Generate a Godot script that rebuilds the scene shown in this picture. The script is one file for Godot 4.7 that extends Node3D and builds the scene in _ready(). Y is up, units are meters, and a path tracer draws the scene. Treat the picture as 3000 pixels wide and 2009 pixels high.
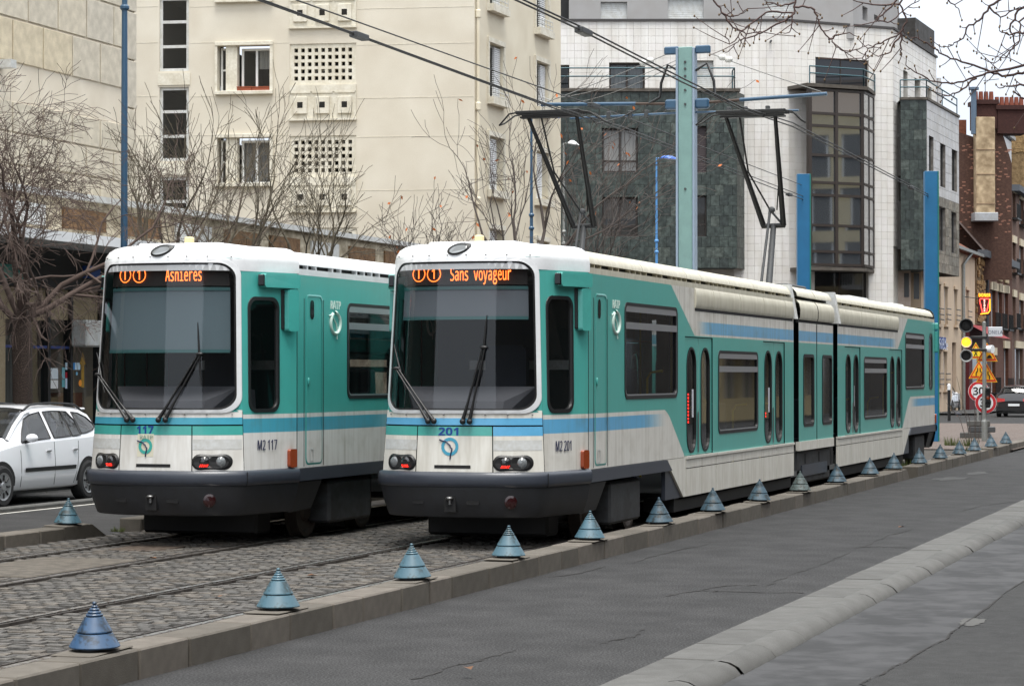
extends Node3D
# A tram terminus street: two trams side by side, cone bollards on a kerb, apartment blocks behind.
# World axes: the tracks run along -z, x grows to the right of them, y is up, metres.

const FOCAL := 7000.0
const EYE := Vector3(0, 1.9, 0)
const YAW := 18.41039
const PITCH := 0.78163
var cam_basis: Basis
var M := {}
var rng := RandomNumberGenerator.new()
var used_names := {}

# ---------------------------------------------------------------- pixel directions to places
func ray(px: float, py: float) -> Vector3:
	return cam_basis * Vector3((px - 1500.0) / FOCAL, (1004.5 - py) / FOCAL, -1.0)
func on_ground(px: float, py: float, h := 0.0) -> Vector3:
	var r := ray(px, py)
	return EYE + r * ((h - EYE.y) / r.y)
func on_x(px: float, py: float, x: float) -> Vector3:
	var r := ray(px, py)
	return EYE + r * (x / r.x)
func on_z(px: float, py: float, z: float) -> Vector3:
	var r := ray(px, py)
	return EYE + r * (z / r.z)
func at_depth(px: float, py: float, d: float) -> Vector3:
	return EYE + ray(px, py) * d

# ---------------------------------------------------------------- mesh builder
class B:
	var v := PackedVector3Array()
	var n := PackedVector3Array()
	var uv := PackedVector2Array()
	var c := PackedColorArray()
	var col := Color(1, 1, 1)
	func tri(a: Vector3, b: Vector3, d: Vector3) -> void:
		var f := (a - d).cross(a - b).normalized()
		for p in [a, b, d]:
			v.append(p); n.append(f); uv.append(Vector2.ZERO); c.append(col)
	func stri(a: Vector3, b: Vector3, d: Vector3, na: Vector3, nb: Vector3, nd: Vector3, ua := Vector2.ZERO, ub := Vector2.ZERO, ud := Vector2.ZERO) -> void:
		if (a - d).cross(a - b).dot(na + nb + nd) < 0.0:
			var t := b; b = d; d = t
			t = nb; nb = nd; nd = t
			var u := ub; ub = ud; ud = u
		v.append(a); v.append(b); v.append(d)
		n.append(na); n.append(nb); n.append(nd)
		uv.append(ua); uv.append(ub); uv.append(ud)
		c.append(col); c.append(col); c.append(col)
	func quad(a: Vector3, b: Vector3, d: Vector3, e: Vector3) -> void:
		tri(a, b, d); tri(a, d, e)
	func quad_uv(a: Vector3, b: Vector3, d: Vector3, e: Vector3, ua: Vector2, ub: Vector2, ud: Vector2, ue: Vector2) -> void:
		var f := (a - d).cross(a - b).normalized()
		stri(a, b, d, f, f, f, ua, ub, ud)
		stri(a, d, e, f, f, f, ua, ud, ue)
	func box(lo: Vector3, hi: Vector3, cut := 0.0) -> void:
		obox(Transform3D(Basis.IDENTITY, (lo + hi) / 2.0), hi - lo, cut)
	func obox(t: Transform3D, size: Vector3, cut := 0.0) -> void:
		var s := size / 2.0
		if cut <= 0.0:
			var p := []
			for k in 8:
				p.append(t * Vector3(s.x if k & 1 else -s.x, s.y if k & 2 else -s.y, s.z if k & 4 else -s.z))
			for q in [[0, 1, 3, 2], [4, 6, 7, 5], [0, 4, 5, 1], [2, 3, 7, 6], [0, 2, 6, 4], [1, 5, 7, 3]]:
				quad(p[q[0]], p[q[1]], p[q[2]], p[q[3]])
			return
		var i := s - Vector3.ONE * minf(cut, minf(s.x, minf(s.y, s.z)) * 0.95)
		var ax := [Vector3.RIGHT, Vector3.UP, Vector3.BACK]
		for a in 3:
			var b := (a + 1) % 3
			var d := (a + 2) % 3
			for g in [-1.0, 1.0]:
				var o: Vector3 = ax[a] * s[a] * g
				var u: Vector3 = ax[b] * i[b]
				var w: Vector3 = ax[d] * i[d]
				quad(t * (o - u - w), t * (o + u - w), t * (o + u + w), t * (o - u + w))
				for g2 in [-1.0, 1.0]:
					var e1: Vector3 = ax[a] * s[a] * g + ax[b] * i[b] * g2
					var e2: Vector3 = ax[a] * i[a] * g + ax[b] * s[b] * g2
					quad(t * (e1 - w), t * (e1 + w), t * (e2 + w), t * (e2 - w))
		for k in 8:
			var g := Vector3(1 if k & 1 else -1, 1 if k & 2 else -1, 1 if k & 4 else -1)
			tri(t * (g * Vector3(s.x, i.y, i.z)), t * (g * Vector3(i.x, s.y, i.z)), t * (g * Vector3(i.x, i.y, s.z)))
	func tube(pts: Array, radii, sides := 6, caps := false) -> void:
		var m := pts.size()
		if m < 2:
			return
		var d0: Vector3 = (pts[1] - pts[0]).normalized()
		var up: Vector3 = d0.cross(Vector3.UP if absf(d0.y) < 0.9 else Vector3.RIGHT).normalized()
		var prev := []
		var prevn := []
		for k in m:
			var a: Vector3 = pts[maxi(k - 1, 0)]
			var b: Vector3 = pts[mini(k + 1, m - 1)]
			var d := (b - a).normalized()
			up = (up - d * up.dot(d)).normalized()
			var sd := d.cross(up)
			var r: float = radii[k] if radii is Array else radii
			var ring := []
			var rn := []
			for j in sides:
				var t := TAU * j / sides
				var o := up * cos(t) + sd * sin(t)
				rn.append(o)
				ring.append(pts[k] + o * r)
			if k > 0:
				for j in sides:
					var q := (j + 1) % sides
					stri(prev[j], prev[q], ring[q], prevn[j], prevn[q], rn[q])
					stri(prev[j], ring[q], ring[j], prevn[j], rn[q], rn[j])
			if caps and (k == 0 or k == m - 1):
				for j in range(1, sides - 1):
					tri(ring[0], ring[j], ring[j + 1])
			prev = ring
			prevn = rn
	func cyl(a: Vector3, b: Vector3, r: float, sides := 12) -> void:
		tube([a, b], r, sides, true)
	func lathe(o: Vector3, profile: Array, segs := 20, smooth := true, axis := Vector3.UP) -> void:
		var x := axis.cross(Vector3.UP if absf(axis.y) < 0.9 else Vector3.RIGHT).normalized()
		var z := axis.cross(x)
		for k in profile.size() - 1:
			var p: Vector2 = profile[k]
			var q: Vector2 = profile[k + 1]
			var dd := (q - p)
			if dd.length() < 1e-6:
				continue
			var nn := Vector2(dd.y, -dd.x).normalized()
			for j in segs:
				var t0 := TAU * j / segs
				var t1 := TAU * (j + 1) / segs
				var d0 := x * cos(t0) + z * sin(t0)
				var d1 := x * cos(t1) + z * sin(t1)
				var n0 := d0 * nn.x + axis * nn.y
				var n1 := d1 * nn.x + axis * nn.y
				if not smooth:
					n0 = (n0 + n1).normalized(); n1 = n0
				var a := o + d0 * p.x + axis * p.y
				var b := o + d1 * p.x + axis * p.y
				var e := o + d1 * q.x + axis * q.y
				var f := o + d0 * q.x + axis * q.y
				if p.x > 1e-5:
					stri(a, b, e, n0, n1, n1)
				if q.x > 1e-5:
					stri(a, e, f, n0, n1, n0)
	func ball(o: Vector3, r: Vector3, seg := 12, rows := 8) -> void:
		for i in rows:
			for j in seg:
				var q := []
				for k in [[0, 0], [1, 0], [1, 1], [0, 1]]:
					var la: float = PI * (i + k[0]) / rows - PI / 2
					var lo: float = TAU * (j + k[1]) / seg
					q.append(Vector3(cos(la) * cos(lo), sin(la), cos(la) * sin(lo)))
				var w := func(u): return o + u * r
				var nn := func(u): return (u / r).normalized()
				if i < rows - 1:
					stri(w.call(q[0]), w.call(q[1]), w.call(q[2]), nn.call(q[0]), nn.call(q[1]), nn.call(q[2]))
				if i > 0:
					stri(w.call(q[0]), w.call(q[2]), w.call(q[3]), nn.call(q[0]), nn.call(q[2]), nn.call(q[3]))
	func sheet(rows: Array, uvs := []) -> void:  # smooth surface through rows of points
		var h := rows.size()
		var w: int = rows[0].size()
		var nr := []
		for i in h:
			var r := []
			for j in w:
				var dx: Vector3 = rows[i][mini(j + 1, w - 1)] - rows[i][maxi(j - 1, 0)]
				var dy: Vector3 = rows[mini(i + 1, h - 1)][j] - rows[maxi(i - 1, 0)][j]
				r.append(dx.cross(dy).normalized())
			nr.append(r)
		for i in h - 1:
			for j in w - 1:
				var ua := Vector2.ZERO; var ub := ua; var ud := ua; var ue := ua
				if uvs.size():
					ua = uvs[i][j]; ub = uvs[i][j + 1]; ud = uvs[i + 1][j + 1]; ue = uvs[i + 1][j]
				stri(rows[i][j], rows[i][j + 1], rows[i + 1][j + 1], nr[i][j], nr[i][j + 1], nr[i + 1][j + 1], ua, ub, ud)
				stri(rows[i][j], rows[i + 1][j + 1], rows[i + 1][j], nr[i][j], nr[i + 1][j + 1], nr[i + 1][j], ua, ud, ue)
	func prism(poly: PackedVector2Array, f0: Callable, f1: Callable) -> void:  # polygon mapped to two faces, joined by sides
		var ix := Geometry2D.triangulate_polygon(poly)
		for k in range(0, ix.size(), 3):
			tri(f0.call(poly[ix[k]]), f0.call(poly[ix[k + 1]]), f0.call(poly[ix[k + 2]]))
			tri(f1.call(poly[ix[k]]), f1.call(poly[ix[k + 2]]), f1.call(poly[ix[k + 1]]))
		for k in poly.size():
			var q := (k + 1) % poly.size()
			quad(f0.call(poly[k]), f0.call(poly[q]), f1.call(poly[q]), f1.call(poly[k]))
	func face(poly: PackedVector2Array, f: Callable) -> void:
		var ix := Geometry2D.triangulate_polygon(poly)
		for k in range(0, ix.size(), 3):
			tri(f.call(poly[ix[k]]), f.call(poly[ix[k + 1]]), f.call(poly[ix[k + 2]]))
	func mesh() -> ArrayMesh:
		var a := []
		a.resize(Mesh.ARRAY_MAX)
		a[Mesh.ARRAY_VERTEX] = v
		a[Mesh.ARRAY_NORMAL] = n
		a[Mesh.ARRAY_TEX_UV] = uv
		a[Mesh.ARRAY_COLOR] = c
		var m := ArrayMesh.new()
		if v.size():
			m.add_surface_from_arrays(Mesh.PRIMITIVE_TRIANGLES, a)
		return m

func round_rect(x0: float, x1: float, y0: float, y1: float, r: float, seg := 5) -> PackedVector2Array:
	var p := PackedVector2Array()
	r = minf(r, minf(x1 - x0, y1 - y0) * 0.499)
	for q in [[x1 - r, y1 - r, 0.0], [x0 + r, y1 - r, 90.0], [x0 + r, y0 + r, 180.0], [x1 - r, y0 + r, 270.0]]:
		for k in seg + 1:
			var a := deg_to_rad(q[2] + 90.0 * k / seg)
			p.append(Vector2(q[0] + r * cos(a), q[1] + r * sin(a)))
	return p
func rect(x0: float, x1: float, y0: float, y1: float) -> PackedVector2Array:
	return PackedVector2Array([Vector2(x0, y0), Vector2(x1, y0), Vector2(x1, y1), Vector2(x0, y1)])
# a cell with a rounded hole: strip between the hole outline and the cell's rectangle
func holed(b: B, cell: Rect2, hole: PackedVector2Array, f: Callable, uvf = null) -> void:
	var ctr := Vector2.ZERO
	for p in hole:
		ctr += p
	ctr /= hole.size()
	var angles := []
	for p in hole:
		angles.append((p - ctr).angle())
	var corners := [cell.position, cell.position + Vector2(cell.size.x, 0), cell.end, cell.position + Vector2(0, cell.size.y)]
	var prs := []
	for p in hole:
		prs.append([fposmod((p - ctr).angle(), TAU), p, edge_of(cell, ctr, (p - ctr))])
	for q in corners:
		var a := fposmod((q - ctr).angle(), TAU)
		var best: Vector2 = hole[0]
		for k in hole.size():  # where the ray to the corner crosses the hole outline
			var hit = Geometry2D.segment_intersects_segment(ctr, q, hole[k], hole[(k + 1) % hole.size()])
			if hit != null:
				best = hit
		prs.append([a, best, q])
	prs.sort_custom(func(x, y): return x[0] < y[0])
	for k in prs.size():
		var p = prs[k]
		var q = prs[(k + 1) % prs.size()]
		if uvf != null:
			b.quad_uv(f.call(p[1]), f.call(p[2]), f.call(q[2]), f.call(q[1]), uvf.call(p[1]), uvf.call(p[2]), uvf.call(q[2]), uvf.call(q[1]))
		else:
			b.quad(f.call(p[1]), f.call(p[2]), f.call(q[2]), f.call(q[1]))
func edge_of(cell: Rect2, o: Vector2, d: Vector2) -> Vector2:
	var t := INF
	if d.x > 1e-9: t = minf(t, (cell.end.x - o.x) / d.x)
	elif d.x < -1e-9: t = minf(t, (cell.position.x - o.x) / d.x)
	if d.y > 1e-9: t = minf(t, (cell.end.y - o.y) / d.y)
	elif d.y < -1e-9: t = minf(t, (cell.position.y - o.y) / d.y)
	return o + d * t
func ring_strip(b: B, a: PackedVector2Array, c: PackedVector2Array, fa: Callable, fc: Callable) -> void:
	for k in a.size():
		var q := (k + 1) % a.size()
		b.quad(fa.call(a[k]), fa.call(a[q]), fc.call(c[q]), fc.call(c[k]))

# ---------------------------------------------------------------- nodes
func numbered(called: String) -> String:
	used_names[called] = used_names.get(called, -1) + 1
	return called if used_names[called] == 0 else "%s_%03d" % [called, used_names[called]]
func thing(called: String, label: String, category: String, group := "", at := Vector3.ZERO, turn := 0.0) -> Node3D:
	var o := Node3D.new()
	o.name = numbered(called)
	add_child(o)
	o.position = at
	o.rotation.y = turn
	tag(o, label, category, group)
	return o
func tag(o: Node, label: String, category := "", group := "") -> void:
	o.set_meta("label", label)
	if category: o.set_meta("category", category)
	if group: o.set_meta("group", group)
func obj(called: String, b, m: Material, parent: Node = self) -> MeshInstance3D:
	var o := MeshInstance3D.new()
	o.name = numbered(called) if parent == self else called
	o.mesh = b.mesh() if b is B else b
	o.material_override = m
	parent.add_child(o, true)
	return o
func struct(called: String, b, m: Material) -> MeshInstance3D:
	var o := obj(called, b, m)
	o.set_meta("kind", "structure")
	return o
func stuff(o: Node) -> Node:
	o.set_meta("kind", "stuff")
	return o
func text(called: String, s: String, size: float, m: Material, parent: Node, t: Transform3D, font := "Droid Sans", weight := 700, wide := 1.0, depth := 0.004) -> MeshInstance3D:
	var f := SystemFont.new()
	f.font_names = PackedStringArray([font])
	f.font_weight = weight
	var tm := TextMesh.new()
	tm.text = s
	tm.font = f
	tm.font_size = 64
	tm.pixel_size = size / 64.0
	tm.depth = depth
	tm.curve_step = 1.0
	var o := MeshInstance3D.new()
	o.name = called
	o.mesh = tm
	o.material_override = m
	o.transform = t * Transform3D(Basis.from_scale(Vector3(wide, 1, 1)), Vector3.ZERO)
	parent.add_child(o, true)
	return o

# ---------------------------------------------------------------- materials
func S(r: float, g: float, b: float, a := 1.0) -> Color:
	return Color(r / 255.0, g / 255.0, b / 255.0, a)
func lin(c: Color) -> Color:
	return c.srgb_to_linear()
func mat(color: Color, rough := 0.7, opts := {}) -> StandardMaterial3D:
	var m := StandardMaterial3D.new()
	m.albedo_color = color
	m.roughness = rough
	m.metallic_specular = opts.get("spec", 0.5)
	m.metallic = opts.get("metal", 0.0)
	if opts.has("coat"):
		m.clearcoat_enabled = true
		m.clearcoat = opts.coat
		m.clearcoat_roughness = opts.get("coat_rough", 0.08)
	if opts.get("vc", false):
		m.vertex_color_use_as_albedo = true
	if opts.has("tex"):
		m.albedo_texture = opts.tex
		m.uv1_triplanar = opts.get("tri", true)
		m.uv1_world_triplanar = m.uv1_triplanar
		m.uv1_scale = Vector3.ONE * opts.get("scale", 1.0)
		m.uv1_triplanar_sharpness = 4.0
	if opts.has("bump"):
		m.heightmap_enabled = true
		m.heightmap_texture = opts.bump
		m.heightmap_scale = opts.get("bump_scale", 0.5)
	if opts.has("glow"):
		m.emission_enabled = true
		m.emission = opts.glow
		m.emission_energy_multiplier = opts.get("glow_energy", 1.0)
	if color.a < 1.0:
		m.transparency = BaseMaterial3D.TRANSPARENCY_ALPHA
	return m
# a seamless picture: layers of [frequency, weight, seed], mixed between two colours, with specks
func tex(size: int, layers: Array, c0: Color, c1: Color, contrast := 1.0, specks := 0.0, sd := 1, bias := 0.0) -> ImageTexture:
	var sum := PackedFloat32Array()
	sum.resize(size * size)
	var total := 0.0
	for l in layers:
		var f := FastNoiseLite.new()
		f.seed = l[2]
		f.frequency = l[0]
		f.noise_type = FastNoiseLite.TYPE_SIMPLEX_SMOOTH
		f.fractal_octaves = l[3] if l.size() > 3 else 3
		var stretch: int = l[4] if l.size() > 4 else 1
		var im := f.get_seamless_image(size, size / stretch)
		if stretch > 1: im.resize(size, size, Image.INTERPOLATE_CUBIC)
		im.convert(Image.FORMAT_L8)
		var d := im.get_data()
		total += l[1]
		for k in d.size():
			sum[k] += d[k] * l[1] / 255.0
	var r := RandomNumberGenerator.new()
	r.seed = sd
	var bytes := PackedByteArray()
	bytes.resize(size * size * 3)
	for k in sum.size():
		var t := clampf((sum[k] / total - 0.5) * contrast + 0.5 + bias, 0.0, 1.0)
		if specks > 0.0:
			t = clampf(t + (r.randf() - 0.5) * specks, 0.0, 1.0)
		bytes[k * 3] = int(lerpf(c0.r, c1.r, t) * 255.0)
		bytes[k * 3 + 1] = int(lerpf(c0.g, c1.g, t) * 255.0)
		bytes[k * 3 + 2] = int(lerpf(c0.b, c1.b, t) * 255.0)
	return ImageTexture.create_from_image(Image.create_from_data(size, size, false, Image.FORMAT_RGB8, bytes))
# ---------------------------------------------------------------- upright planes of buildings
class Fac:
	var o: Vector3
	var u: Vector3
	var n: Vector3
	func _init(origin: Vector3, dir: Vector3, toward: Vector3) -> void:
		o = Vector3(origin.x, 0, origin.z)
		u = Vector3(dir.x, 0, dir.z).normalized()
		n = u.cross(Vector3.UP).normalized()
		if n.dot(toward - o) < 0.0:
			n = -n
	func pt(x: float, h: float, d := 0.0) -> Vector3:
		return o + u * x + Vector3.UP * h + n * d
	func box(b, x0: float, x1: float, h0: float, h1: float, d0: float, d1: float) -> void:
		b.obox(Transform3D(Basis(u, Vector3.UP, u.cross(Vector3.UP)), pt((x0 + x1) / 2, (h0 + h1) / 2, (d0 + d1) / 2)), Vector3(absf(x1 - x0), absf(h1 - h0), absf(d1 - d0)))
	func cbox(b, x0: float, x1: float, h0: float, h1: float, d0: float, d1: float, cut: float) -> void:
		b.obox(Transform3D(Basis(u, Vector3.UP, u.cross(Vector3.UP)), pt((x0 + x1) / 2, (h0 + h1) / 2, (d0 + d1) / 2)), Vector3(absf(x1 - x0), absf(h1 - h0), absf(d1 - d0)), cut)
	func rect(b, x0: float, x1: float, h0: float, h1: float, d: float) -> void:
		b.quad(pt(x0, h0, d), pt(x1, h0, d), pt(x1, h1, d), pt(x0, h1, d))
func fpx(f: Fac, px: float, py: float, d := 0.0) -> Vector2:  # pixel to (along, height) on the plane, d metres proud of it
	var r := ray(px, py)
	var t := f.n.dot(f.o + f.n * d - EYE) / f.n.dot(r)
	var p := EYE + r * t
	return Vector2((p - f.o).dot(f.u), p.y)
func frect(f: Fac, x0: float, y0: float, x1: float, y1: float, d := 0.0) -> Rect2:  # pixel box to a rectangle on the plane
	var m := fpx(f, (x0 + x1) / 2, (y0 + y1) / 2, d)
	var a := fpx(f, x0, (y0 + y1) / 2, d).x
	var c := fpx(f, x1, (y0 + y1) / 2, d).x
	var lo := fpx(f, (x0 + x1) / 2, y1, d).y
	var hi := fpx(f, (x0 + x1) / 2, y0, d).y
	return Rect2(minf(a, c), lo, absf(c - a), hi - lo)
# a wall with rectangular openings and their reveals
func wall(b: B, f: Fac, x0: float, x1: float, h0: float, h1: float, holes: Array, depth := 0.25, d := 0.0) -> void:
	var xs := [x0, x1]
	var hs := [h0, h1]
	for r in holes:
		for x in [r.position.x, r.end.x]:
			if x > x0 and x < x1: xs.append(x)
		for h in [r.position.y, r.end.y]:
			if h > h0 and h < h1: hs.append(h)
	xs.sort()
	hs.sort()
	for i in xs.size() - 1:
		for j in hs.size() - 1:
			if xs[i + 1] - xs[i] < 1e-4 or hs[j + 1] - hs[j] < 1e-4:
				continue
			var m := Vector2((xs[i] + xs[i + 1]) / 2, (hs[j] + hs[j + 1]) / 2)
			var open := false
			for r in holes:
				if r.has_point(m): open = true
			if not open:
				f.rect(b, xs[i], xs[i + 1], hs[j], hs[j + 1], d)
	for r in holes:
		if r.end.x < x0 or r.position.x > x1: continue
		var a: Vector2 = r.position
		var e: Vector2 = r.end
		var q := [Vector2(a.x, a.y), Vector2(e.x, a.y), Vector2(e.x, e.y), Vector2(a.x, e.y)]
		for k in 4:
			var p: Vector2 = q[k]
			var w: Vector2 = q[(k + 1) % 4]
			b.quad(f.pt(p.x, p.y, d), f.pt(w.x, w.y, d), f.pt(w.x, w.y, d - depth), f.pt(p.x, p.y, d - depth))
# a window set back in an opening: frame, panes, and the room behind it
func window(parent: Node, f: Fac, r: Rect2, d: float, frame_m: Material, cols: int, opts := {}) -> Node3D:
	var fw: float = opts.get("fw", 0.06)
	var b := B.new()
	var a := r.position
	var e := r.end
	f.box(b, a.x, a.x + fw, a.y, e.y, d - 0.06, d)
	f.box(b, e.x - fw, e.x, a.y, e.y, d - 0.06, d)
	f.box(b, a.x + fw, e.x - fw, a.y, a.y + fw, d - 0.06, d)
	f.box(b, a.x + fw, e.x - fw, e.y - fw, e.y, d - 0.06, d)
	var w := (e.x - a.x - fw) / cols
	for k in range(1, cols):
		f.box(b, a.x + w * k, a.x + w * k + fw, a.y + fw, e.y - fw, d - 0.06, d - 0.005)
	for y in opts.get("bars", []):
		var hh: float = lerpf(a.y, e.y, y)
		f.box(b, a.x + fw, e.x - fw, hh - fw / 2, hh + fw / 2, d - 0.06, d - 0.008)
	var o := obj("window", b, frame_m, parent)
	for k in cols:
		var g := B.new()
		f.rect(g, a.x + fw + w * k, a.x + w * (k + 1), a.y + fw, e.y - fw, d - 0.03)
		obj("pane", g, opts.get("glass", M.glass), o)
	var room := B.new()
	var back: float = opts.get("back", 2.6)
	f.rect(room, a.x, e.x, a.y, e.y, d - back)
	for q in [[a.x, a.x, a.y, e.y], [e.x, e.x, a.y, e.y]]:
		room.quad(f.pt(q[0], q[2], d - back), f.pt(q[0], q[3], d - back), f.pt(q[0], q[3], d - 0.07), f.pt(q[0], q[2], d - 0.07))
	for h in [a.y, e.y]:
		room.quad(f.pt(a.x, h, d - back), f.pt(e.x, h, d - back), f.pt(e.x, h, d - 0.07), f.pt(a.x, h, d - 0.07))
	obj("room", room, opts.get("room", M.room), o)
	if opts.has("curtain"):
		var cb := B.new()
		var spans: Array = opts.get("spans", [[0.0, 1.0, 0.0]])
		for s in spans:  # from, to across the opening, lower edge as a share of its height
			var nn := 24
			for k in nn:
				var t0 := lerpf(s[0], s[1], float(k) / nn)
				var t1 := lerpf(s[0], s[1], float(k + 1) / nn)
				var z0 := d - 0.14 + 0.03 * sin(k * 1.9)
				var z1 := d - 0.14 + 0.03 * sin((k + 1) * 1.9)
				var y0 := lerpf(a.y, e.y, s[2]) + 0.02
				cb.quad(f.pt(lerpf(a.x, e.x, t0), y0, z0), f.pt(lerpf(a.x, e.x, t1), y0, z1), f.pt(lerpf(a.x, e.x, t1), e.y - 0.02, z1), f.pt(lerpf(a.x, e.x, t0), e.y - 0.02, z0))
		obj("curtain", cb, opts.curtain, o)
	return o
func shutter(parent: Node, f: Fac, r: Rect2, d: float, m: Material, step := 0.05) -> void:  # roller shutter of slats
	var b := B.new()
	var h := r.position.y
	while h < r.end.y - 0.005:
		var t := minf(h + step, r.end.y)
		b.quad(f.pt(r.position.x, h, d), f.pt(r.end.x, h, d), f.pt(r.end.x, t, d - 0.012), f.pt(r.position.x, t, d - 0.012))
		b.quad(f.pt(r.position.x, t, d - 0.012), f.pt(r.end.x, t, d - 0.012), f.pt(r.end.x, t, d), f.pt(r.position.x, t, d))
		h += step
	obj("shutter", b, m, parent)
# square pieces of cladding laid in courses; the 300 that show largest are parts, the rest one sheet of pieces
func cladding(parent: Node, called: String, f: Fac, x0: float, x1: float, h0: float, h1: float, holes: Array, pw: float, ph: float, d: float, mats: Array, singles: int, offset := 0.0, gap := 0.012, thick := 0.03) -> int:
	var nx := maxi(1, int(round((x1 - x0) / pw)))
	var nh := maxi(1, int(round((h1 - h0) / ph)))
	var w := (x1 - x0) / nx
	var hh := (h1 - h0) / nh
	var shared := B.new()
	shared.obox(Transform3D(Basis(f.u, Vector3.UP, f.u.cross(Vector3.UP)), Vector3.ZERO), Vector3(w - gap, hh - gap, thick), 0.004)
	var piece := shared.mesh()
	var rest := []
	for m in mats: rest.append(B.new())
	var made := 0
	for j in nh:
		var sh := offset * w * (j % 2)
		for i in range(0, nx + (1 if sh > 0.0 else 0)):
			var a := x0 + i * w - sh
			var e := a + w
			a = maxf(a, x0)
			e = minf(e, x1)
			var lo := h0 + j * hh
			var hi := lo + hh
			if e - a < 0.03: continue
			var spans := [[a, e, lo, hi]]
			for r in holes:  # cut the piece where an opening takes its place
				var nxt := []
				for s in spans:
					if s[1] <= r.position.x or s[0] >= r.end.x or s[3] <= r.position.y or s[2] >= r.end.y:
						nxt.append(s); continue
					if s[0] < r.position.x: nxt.append([s[0], r.position.x, s[2], s[3]])
					if s[1] > r.end.x: nxt.append([r.end.x, s[1], s[2], s[3]])
					var m0 := maxf(s[0], r.position.x)
					var m1 := minf(s[1], r.end.x)
					if s[2] < r.position.y: nxt.append([m0, m1, s[2], r.position.y])
					if s[3] > r.end.y: nxt.append([m0, m1, r.end.y, s[3]])
				spans = nxt
			for s in spans:
				if s[1] - s[0] < 0.03 or s[3] - s[2] < 0.03: continue
				var k := rng.randi() % mats.size()
				var whole: bool = absf(s[1] - s[0] - w) < 1e-4 and absf(s[3] - s[2] - hh) < 1e-4
				if made < singles and whole:
					var o := MeshInstance3D.new()
					o.name = called
					o.mesh = piece
					o.material_override = mats[k]
					parent.add_child(o, true)
					o.position = f.pt((s[0] + s[1]) / 2, (s[2] + s[3]) / 2, d + thick / 2 + rng.randf() * 0.003)
					made += 1
				else:
					f.cbox(rest[k], s[0] + gap / 2, s[1] - gap / 2, s[2] + gap / 2, s[3] - gap / 2, d, d + thick, 0.004)
	for k in mats.size():
		if rest[k].v.size():
			stuff(obj(called + "s", rest[k], mats[k], parent))
	return made
func railing(parent: Node, pts: Array, h: float, m: Material, every := 1.6) -> void:  # posts and two rails along a line of points
	var b := B.new()
	for k in pts.size() - 1:
		var a: Vector3 = pts[k]
		var e: Vector3 = pts[k + 1]
		for y in [h, h * 0.6]:
			b.tube([a + Vector3.UP * y, e + Vector3.UP * y], 0.035, 6, true)
		var nn := maxi(1, int((e - a).length() / every))
		for i in nn + 1:
			var p := a.lerp(e, float(i) / nn)
			b.tube([p, p + Vector3.UP * h], 0.03, 5, true)
	obj("railing", b, m, parent)
# ---------------------------------------------------------------- trams
const TL := 28.3  # from the corner line of one cab to the other
func nose_w(h: float) -> float:
	return lerpf(0.945, 0.905, clampf((h - 0.85) / 0.7, 0, 1)) if h < 1.55 else lerpf(0.905, 0.845, clampf((h - 1.55) / 1.55, 0, 1))
func nose_c(h: float) -> float:
	return lerpf(0.03, 0.07, clampf((h - 0.85) / 0.7, 0, 1)) if h < 1.55 else lerpf(0.07, 0.16, clampf((h - 1.55) / 1.55, 0, 1))
func nose_s(v: float, h: float) -> float:
	return nose_c(h) - 0.32 * (1.0 - pow(minf(absf(v) / nose_w(h), 1.0), 3.0))
func tp(v: float, h: float, s: float, flip: bool) -> Vector3:
	return Vector3(-v, h, s - TL) if flip else Vector3(v, h, -s)
func front_px(px: float, py: float, xc: float, z0: float, d := 0.0) -> Vector2:  # pixel to (across, height) on the curved cab front
	var s := 0.0
	var p := Vector3.ZERO
	for k in 6:
		p = on_z(px, py, z0 - s)
		s = nose_s(p.x - xc, p.y) - d
	return Vector2(p.x - xc, p.y)

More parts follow.
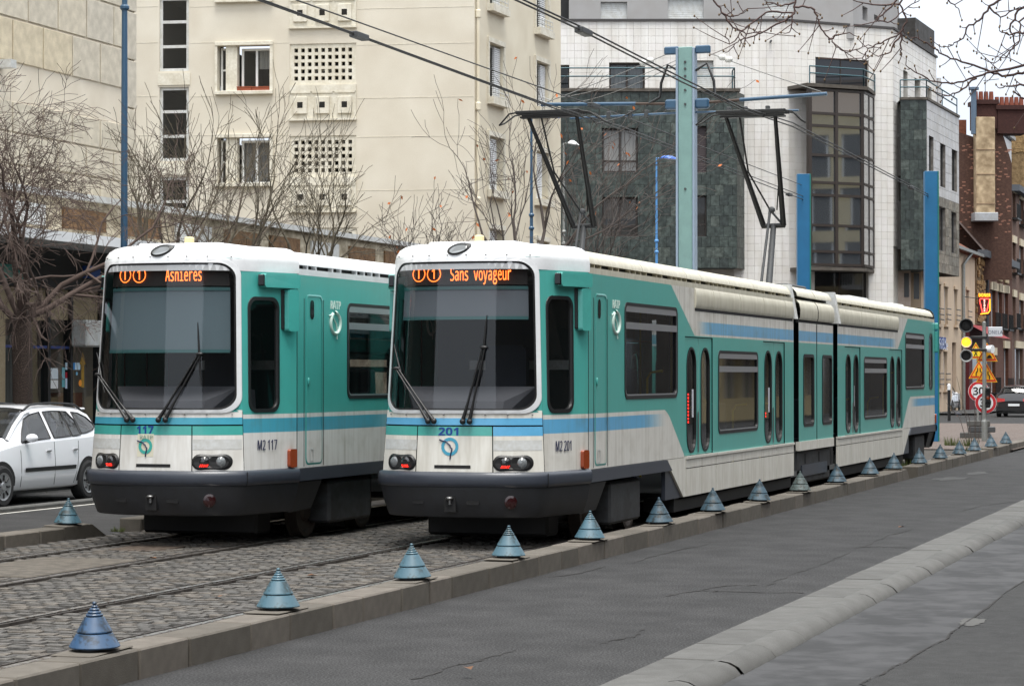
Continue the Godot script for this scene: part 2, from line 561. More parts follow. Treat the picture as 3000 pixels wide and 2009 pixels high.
func livery(teal: Color, cream: Color, blue: Color, sd: int) -> ImageTexture:
	var w := 2048
	var h := 384
	var bytes := PackedByteArray()
	bytes.resize(w * h * 3)
	var streak := FastNoiseLite.new()
	streak.seed = sd
	streak.frequency = 1.0
	var seams := [1.75, 2.4, 5.35, 6.14, 6.95, 8.6, 10.05, 10.87, 11.65]
	for y in h:
		var hh := lerpf(3.10, 0.80, (y + 0.5) / h)
		for x in w:
			var s := lerpf(1.0, 12.4, (x + 0.5) / w)
			var c := teal
			var light := 0.35
			var edge := 4.47 + (1.467 - hh) * 1.466 - 0.10 * clampf((hh - 1.36) / 0.107, 0, 1) ** 2
			if hh < 1.468 and s < edge:
				light = 1.0
				if hh > 1.425: c = cream
				elif hh > 1.267: c = blue.lerp(cream, smoothstep(3.2, 4.5, s))
				else: c = cream
			elif hh > 2.424 and s > 5.88 - (hh - 2.438) * 1.971:
				light = 1.0
				c = cream
				if hh > 2.455 and hh < 2.612 and s > 5.9: c = cream.lerp(blue, smoothstep(5.95, 6.9, s))
			var g := maxf(0.0, streak.get_noise_2d(s * 9.0, hh * 0.55)) * 0.20 + maxf(0.0, streak.get_noise_2d(s * 42.0, hh * 1.1 + 9.0)) * 0.14 + maxf(0.0, streak.get_noise_2d(s * 2.3 + 40.0, hh * 3.0)) * 0.16
			if light > 0.9:
				if hh > 2.42: g = g * 1.6 + maxf(0.0, streak.get_noise_2d(s * 14.0 + 7.0, 3.0)) * 0.25
				for q in seams:
					var d := absf(s - q - 0.02)
					if d < 0.05:
						g += (0.05 - d) * 5.0 * (0.5 + streak.get_noise_2d(q * 31.0, hh * 2.0))
			g = clampf(g * light, 0.0, 0.6)
			var k := (y * w + x) * 3
			bytes[k] = int(255.0 * lerpf(c.r, 0.40, g))
			bytes[k + 1] = int(255.0 * lerpf(c.g, 0.36, g))
			bytes[k + 2] = int(255.0 * lerpf(c.b, 0.29, g))
	return ImageTexture.create_from_image(Image.create_from_data(w, h, false, Image.FORMAT_RGB8, bytes))

func nose_outline(h: float, out: float, seam_s := 1.0) -> Array:  # plan outline of the cab end, left to right, (across, along)
	var w := nose_w(h)
	var pts := []
	var half := []
	for k in 13:
		var v := w * k / 12.0
		half.append(Vector2(v, nose_s(v, h)))
	for k in range(1, 7):
		half.append(Vector2(lerpf(w, 1.15, k / 6.0), lerpf(nose_c(h), seam_s, k / 6.0)))
	for k in range(half.size() - 1, 0, -1):
		pts.append(Vector2(-half[k].x, half[k].y))
	for p in half:
		pts.append(p)
	if out == 0.0:
		return pts
	var moved := []
	for k in pts.size():
		var t: Vector2 = (pts[mini(k + 1, pts.size() - 1)] - pts[maxi(k - 1, 0)]).normalized()
		moved.append(pts[k] + Vector2(t.y, -t.x) * out)
	return moved
func band(b: B, rows: Array, flip: bool) -> void:  # rows of [height, out] round the cab end
	var r := []
	for q in rows:
		var line := []
		for p in nose_outline(q[2] if q.size() > 2 else q[0], q[1]):
			line.append(tp(p.x, q[0], p.y, flip))
		r.append(line)
	b.sheet(r)

func side_uv(p: Vector2) -> Vector2:
	return Vector2((p.x - 1.0) / 11.4, (3.10 - p.y) / 2.30)

func build_tram(o: Node3D, k: Dictionary) -> void:
	var paint: StandardMaterial3D = k.paint
	var pm := {"teal": mat(k.teal, 0.32, {"tex": M.t_wear, "scale": 0.9, "coat": 0.5}), "cream": mat(k.cream, 0.42, {"tex": M.t_streak, "scale": 0.55, "coat": 0.2}), "blue": mat(k.blue, 0.35, {"tex": M.t_wear, "scale": 0.9, "coat": 0.4}), "roof": mat(k.roof, 0.5, {"tex": M.t_streak if k.dirty else M.t_wear, "scale": 0.7}), "dome": mat(S(228, 230, 232), 0.35, {"tex": M.t_wear, "scale": 0.6, "coat": 0.3})}
	for flip in [false, true]:
		tram_half(o, k, pm, paint, flip)
	tram_middle(o, k, pm, paint)
	# inside: floor, ceiling, seats and poles
	var fl := B.new()
	fl.box(Vector3(-1.0, 0.80, -5.2), Vector3(1.0, 0.86, -0.8))
	fl.box(Vector3(-1.1, 0.30, -TL + 5.2), Vector3(1.1, 0.38, -5.2))
	fl.box(Vector3(-1.0, 0.80, -TL + 0.8), Vector3(1.0, 0.86, -TL + 5.2))
	obj("floor", fl, M.interior, o)
	var ce := B.new()
	ce.box(Vector3(-1.05, 2.98, -TL + 1.0), Vector3(1.05, 3.02, -1.0))
	obj("ceiling", ce, M.interior_pale, o)
	for s in [2.6, 3.5, 4.4, 7.5, 8.3, 9.2, 13.2, 15.0, 19.0, 19.9, 20.8, 23.8, 24.7, 25.6]:
		var low: bool = s > 5.2 and s < TL - 5.2
		for g in [-1, 1]:
			var y := 0.38 if low else 0.86
			var sb := B.new()
			sb.box(Vector3(g * 0.62 - 0.24, y + 0.36, -s - 0.22), Vector3(g * 0.62 + 0.24, y + 0.46, -s + 0.22), 0.03)
			sb.obox(Transform3D(Basis(Vector3.RIGHT, 0.12), Vector3(g * 0.62, y + 0.80, -s + 0.22)), Vector3(0.46, 0.66, 0.06), 0.025)
			sb.box(Vector3(g * 0.62 - 0.05, y, -s - 0.05), Vector3(g * 0.62 + 0.05, y + 0.36, -s + 0.05))
			obj("seat", sb, M.seat, o)
	for s in [2.75, 5.1, 7.05, 9.95, 11.8, 16.6, 18.4, 21.4, 23.2]:
		var pb := B.new()
		var y := 0.86 if s < 5.2 or s > TL - 5.2 else 0.38
		pb.tube([Vector3(0.72, y, -s), Vector3(0.72, y + 1.0, -s), Vector3(0.78, y + 1.08, -s + 0.04), Vector3(0.95, y + 1.1, -s + 0.1)], 0.018, 6)
		pb.tube([Vector3(-0.7, y, -s), Vector3(-0.7, 2.98, -s)], 0.018, 6)
		obj("handrail", pb, M.yellow, o)
	tram_pantograph(o, k)

func tram_half(o: Node3D, k: Dictionary, pm: Dictionary, paint: Material, flip: bool) -> void:
	for g in [-1.0, 1.0]:
		var shell := B.new()
		var f := func(p: Vector2): return tp(1.15 * g, p.y, p.x, flip)
		var plain := func(a, e, lo, hi):
			shell.quad_uv(f.call(Vector2(a, lo)), f.call(Vector2(e, lo)), f.call(Vector2(e, hi)), f.call(Vector2(a, hi)), side_uv(Vector2(a, lo)), side_uv(Vector2(e, lo)), side_uv(Vector2(e, hi)), side_uv(Vector2(a, hi)))
		if flip and g < 0.0:  # the rear cab has a tall door window where the front one has a hatch
			holed(shell, Rect2(1.0, 0.845, 1.1, 2.205), round_rect(1.33, 1.82, 1.62, 2.78, 0.16), f, side_uv)
			plain.call(2.1, 2.3, 0.845, 3.05)
			var wf := B.new()
			ring_strip(wf, round_rect(1.31, 1.84, 1.60, 2.80, 0.17), round_rect(1.35, 1.80, 1.64, 2.76, 0.15), func(p): return tp(1.158 * g, p.y, p.x, true), func(p): return tp(1.158 * g, p.y, p.x, true))
			var cw := obj("cab_door_window", wf, M.rubber, o)
			var gp := B.new()
			gp.face(round_rect(1.33, 1.82, 1.62, 2.78, 0.16), func(p): return tp(1.145 * g, p.y, p.x, true))
			obj("pane", gp, M.tram_glass, cw)
		else:
			plain.call(1.0, 2.3, 0.845, 3.05)
		holed(shell, Rect2(2.3, 0.845, 2.95, 2.205), round_rect(2.49, 4.99, 1.62, 2.77, 0.11), f, side_uv)
		plain.call(5.25, 7.0, 2.41, 3.05)
		plain.call(5.25, 5.385, 0.845, 2.41)
		plain.call(6.905, 7.0, 0.845, 2.41)
		holed(shell, Rect2(7.0, 0.845, 2.95, 2.205), round_rect(7.22, 9.72, 1.10, 2.245, 0.11), f, side_uv)
		plain.call(9.95, 12.3, 2.41, 3.05)
		plain.call(9.95, 10.085, 0.845, 2.41)
		plain.call(11.625, 12.3, 0.845, 2.41)
		tram_window(o, 2.49, 4.99, 1.62, 2.77, 0.27, g, flip)
		tram_window(o, 7.22, 9.72, 1.10, 2.245, 0.25, g, flip)
		for a in [5.4, 6.16, 10.10, 10.87]:  # door leaves
			var lf := B.new()
			var ff := func(p: Vector2): return tp(1.138 * g, p.y, p.x, flip)
			var hl := round_rect(a + 0.115, a + 0.62, 0.885, 2.275, 0.24)
			holed(lf, Rect2(a, 0.86, 0.735, 1.54), hl, ff, side_uv)
			ring_strip(lf, rect(a, a + 0.735, 0.86, 2.40), rect(a, a + 0.735, 0.86, 2.40), ff, func(p): return tp(1.09 * g, p.y, p.x, flip))
			var door := obj("door", lf, paint, o)
			var rb := B.new()
			var inner := round_rect(a + 0.145, a + 0.59, 0.915, 2.245, 0.21)
			ring_strip(rb, hl, inner, func(p): return tp(1.146 * g, p.y, p.x, flip), func(p): return tp(1.146 * g, p.y, p.x, flip))
			ring_strip(rb, inner, inner, func(p): return tp(1.146 * g, p.y, p.x, flip), func(p): return tp(1.115 * g, p.y, p.x, flip))
			obj("door_seal", rb, M.rubber, door)
			var gl := B.new()
			gl.face(hl, func(p): return tp(1.122 * g, p.y, p.x, flip))
			obj("pane", gl, M.tram_glass, door)
			if a == 5.4 or a == 10.10:
				var hb := B.new()
				var p0 := tp(1.146 * g, 0.89, a + 0.69, flip)
				var p1 := tp(1.152 * g, 1.42, a + 0.73, flip)
				hb.box(Vector3(minf(p0.x, p1.x), 0.89, minf(p0.z, p1.z)), Vector3(maxf(p0.x, p1.x), 1.42, maxf(p0.z, p1.z)))
				obj("door_edge", hb, M.steel, door)
				var st := B.new()
				var q0 := tp(1.124 * g, 1.35, a + 0.46, flip)
				var q1 := tp(1.128 * g, 1.72, a + 0.53, flip)
				st.box(Vector3(minf(q0.x, q1.x), 1.35, minf(q0.z, q1.z)), Vector3(maxf(q0.x, q1.x), 1.72, maxf(q0.z, q1.z)))
				obj("sticker", st, M.sticker, door)
				var lb := B.new()
				var l0 := tp(1.128 * g, 1.05, a + 0.20, flip)
				var l1 := tp(1.132 * g, 1.09, a + 0.26, flip)
				for q in 9 if (a == 5.4 and not flip) else 2:
					lb.box(Vector3(minf(l0.x, l1.x), 1.28 + q * 0.045, minf(l0.z, l1.z)), Vector3(maxf(l0.x, l1.x), 1.305 + q * 0.045, maxf(l0.z, l1.z)))
				if g > 0.0 and not flip:
					obj("door_light", lb, M.red_glow, door)
		obj("body_shell", shell, paint, o)
		# skirt panels
		var cuts := [5.42, 6.27, 7.1, 8.67, 10.1, 11.0, 12.3]
		var slant := PackedVector2Array([Vector2(4.42, 0.838), Vector2(5.40, 0.838), Vector2(5.40, 0.334), Vector2(5.28, 0.334)])
		var sp := B.new()
		sp.prism(slant, func(p): return tp(1.155 * g, p.y, p.x, flip), func(p): return tp(1.12 * g, p.y, p.x, flip))
		obj("skirt_panel", sp, pm.cream, o)
		for q in cuts.size() - 1:
			var sk := B.new()
			for hh in [[0.334, 0.688], [0.70, 0.815]]:
				sk.prism(rect(cuts[q] + 0.011, cuts[q + 1] - 0.011, hh[0], hh[1]), func(p): return tp(1.155 * g, p.y, p.x, flip), func(p): return tp(1.12 * g, p.y, p.x, flip))
			sk.prism(rect(cuts[q] + 0.004, cuts[q + 1] - 0.004, 0.818, 0.852), func(p): return tp(1.172 * g, p.y, p.x, flip), func(p): return tp(1.12 * g, p.y, p.x, flip))
			obj("skirt_panel", sk, pm.cream, o)
		var gk := B.new()  # grey sill band of the cab and the plate behind its slanted end
		gk.prism(PackedVector2Array([Vector2(1.0, 0.838), Vector2(4.40, 0.838), Vector2(4.64, 0.70), Vector2(1.0, 0.70)]), func(p): return tp(1.175 * g, p.y, p.x, flip), func(p): return tp(1.10 * g, p.y, p.x, flip))
		gk.prism(PackedVector2Array([Vector2(4.45, 0.69), Vector2(4.66, 0.69), Vector2(5.27, 0.33), Vector2(4.45, 0.33)]), func(p): return tp(1.13 * g, p.y, p.x, flip), func(p): return tp(1.08 * g, p.y, p.x, flip))
		obj("sill_band", gk, M.tram_grey, o)
		var bx := B.new()  # sand box beside the bogie, and side apron
		var b0 := tp(0.80 * g, 0.16, 2.1, flip)
		var b1 := tp(1.09 * g, 0.655, 3.42, flip)
		bx.box(Vector3(minf(b0.x, b1.x), 0.16, minf(b0.z, b1.z)), Vector3(maxf(b0.x, b1.x), 0.655, maxf(b0.z, b1.z)), 0.03)
		obj("bogie_cover", bx, M.tram_grey_worn, o)
		var ub := B.new()
		var u0 := tp(0.7 * g, 0.14, 5.0, flip)
		var u1 := tp(1.10 * g, 0.33, 12.3, flip)
		ub.box(Vector3(minf(u0.x, u1.x), 0.15, minf(u0.z, u1.z)), Vector3(maxf(u0.x, u1.x), 0.325, maxf(u0.z, u1.z)))
		obj("underframe", ub, M.black_metal, o)
		for ax in [2.0, 3.75]:  # wheels
			var wh := B.new()
			var wp := tp(0.78 * g, 0.31, ax, flip)
			wh.lathe(wp, [Vector2(0.0, 0.07), Vector2(0.10, 0.07), Vector2(0.13, 0.03), Vector2(0.22, 0.03), Vector2(0.26, 0.06), Vector2(0.31, 0.06), Vector2(0.31, -0.05), Vector2(0.34, -0.06), Vector2(0.34, -0.08), Vector2(0.0, -0.08)], 24, true, Vector3(1.0 if wp.x > 0 else -1.0, 0, 0))
			obj("wheel", wh, M.wheel_steel, o)
		# roof: gutter, vent slot with posts, fairings
		var gu := B.new()
		gu.prism(rect(1.04, 12.25, 3.05, 3.118), func(p): return tp(1.15 * g, p.y, p.x, flip), func(p): return tp(1.04 * g, p.y, p.x, flip))
		obj("gutter", gu, pm.roof, o)
		var sl := B.new()
		sl.prism(rect(1.04, 12.25, 3.118, 3.172), func(p): return tp(1.045 * g, p.y, p.x, flip), func(p): return tp(0.8 * g, p.y, p.x, flip))
		obj("vent_slot", sl, M.dark, o)
		for q in 44:
			if fmod(q * 0.37, 1.0) < 0.22: continue
			var vp := B.new()
			var s0 := 1.15 + q * 0.25
			vp.prism(rect(s0, s0 + 0.035, 3.116, 3.174), func(p): return tp(1.10 * g, p.y, p.x, flip), func(p): return tp(1.03 * g, p.y, p.x, flip))
			obj("vent_post", vp, pm.roof, o)
		var tops := [1.06, 3.4, 5.6, 6.4, 8.05, 9.6, 10.8, 12.22]
		for q in tops.size() - 1:
			var up := B.new()
			var rows := []
			for c in [[1.125, 3.165], [1.115, 3.215], [1.06, 3.285], [0.95, 3.325], [0.80, 3.34], [0.0, 3.345]]:
				rows.append([tp(c[0] * g, c[1], tops[q] + 0.008, flip), tp(c[0] * g, c[1], tops[q + 1] - 0.008, flip)])
			up.sheet(rows)
			up.quad(rows[0][0], rows[0][1], tp(1.03 * g, 3.172, tops[q + 1] - 0.008, flip), tp(1.03 * g, 3.172, tops[q] + 0.008, flip))
			for e in 2:
				for i in rows.size() - 1:
					up.tri(rows[i][e], rows[i + 1][e], tp(0.0, 3.165, tops[q + e], flip))
			obj("roof_panel", up, pm.roof, o)
		var lows := [5.9, 6.9, 8.5, 10.05, 11.6, 12.2]
		for q in lows.size() - 1:
			var lo := B.new()
			var rows := []
			for c in [[1.156, 2.79], [1.174, 2.83], [1.178, 2.95], [1.162, 3.04], [1.115, 3.10], [1.05, 3.125]]:
				rows.append([tp(c[0] * g, c[1], lows[q] + 0.008, flip), tp(c[0] * g, c[1], lows[q + 1] - 0.008, flip)])
			lo.sheet(rows)
			lo.quad(rows[0][0], rows[0][1], tp(1.15 * g, 2.79, lows[q + 1], flip), tp(1.15 * g, 2.79, lows[q], flip))
			for e in 2:
				for i in rows.size() - 1:
					lo.tri(rows[i][e], rows[i + 1][e], tp(1.05 * g, 2.79, lows[q + e], flip))
			obj("roof_fairing", lo, pm.roof, o)
		var sd := B.new()
		sd.prism(rect(5.92, 12.2, 2.752, 2.788), func(p): return tp(1.1535 * g, p.y, p.x, flip), func(p): return tp(1.13 * g, p.y, p.x, flip))
		obj("vent_slot", sd, M.dark, o)
		var es := B.new()  # pale end strip by the gangway
		es.prism(rect(12.22, 12.42, 2.79, 3.33), func(p): return tp((1.20 if p.y < 3.0 else 1.10) * g, p.y, p.x, flip), func(p): return tp(0.9 * g, p.y, p.x, flip))
		obj("end_strip", es, M.pale_strip, o)
		# seams of the cab: groove strips, hatch, logo
		for ss in ([1.0] if flip else [1.0, 1.20, 1.77]):
			var sm := B.new()
			sm.prism(rect(ss - 0.006, ss + 0.006, 0.86, 3.04 if ss == 1.0 else 2.78), func(p): return tp(1.1525 * g, p.y, p.x, flip), func(p): return tp(1.13 * g, p.y, p.x, flip))
			obj("seam", sm, M.rubber, o)
		if not flip:
			var ht := B.new()
			ring_strip(ht, round_rect(1.235, 1.735, 0.875, 2.835, 0.08), round_rect(1.255, 1.715, 0.895, 2.815, 0.07), func(p): return tp(1.1535 * g, p.y, p.x, flip), func(p): return tp(1.158 * g, p.y, p.x, flip))
			var hatch := obj("hatch", ht, pm.teal, o)
			var ov := B.new()
			ov.face(round_rect(1.37, 1.48, 2.55, 2.77, 0.05), func(p): return tp(1.156 * g, p.y, p.x, flip))
			obj("hatch_window", ov, M.dark_gloss, hatch)
			var hd := B.new()
			hd.ball(tp(1.158 * g, 1.83, 1.32, flip), Vector3(0.012, 0.05, 0.025), 8, 6)
			obj("hatch_handle", hd, pm.teal, hatch)
			var kb := B.new()
			ring_strip(kb, rect(1.36, 1.47, 0.90, 1.07), rect(1.38, 1.45, 0.92, 1.05), func(p): return tp(1.155 * g, p.y, p.x, flip), func(p): return tp(1.157 * g, p.y, p.x, flip))
			obj("hatch_latch", kb, M.pale_strip, hatch)
			var lg := B.new()  # ring emblem with a profile line
			var ring := []
			for a in 28:
				var t := lerpf(2.1, 2.1 + TAU * 0.93, a / 27.0)
				ring.append(tp(1.153 * g, 2.52 + 0.125 * sin(t), 2.12 + 0.145 * cos(t), flip))
			lg.tube(ring, 0.024, 4)
			lg.tube([tp(1.154 * g, 2.60, 1.93, flip), tp(1.154 * g, 2.615, 2.0, flip), tp(1.154 * g, 2.575, 2.06, flip), tp(1.154 * g, 2.52, 2.14, flip), tp(1.154 * g, 2.45, 2.17, flip), tp(1.154 * g, 2.33, 2.17, flip)], 0.010, 4)
			obj("emblem", lg, M.pale_print, o)
			if g > 0:
				text("lettering", "RATP", 0.135, M.pale_print, o, Transform3D(Basis(Vector3.UP, PI / 2), tp(1.153, 2.73, 2.13, flip)))
		# cab front
	var fs := func(v, h, d): return tp(v, h, nose_s(v, h) - d, flip)
	var patch := func(b: B, v0: float, v1: float, h0: float, h1: float, d: float):
		var rows := []
		for i in 5:
			var r := []
			for j in 13:
				var hh := lerpf(h0, h1, i / 4.0)
				r.append(fs.call(lerpf(v0, v1, j / 12.0) * nose_w(hh) / nose_w(0.85), hh, d))
			rows.append(r)
		b.sheet(rows)
	var dk := B.new()
	patch.call(dk, -0.93, 0.93, 0.86, 1.50, -0.03)
	obj("front_backing", dk, M.dark, o)
	for q in [[-0.94, -0.452, 1], [-0.44, 0.44, 0], [0.452, 0.94, 2]]:
		var fp := B.new()
		patch.call(fp, q[0], q[1], 0.855, 1.245, 0.0)
		var panel := obj("front_panel", fp, pm.cream, o)
		var sp := B.new()
		patch.call(sp, q[0], q[1], 1.246, 1.346, 0.0)
		obj("stripe", sp, pm.blue if q[2] == 2 and k.blue_corner else pm.teal, panel)
		if q[2] > 0:
			var tb := B.new()
			patch.call(tb, q[0] * 0.99 + 0.004, q[1] * 0.99, 1.09, 1.20, 0.0025)
			obj("reflective_tape", tb, M.pale_strip, panel)
	var st := B.new()
	patch.call(st, -0.94, 0.94, 1.362, 1.438, 0.0)
	obj("front_stripe", st, pm.blue, o)
	var cr := B.new()
	patch.call(cr, -0.94, 0.94, 1.438, 1.52, -0.001)
	obj("front_band", cr, pm.cream, o)
	# windscreen: the shell round it, white frame, rubber, one bowed pane
	var fm := func(d): return func(p: Vector2): return fs.call(p.x / 0.905 * nose_w(p.y), p.y, d)
	var sh := B.new()
	var wi := round_rect(-0.872, 0.872, 1.52, 3.15, 0.17, 8)
	var dense := func(poly: PackedVector2Array) -> PackedVector2Array:
		var out := PackedVector2Array()
		for q in poly.size():
			var a := poly[q]
			var e := poly[(q + 1) % poly.size()]
			var n := maxi(1, int(a.distance_to(e) / 0.12))
			for i in n:
				out.append(a.lerp(e, float(i) / n))
		return out
	var wd: PackedVector2Array = dense.call(wi)
	holed(sh, Rect2(-0.905, 1.50, 1.81, 1.70), wd, fm.call(-0.004))
	obj("front_surround", sh, pm.teal, o)
	var r_out := PackedVector2Array()
	var r_in := PackedVector2Array()
	var r_in2 := PackedVector2Array()
	for p in wd:
		var d := (p - Vector2(0, 2.3))
		r_out.append(Vector2(0, 2.3) + d * Vector2(1.033, 1.042))
		r_in.append(Vector2(0, 2.3) + d * Vector2(0.99, 0.995))
		r_in2.append(Vector2(0, 2.3) + d * Vector2(0.965, 0.97))
	var fr := B.new()
	ring_strip(fr, r_out, r_in, fm.call(0.012), fm.call(0.02))
	ring_strip(fr, r_out, r_out, fm.call(0.012), fm.call(-0.01))
	ring_strip(fr, r_in, r_in, fm.call(0.02), fm.call(0.0))
	var ws := B.new()
	var rows := []
	for i in 13:
		var r := []
		for j in 25:
			r.append(fm.call(0.004).call(Vector2(lerpf(-0.872, 0.872, j / 24.0), lerpf(1.515, 3.155, i / 12.0))))
		rows.append(r)
	ws.sheet(rows)
	var screen := obj("windscreen", ws, M.screen_glass, o)
	obj("windscreen_frame", fr, pm.dome, screen)
	var rb := B.new()
	ring_strip(rb, r_in, r_in2, fm.call(0.009), fm.call(0.007))
	obj("windscreen_seal", rb, M.rubber, screen)
	for q in 16:  # rivets along the frame
		var rv := B.new()
		var vv := lerpf(-0.82, 0.82, (q % 8) / 7.0)
		rv.ball(fm.call(0.014).call(Vector2(vv, 3.215 if q < 8 else 1.475)), Vector3.ONE * 0.010, 6, 4)
		obj("rivet", rv, M.steel, screen)
	# cab sides with their windows
	for g in [-1.0, 1.0]:
		var cf := func(d): return func(p: Vector2): return tp((lerpf(nose_w(p.y), 1.15, p.x) + d) * g, p.y, lerpf(nose_c(p.y), 1.0, p.x), flip)
		var uvf := func(p: Vector2): return side_uv(Vector2(lerpf(1.15, 1.85, p.x), p.y))
		var cs := B.new()
		var hole := round_rect(0.10, 0.66, 1.49, 2.78, 0.13, 6)
		holed(cs, Rect2(0.0, 1.45, 1.0, 1.61), hole, cf.call(0.0), uvf)
		for q in 4:
			var a := q / 4.0
			var e := (q + 1) / 4.0
			var c0 = cf.call(0.0)
			cs.quad_uv(c0.call(Vector2(a, 0.845)), c0.call(Vector2(e, 0.845)), c0.call(Vector2(e, 1.45)), c0.call(Vector2(a, 1.45)), uvf.call(Vector2(a, 0.845)), uvf.call(Vector2(e, 0.845)), uvf.call(Vector2(e, 1.45)), uvf.call(Vector2(a, 1.45)))
		obj("cab_side", cs, paint, o)
		var cw := B.new()
		var hin := round_rect(0.135, 0.625, 1.53, 2.74, 0.11, 6)
		ring_strip(cw, hole, hin, cf.call(0.012), cf.call(0.012))
		ring_strip(cw, hole, hole, cf.call(0.012), cf.call(-0.01))
		ring_strip(cw, hin, hin, cf.call(0.012), cf.call(-0.03))
		var win := obj("cab_window", cw, M.rubber, o)
		var gl := B.new()
		gl.face(hole, cf.call(-0.012))
		obj("pane", gl, M.tram_glass, win)
		var mi := B.new()  # folded mirror housing: arm and drop
		for q in [[0.30, 0.935, 2.885, 3.04, 0.085], [0.73, 0.915, 2.40, 2.872, 0.08]]:
			mi.prism(round_rect(q[0], q[1], q[2], q[3], 0.03, 3), cf.call(q[4]), cf.call(0.015))
		var hous := obj("mirror_housing", mi, pm.teal, o)
		var me := B.new()
		me.prism(round_rect(0.265, 0.295, 2.90, 3.03, 0.02, 3), cf.call(0.08), cf.call(0.02))
		obj("mirror_lens", me, M.dark_gloss, hous)
		var bk := B.new()
		bk.prism(round_rect(0.70, 0.725, 2.42, 2.87, 0.01, 2), cf.call(0.03), cf.call(0.001))
		obj("mirror_hinge", bk, M.rubber, hous)
		var il := B.new()
		il.prism(round_rect(0.81, 0.945, 0.862, 1.07, 0.03, 3), cf.call(0.04), cf.call(0.0))
		obj("turn_signal", il, M.amber, o)
	# bumper, apron, coupler, lamps
	var bm := B.new()
	band(bm, [[0.855, 0.0], [0.845, 0.035], [0.80, 0.05], [0.735, 0.05], [0.695, 0.032], [0.685, 0.0]], flip)
	var bump := obj("bumper", bm, M.tram_grey, o)
	for g in [-1.0, 1.0]:
		var bs := B.new()
		var bw: float = 0.965 * g
		bs.tube([tp(bw, 0.69, nose_c(0.8) + 0.005, flip), tp(bw + 0.025 * g, 0.70, nose_c(0.8) - 0.02, flip), tp(bw + 0.025 * g, 0.84, nose_c(0.8) - 0.02, flip)], 0.006, 4)
		obj("bumper_seam", bs, M.rubber, bump)
	var ap := B.new()
	band(ap, [[0.69, 0.01], [0.66, 0.015], [0.52, -0.012, 0.9], [0.37, -0.065, 0.9], [0.355, -0.10, 0.9]], flip)
	var apron := obj("apron", ap, M.tram_dark, o)
	for q in [-0.42, 0.22]:
		var sb := B.new()
		sb.prism(round_rect(q - 0.075, q + 0.075, 0.50, 0.545, 0.02, 3), func(p): return tp(p.x, p.y, nose_s(p.x, 0.9) + 0.004, flip), func(p): return tp(p.x, p.y, nose_s(p.x, 0.9) + 0.05, flip))
		obj("apron_slot", sb, M.dark, apron)
	for g in [-1.0, 1.0]:
		var fo := B.new()
		if g > 0: fo.lathe(tp(0.63 * g, 0.53, nose_s(0.63, 0.9) - 0.005, flip), [Vector2(0.0, 0.012), Vector2(0.045, 0.008), Vector2(0.068, 0.0), Vector2(0.068, -0.06)], 18, true, tp(0.42 * g, 0, -1, false) if not flip else Vector3(-0.42 * g, 0, -1).normalized())
		if g > 0: obj("fog_lamp", fo, M.red_dull, apron)
		var sa := B.new()
		sa.prism(PackedVector2Array([Vector2(1.02, 0.685), Vector2(1.75, 0.685), Vector2(1.66, 0.36), Vector2(1.02, 0.34)]), func(p): return tp((1.14 - (0.685 - p.y) * 0.3) * g, p.y, p.x, flip), func(p): return tp((1.11 - (0.685 - p.y) * 0.3) * g, p.y, p.x, flip))
		obj("side_apron", sa, M.tram_dark, o)
		var hl := B.new()
		var oval := round_rect(0.445, 0.845, 0.865, 1.04, 0.085, 6)
		var hm := func(d): return func(p: Vector2): return fs.call(p.x * g, p.y, d)
		var oin := round_rect(0.47, 0.82, 0.888, 1.018, 0.065, 6)
		ring_strip(hl, oval, oin, hm.call(0.004), hm.call(0.024))
		ring_strip(hl, oin, oin, hm.call(0.024), hm.call(0.0))
		var mid := round_rect(0.47, 0.645, 0.888, 1.018, 0.065, 6)
		hl.face(mid, hm.call(0.016))
		hl.face(round_rect(0.62, 0.82, 0.888, 1.018, 0.065, 6), hm.call(0.015))
		var head := obj("headlight", hl, M.rubber, o)
		for q in [[0.575, M.lens_dark], [0.735, M.lens]]:
			var le := B.new()
			le.lathe(hm.call(0.012).call(Vector2(q[0], 0.953)), [Vector2(0.0, 0.022), Vector2(0.035, 0.016), Vector2(0.06, 0.0)], 16, true, Vector3(0.25 * g * (-1 if flip else 1), 0, -1 if flip else 1).normalized())
			obj("lens", le, q[1], head)
		if not flip:
			var rl := B.new()
			for i in 5:
				for j in 2:
					rl.ball(hm.call(0.026).call(Vector2(0.54 + i * 0.018 + j * 0.009, 0.905 + j * 0.016)), Vector3.ONE * 0.007, 5, 4)
			obj("tail_lamp", rl, M.red_glow, head)
		if flip == false and g > 0:
			pass
	var cp := B.new()
	cp.box(tp(-0.10, 0.42, nose_s(0, 0.9) + 0.10, false) if not flip else tp(0.10, 0.42, nose_s(0, 0.9) - 0.004, true), tp(0.03, 0.66, nose_s(0, 0.9) - 0.004, false) if not flip else tp(-0.03, 0.66, nose_s(0, 0.9) + 0.10, true))
	var coup := obj("coupler", cp, M.dark, o)
	var cb := B.new()
	cb.ball(tp(-0.035, 0.57, nose_s(0, 0.9) - 0.02, flip), Vector3(0.045, 0.022, 0.04), 10, 6)
	cb.cyl(tp(-0.035, 0.50, nose_s(0, 0.9) - 0.01, flip), tp(-0.035, 0.56, nose_s(0, 0.9) - 0.01, flip), 0.02, 8)
	obj("coupler_pin", cb, M.steel, coup)
	var sg := B.new()
	patch.call(sg, -0.22, 0.20, 0.893, 0.928, 0.003)
	obj("grille_slot", sg, M.dark, o)
	var uf := B.new()  # plough under the cab and bogie frame
	var w0 := tp(-0.72, 0.10, 0.85, flip)
	var w1 := tp(0.72, 0.36, 1.25, flip)
	uf.box(Vector3(minf(w0.x, w1.x), 0.09, minf(w0.z, w1.z)), Vector3(maxf(w0.x, w1.x), 0.36, maxf(w0.z, w1.z)), 0.03)
	obj("plough", uf, M.black_metal, o)
	var bf := B.new()
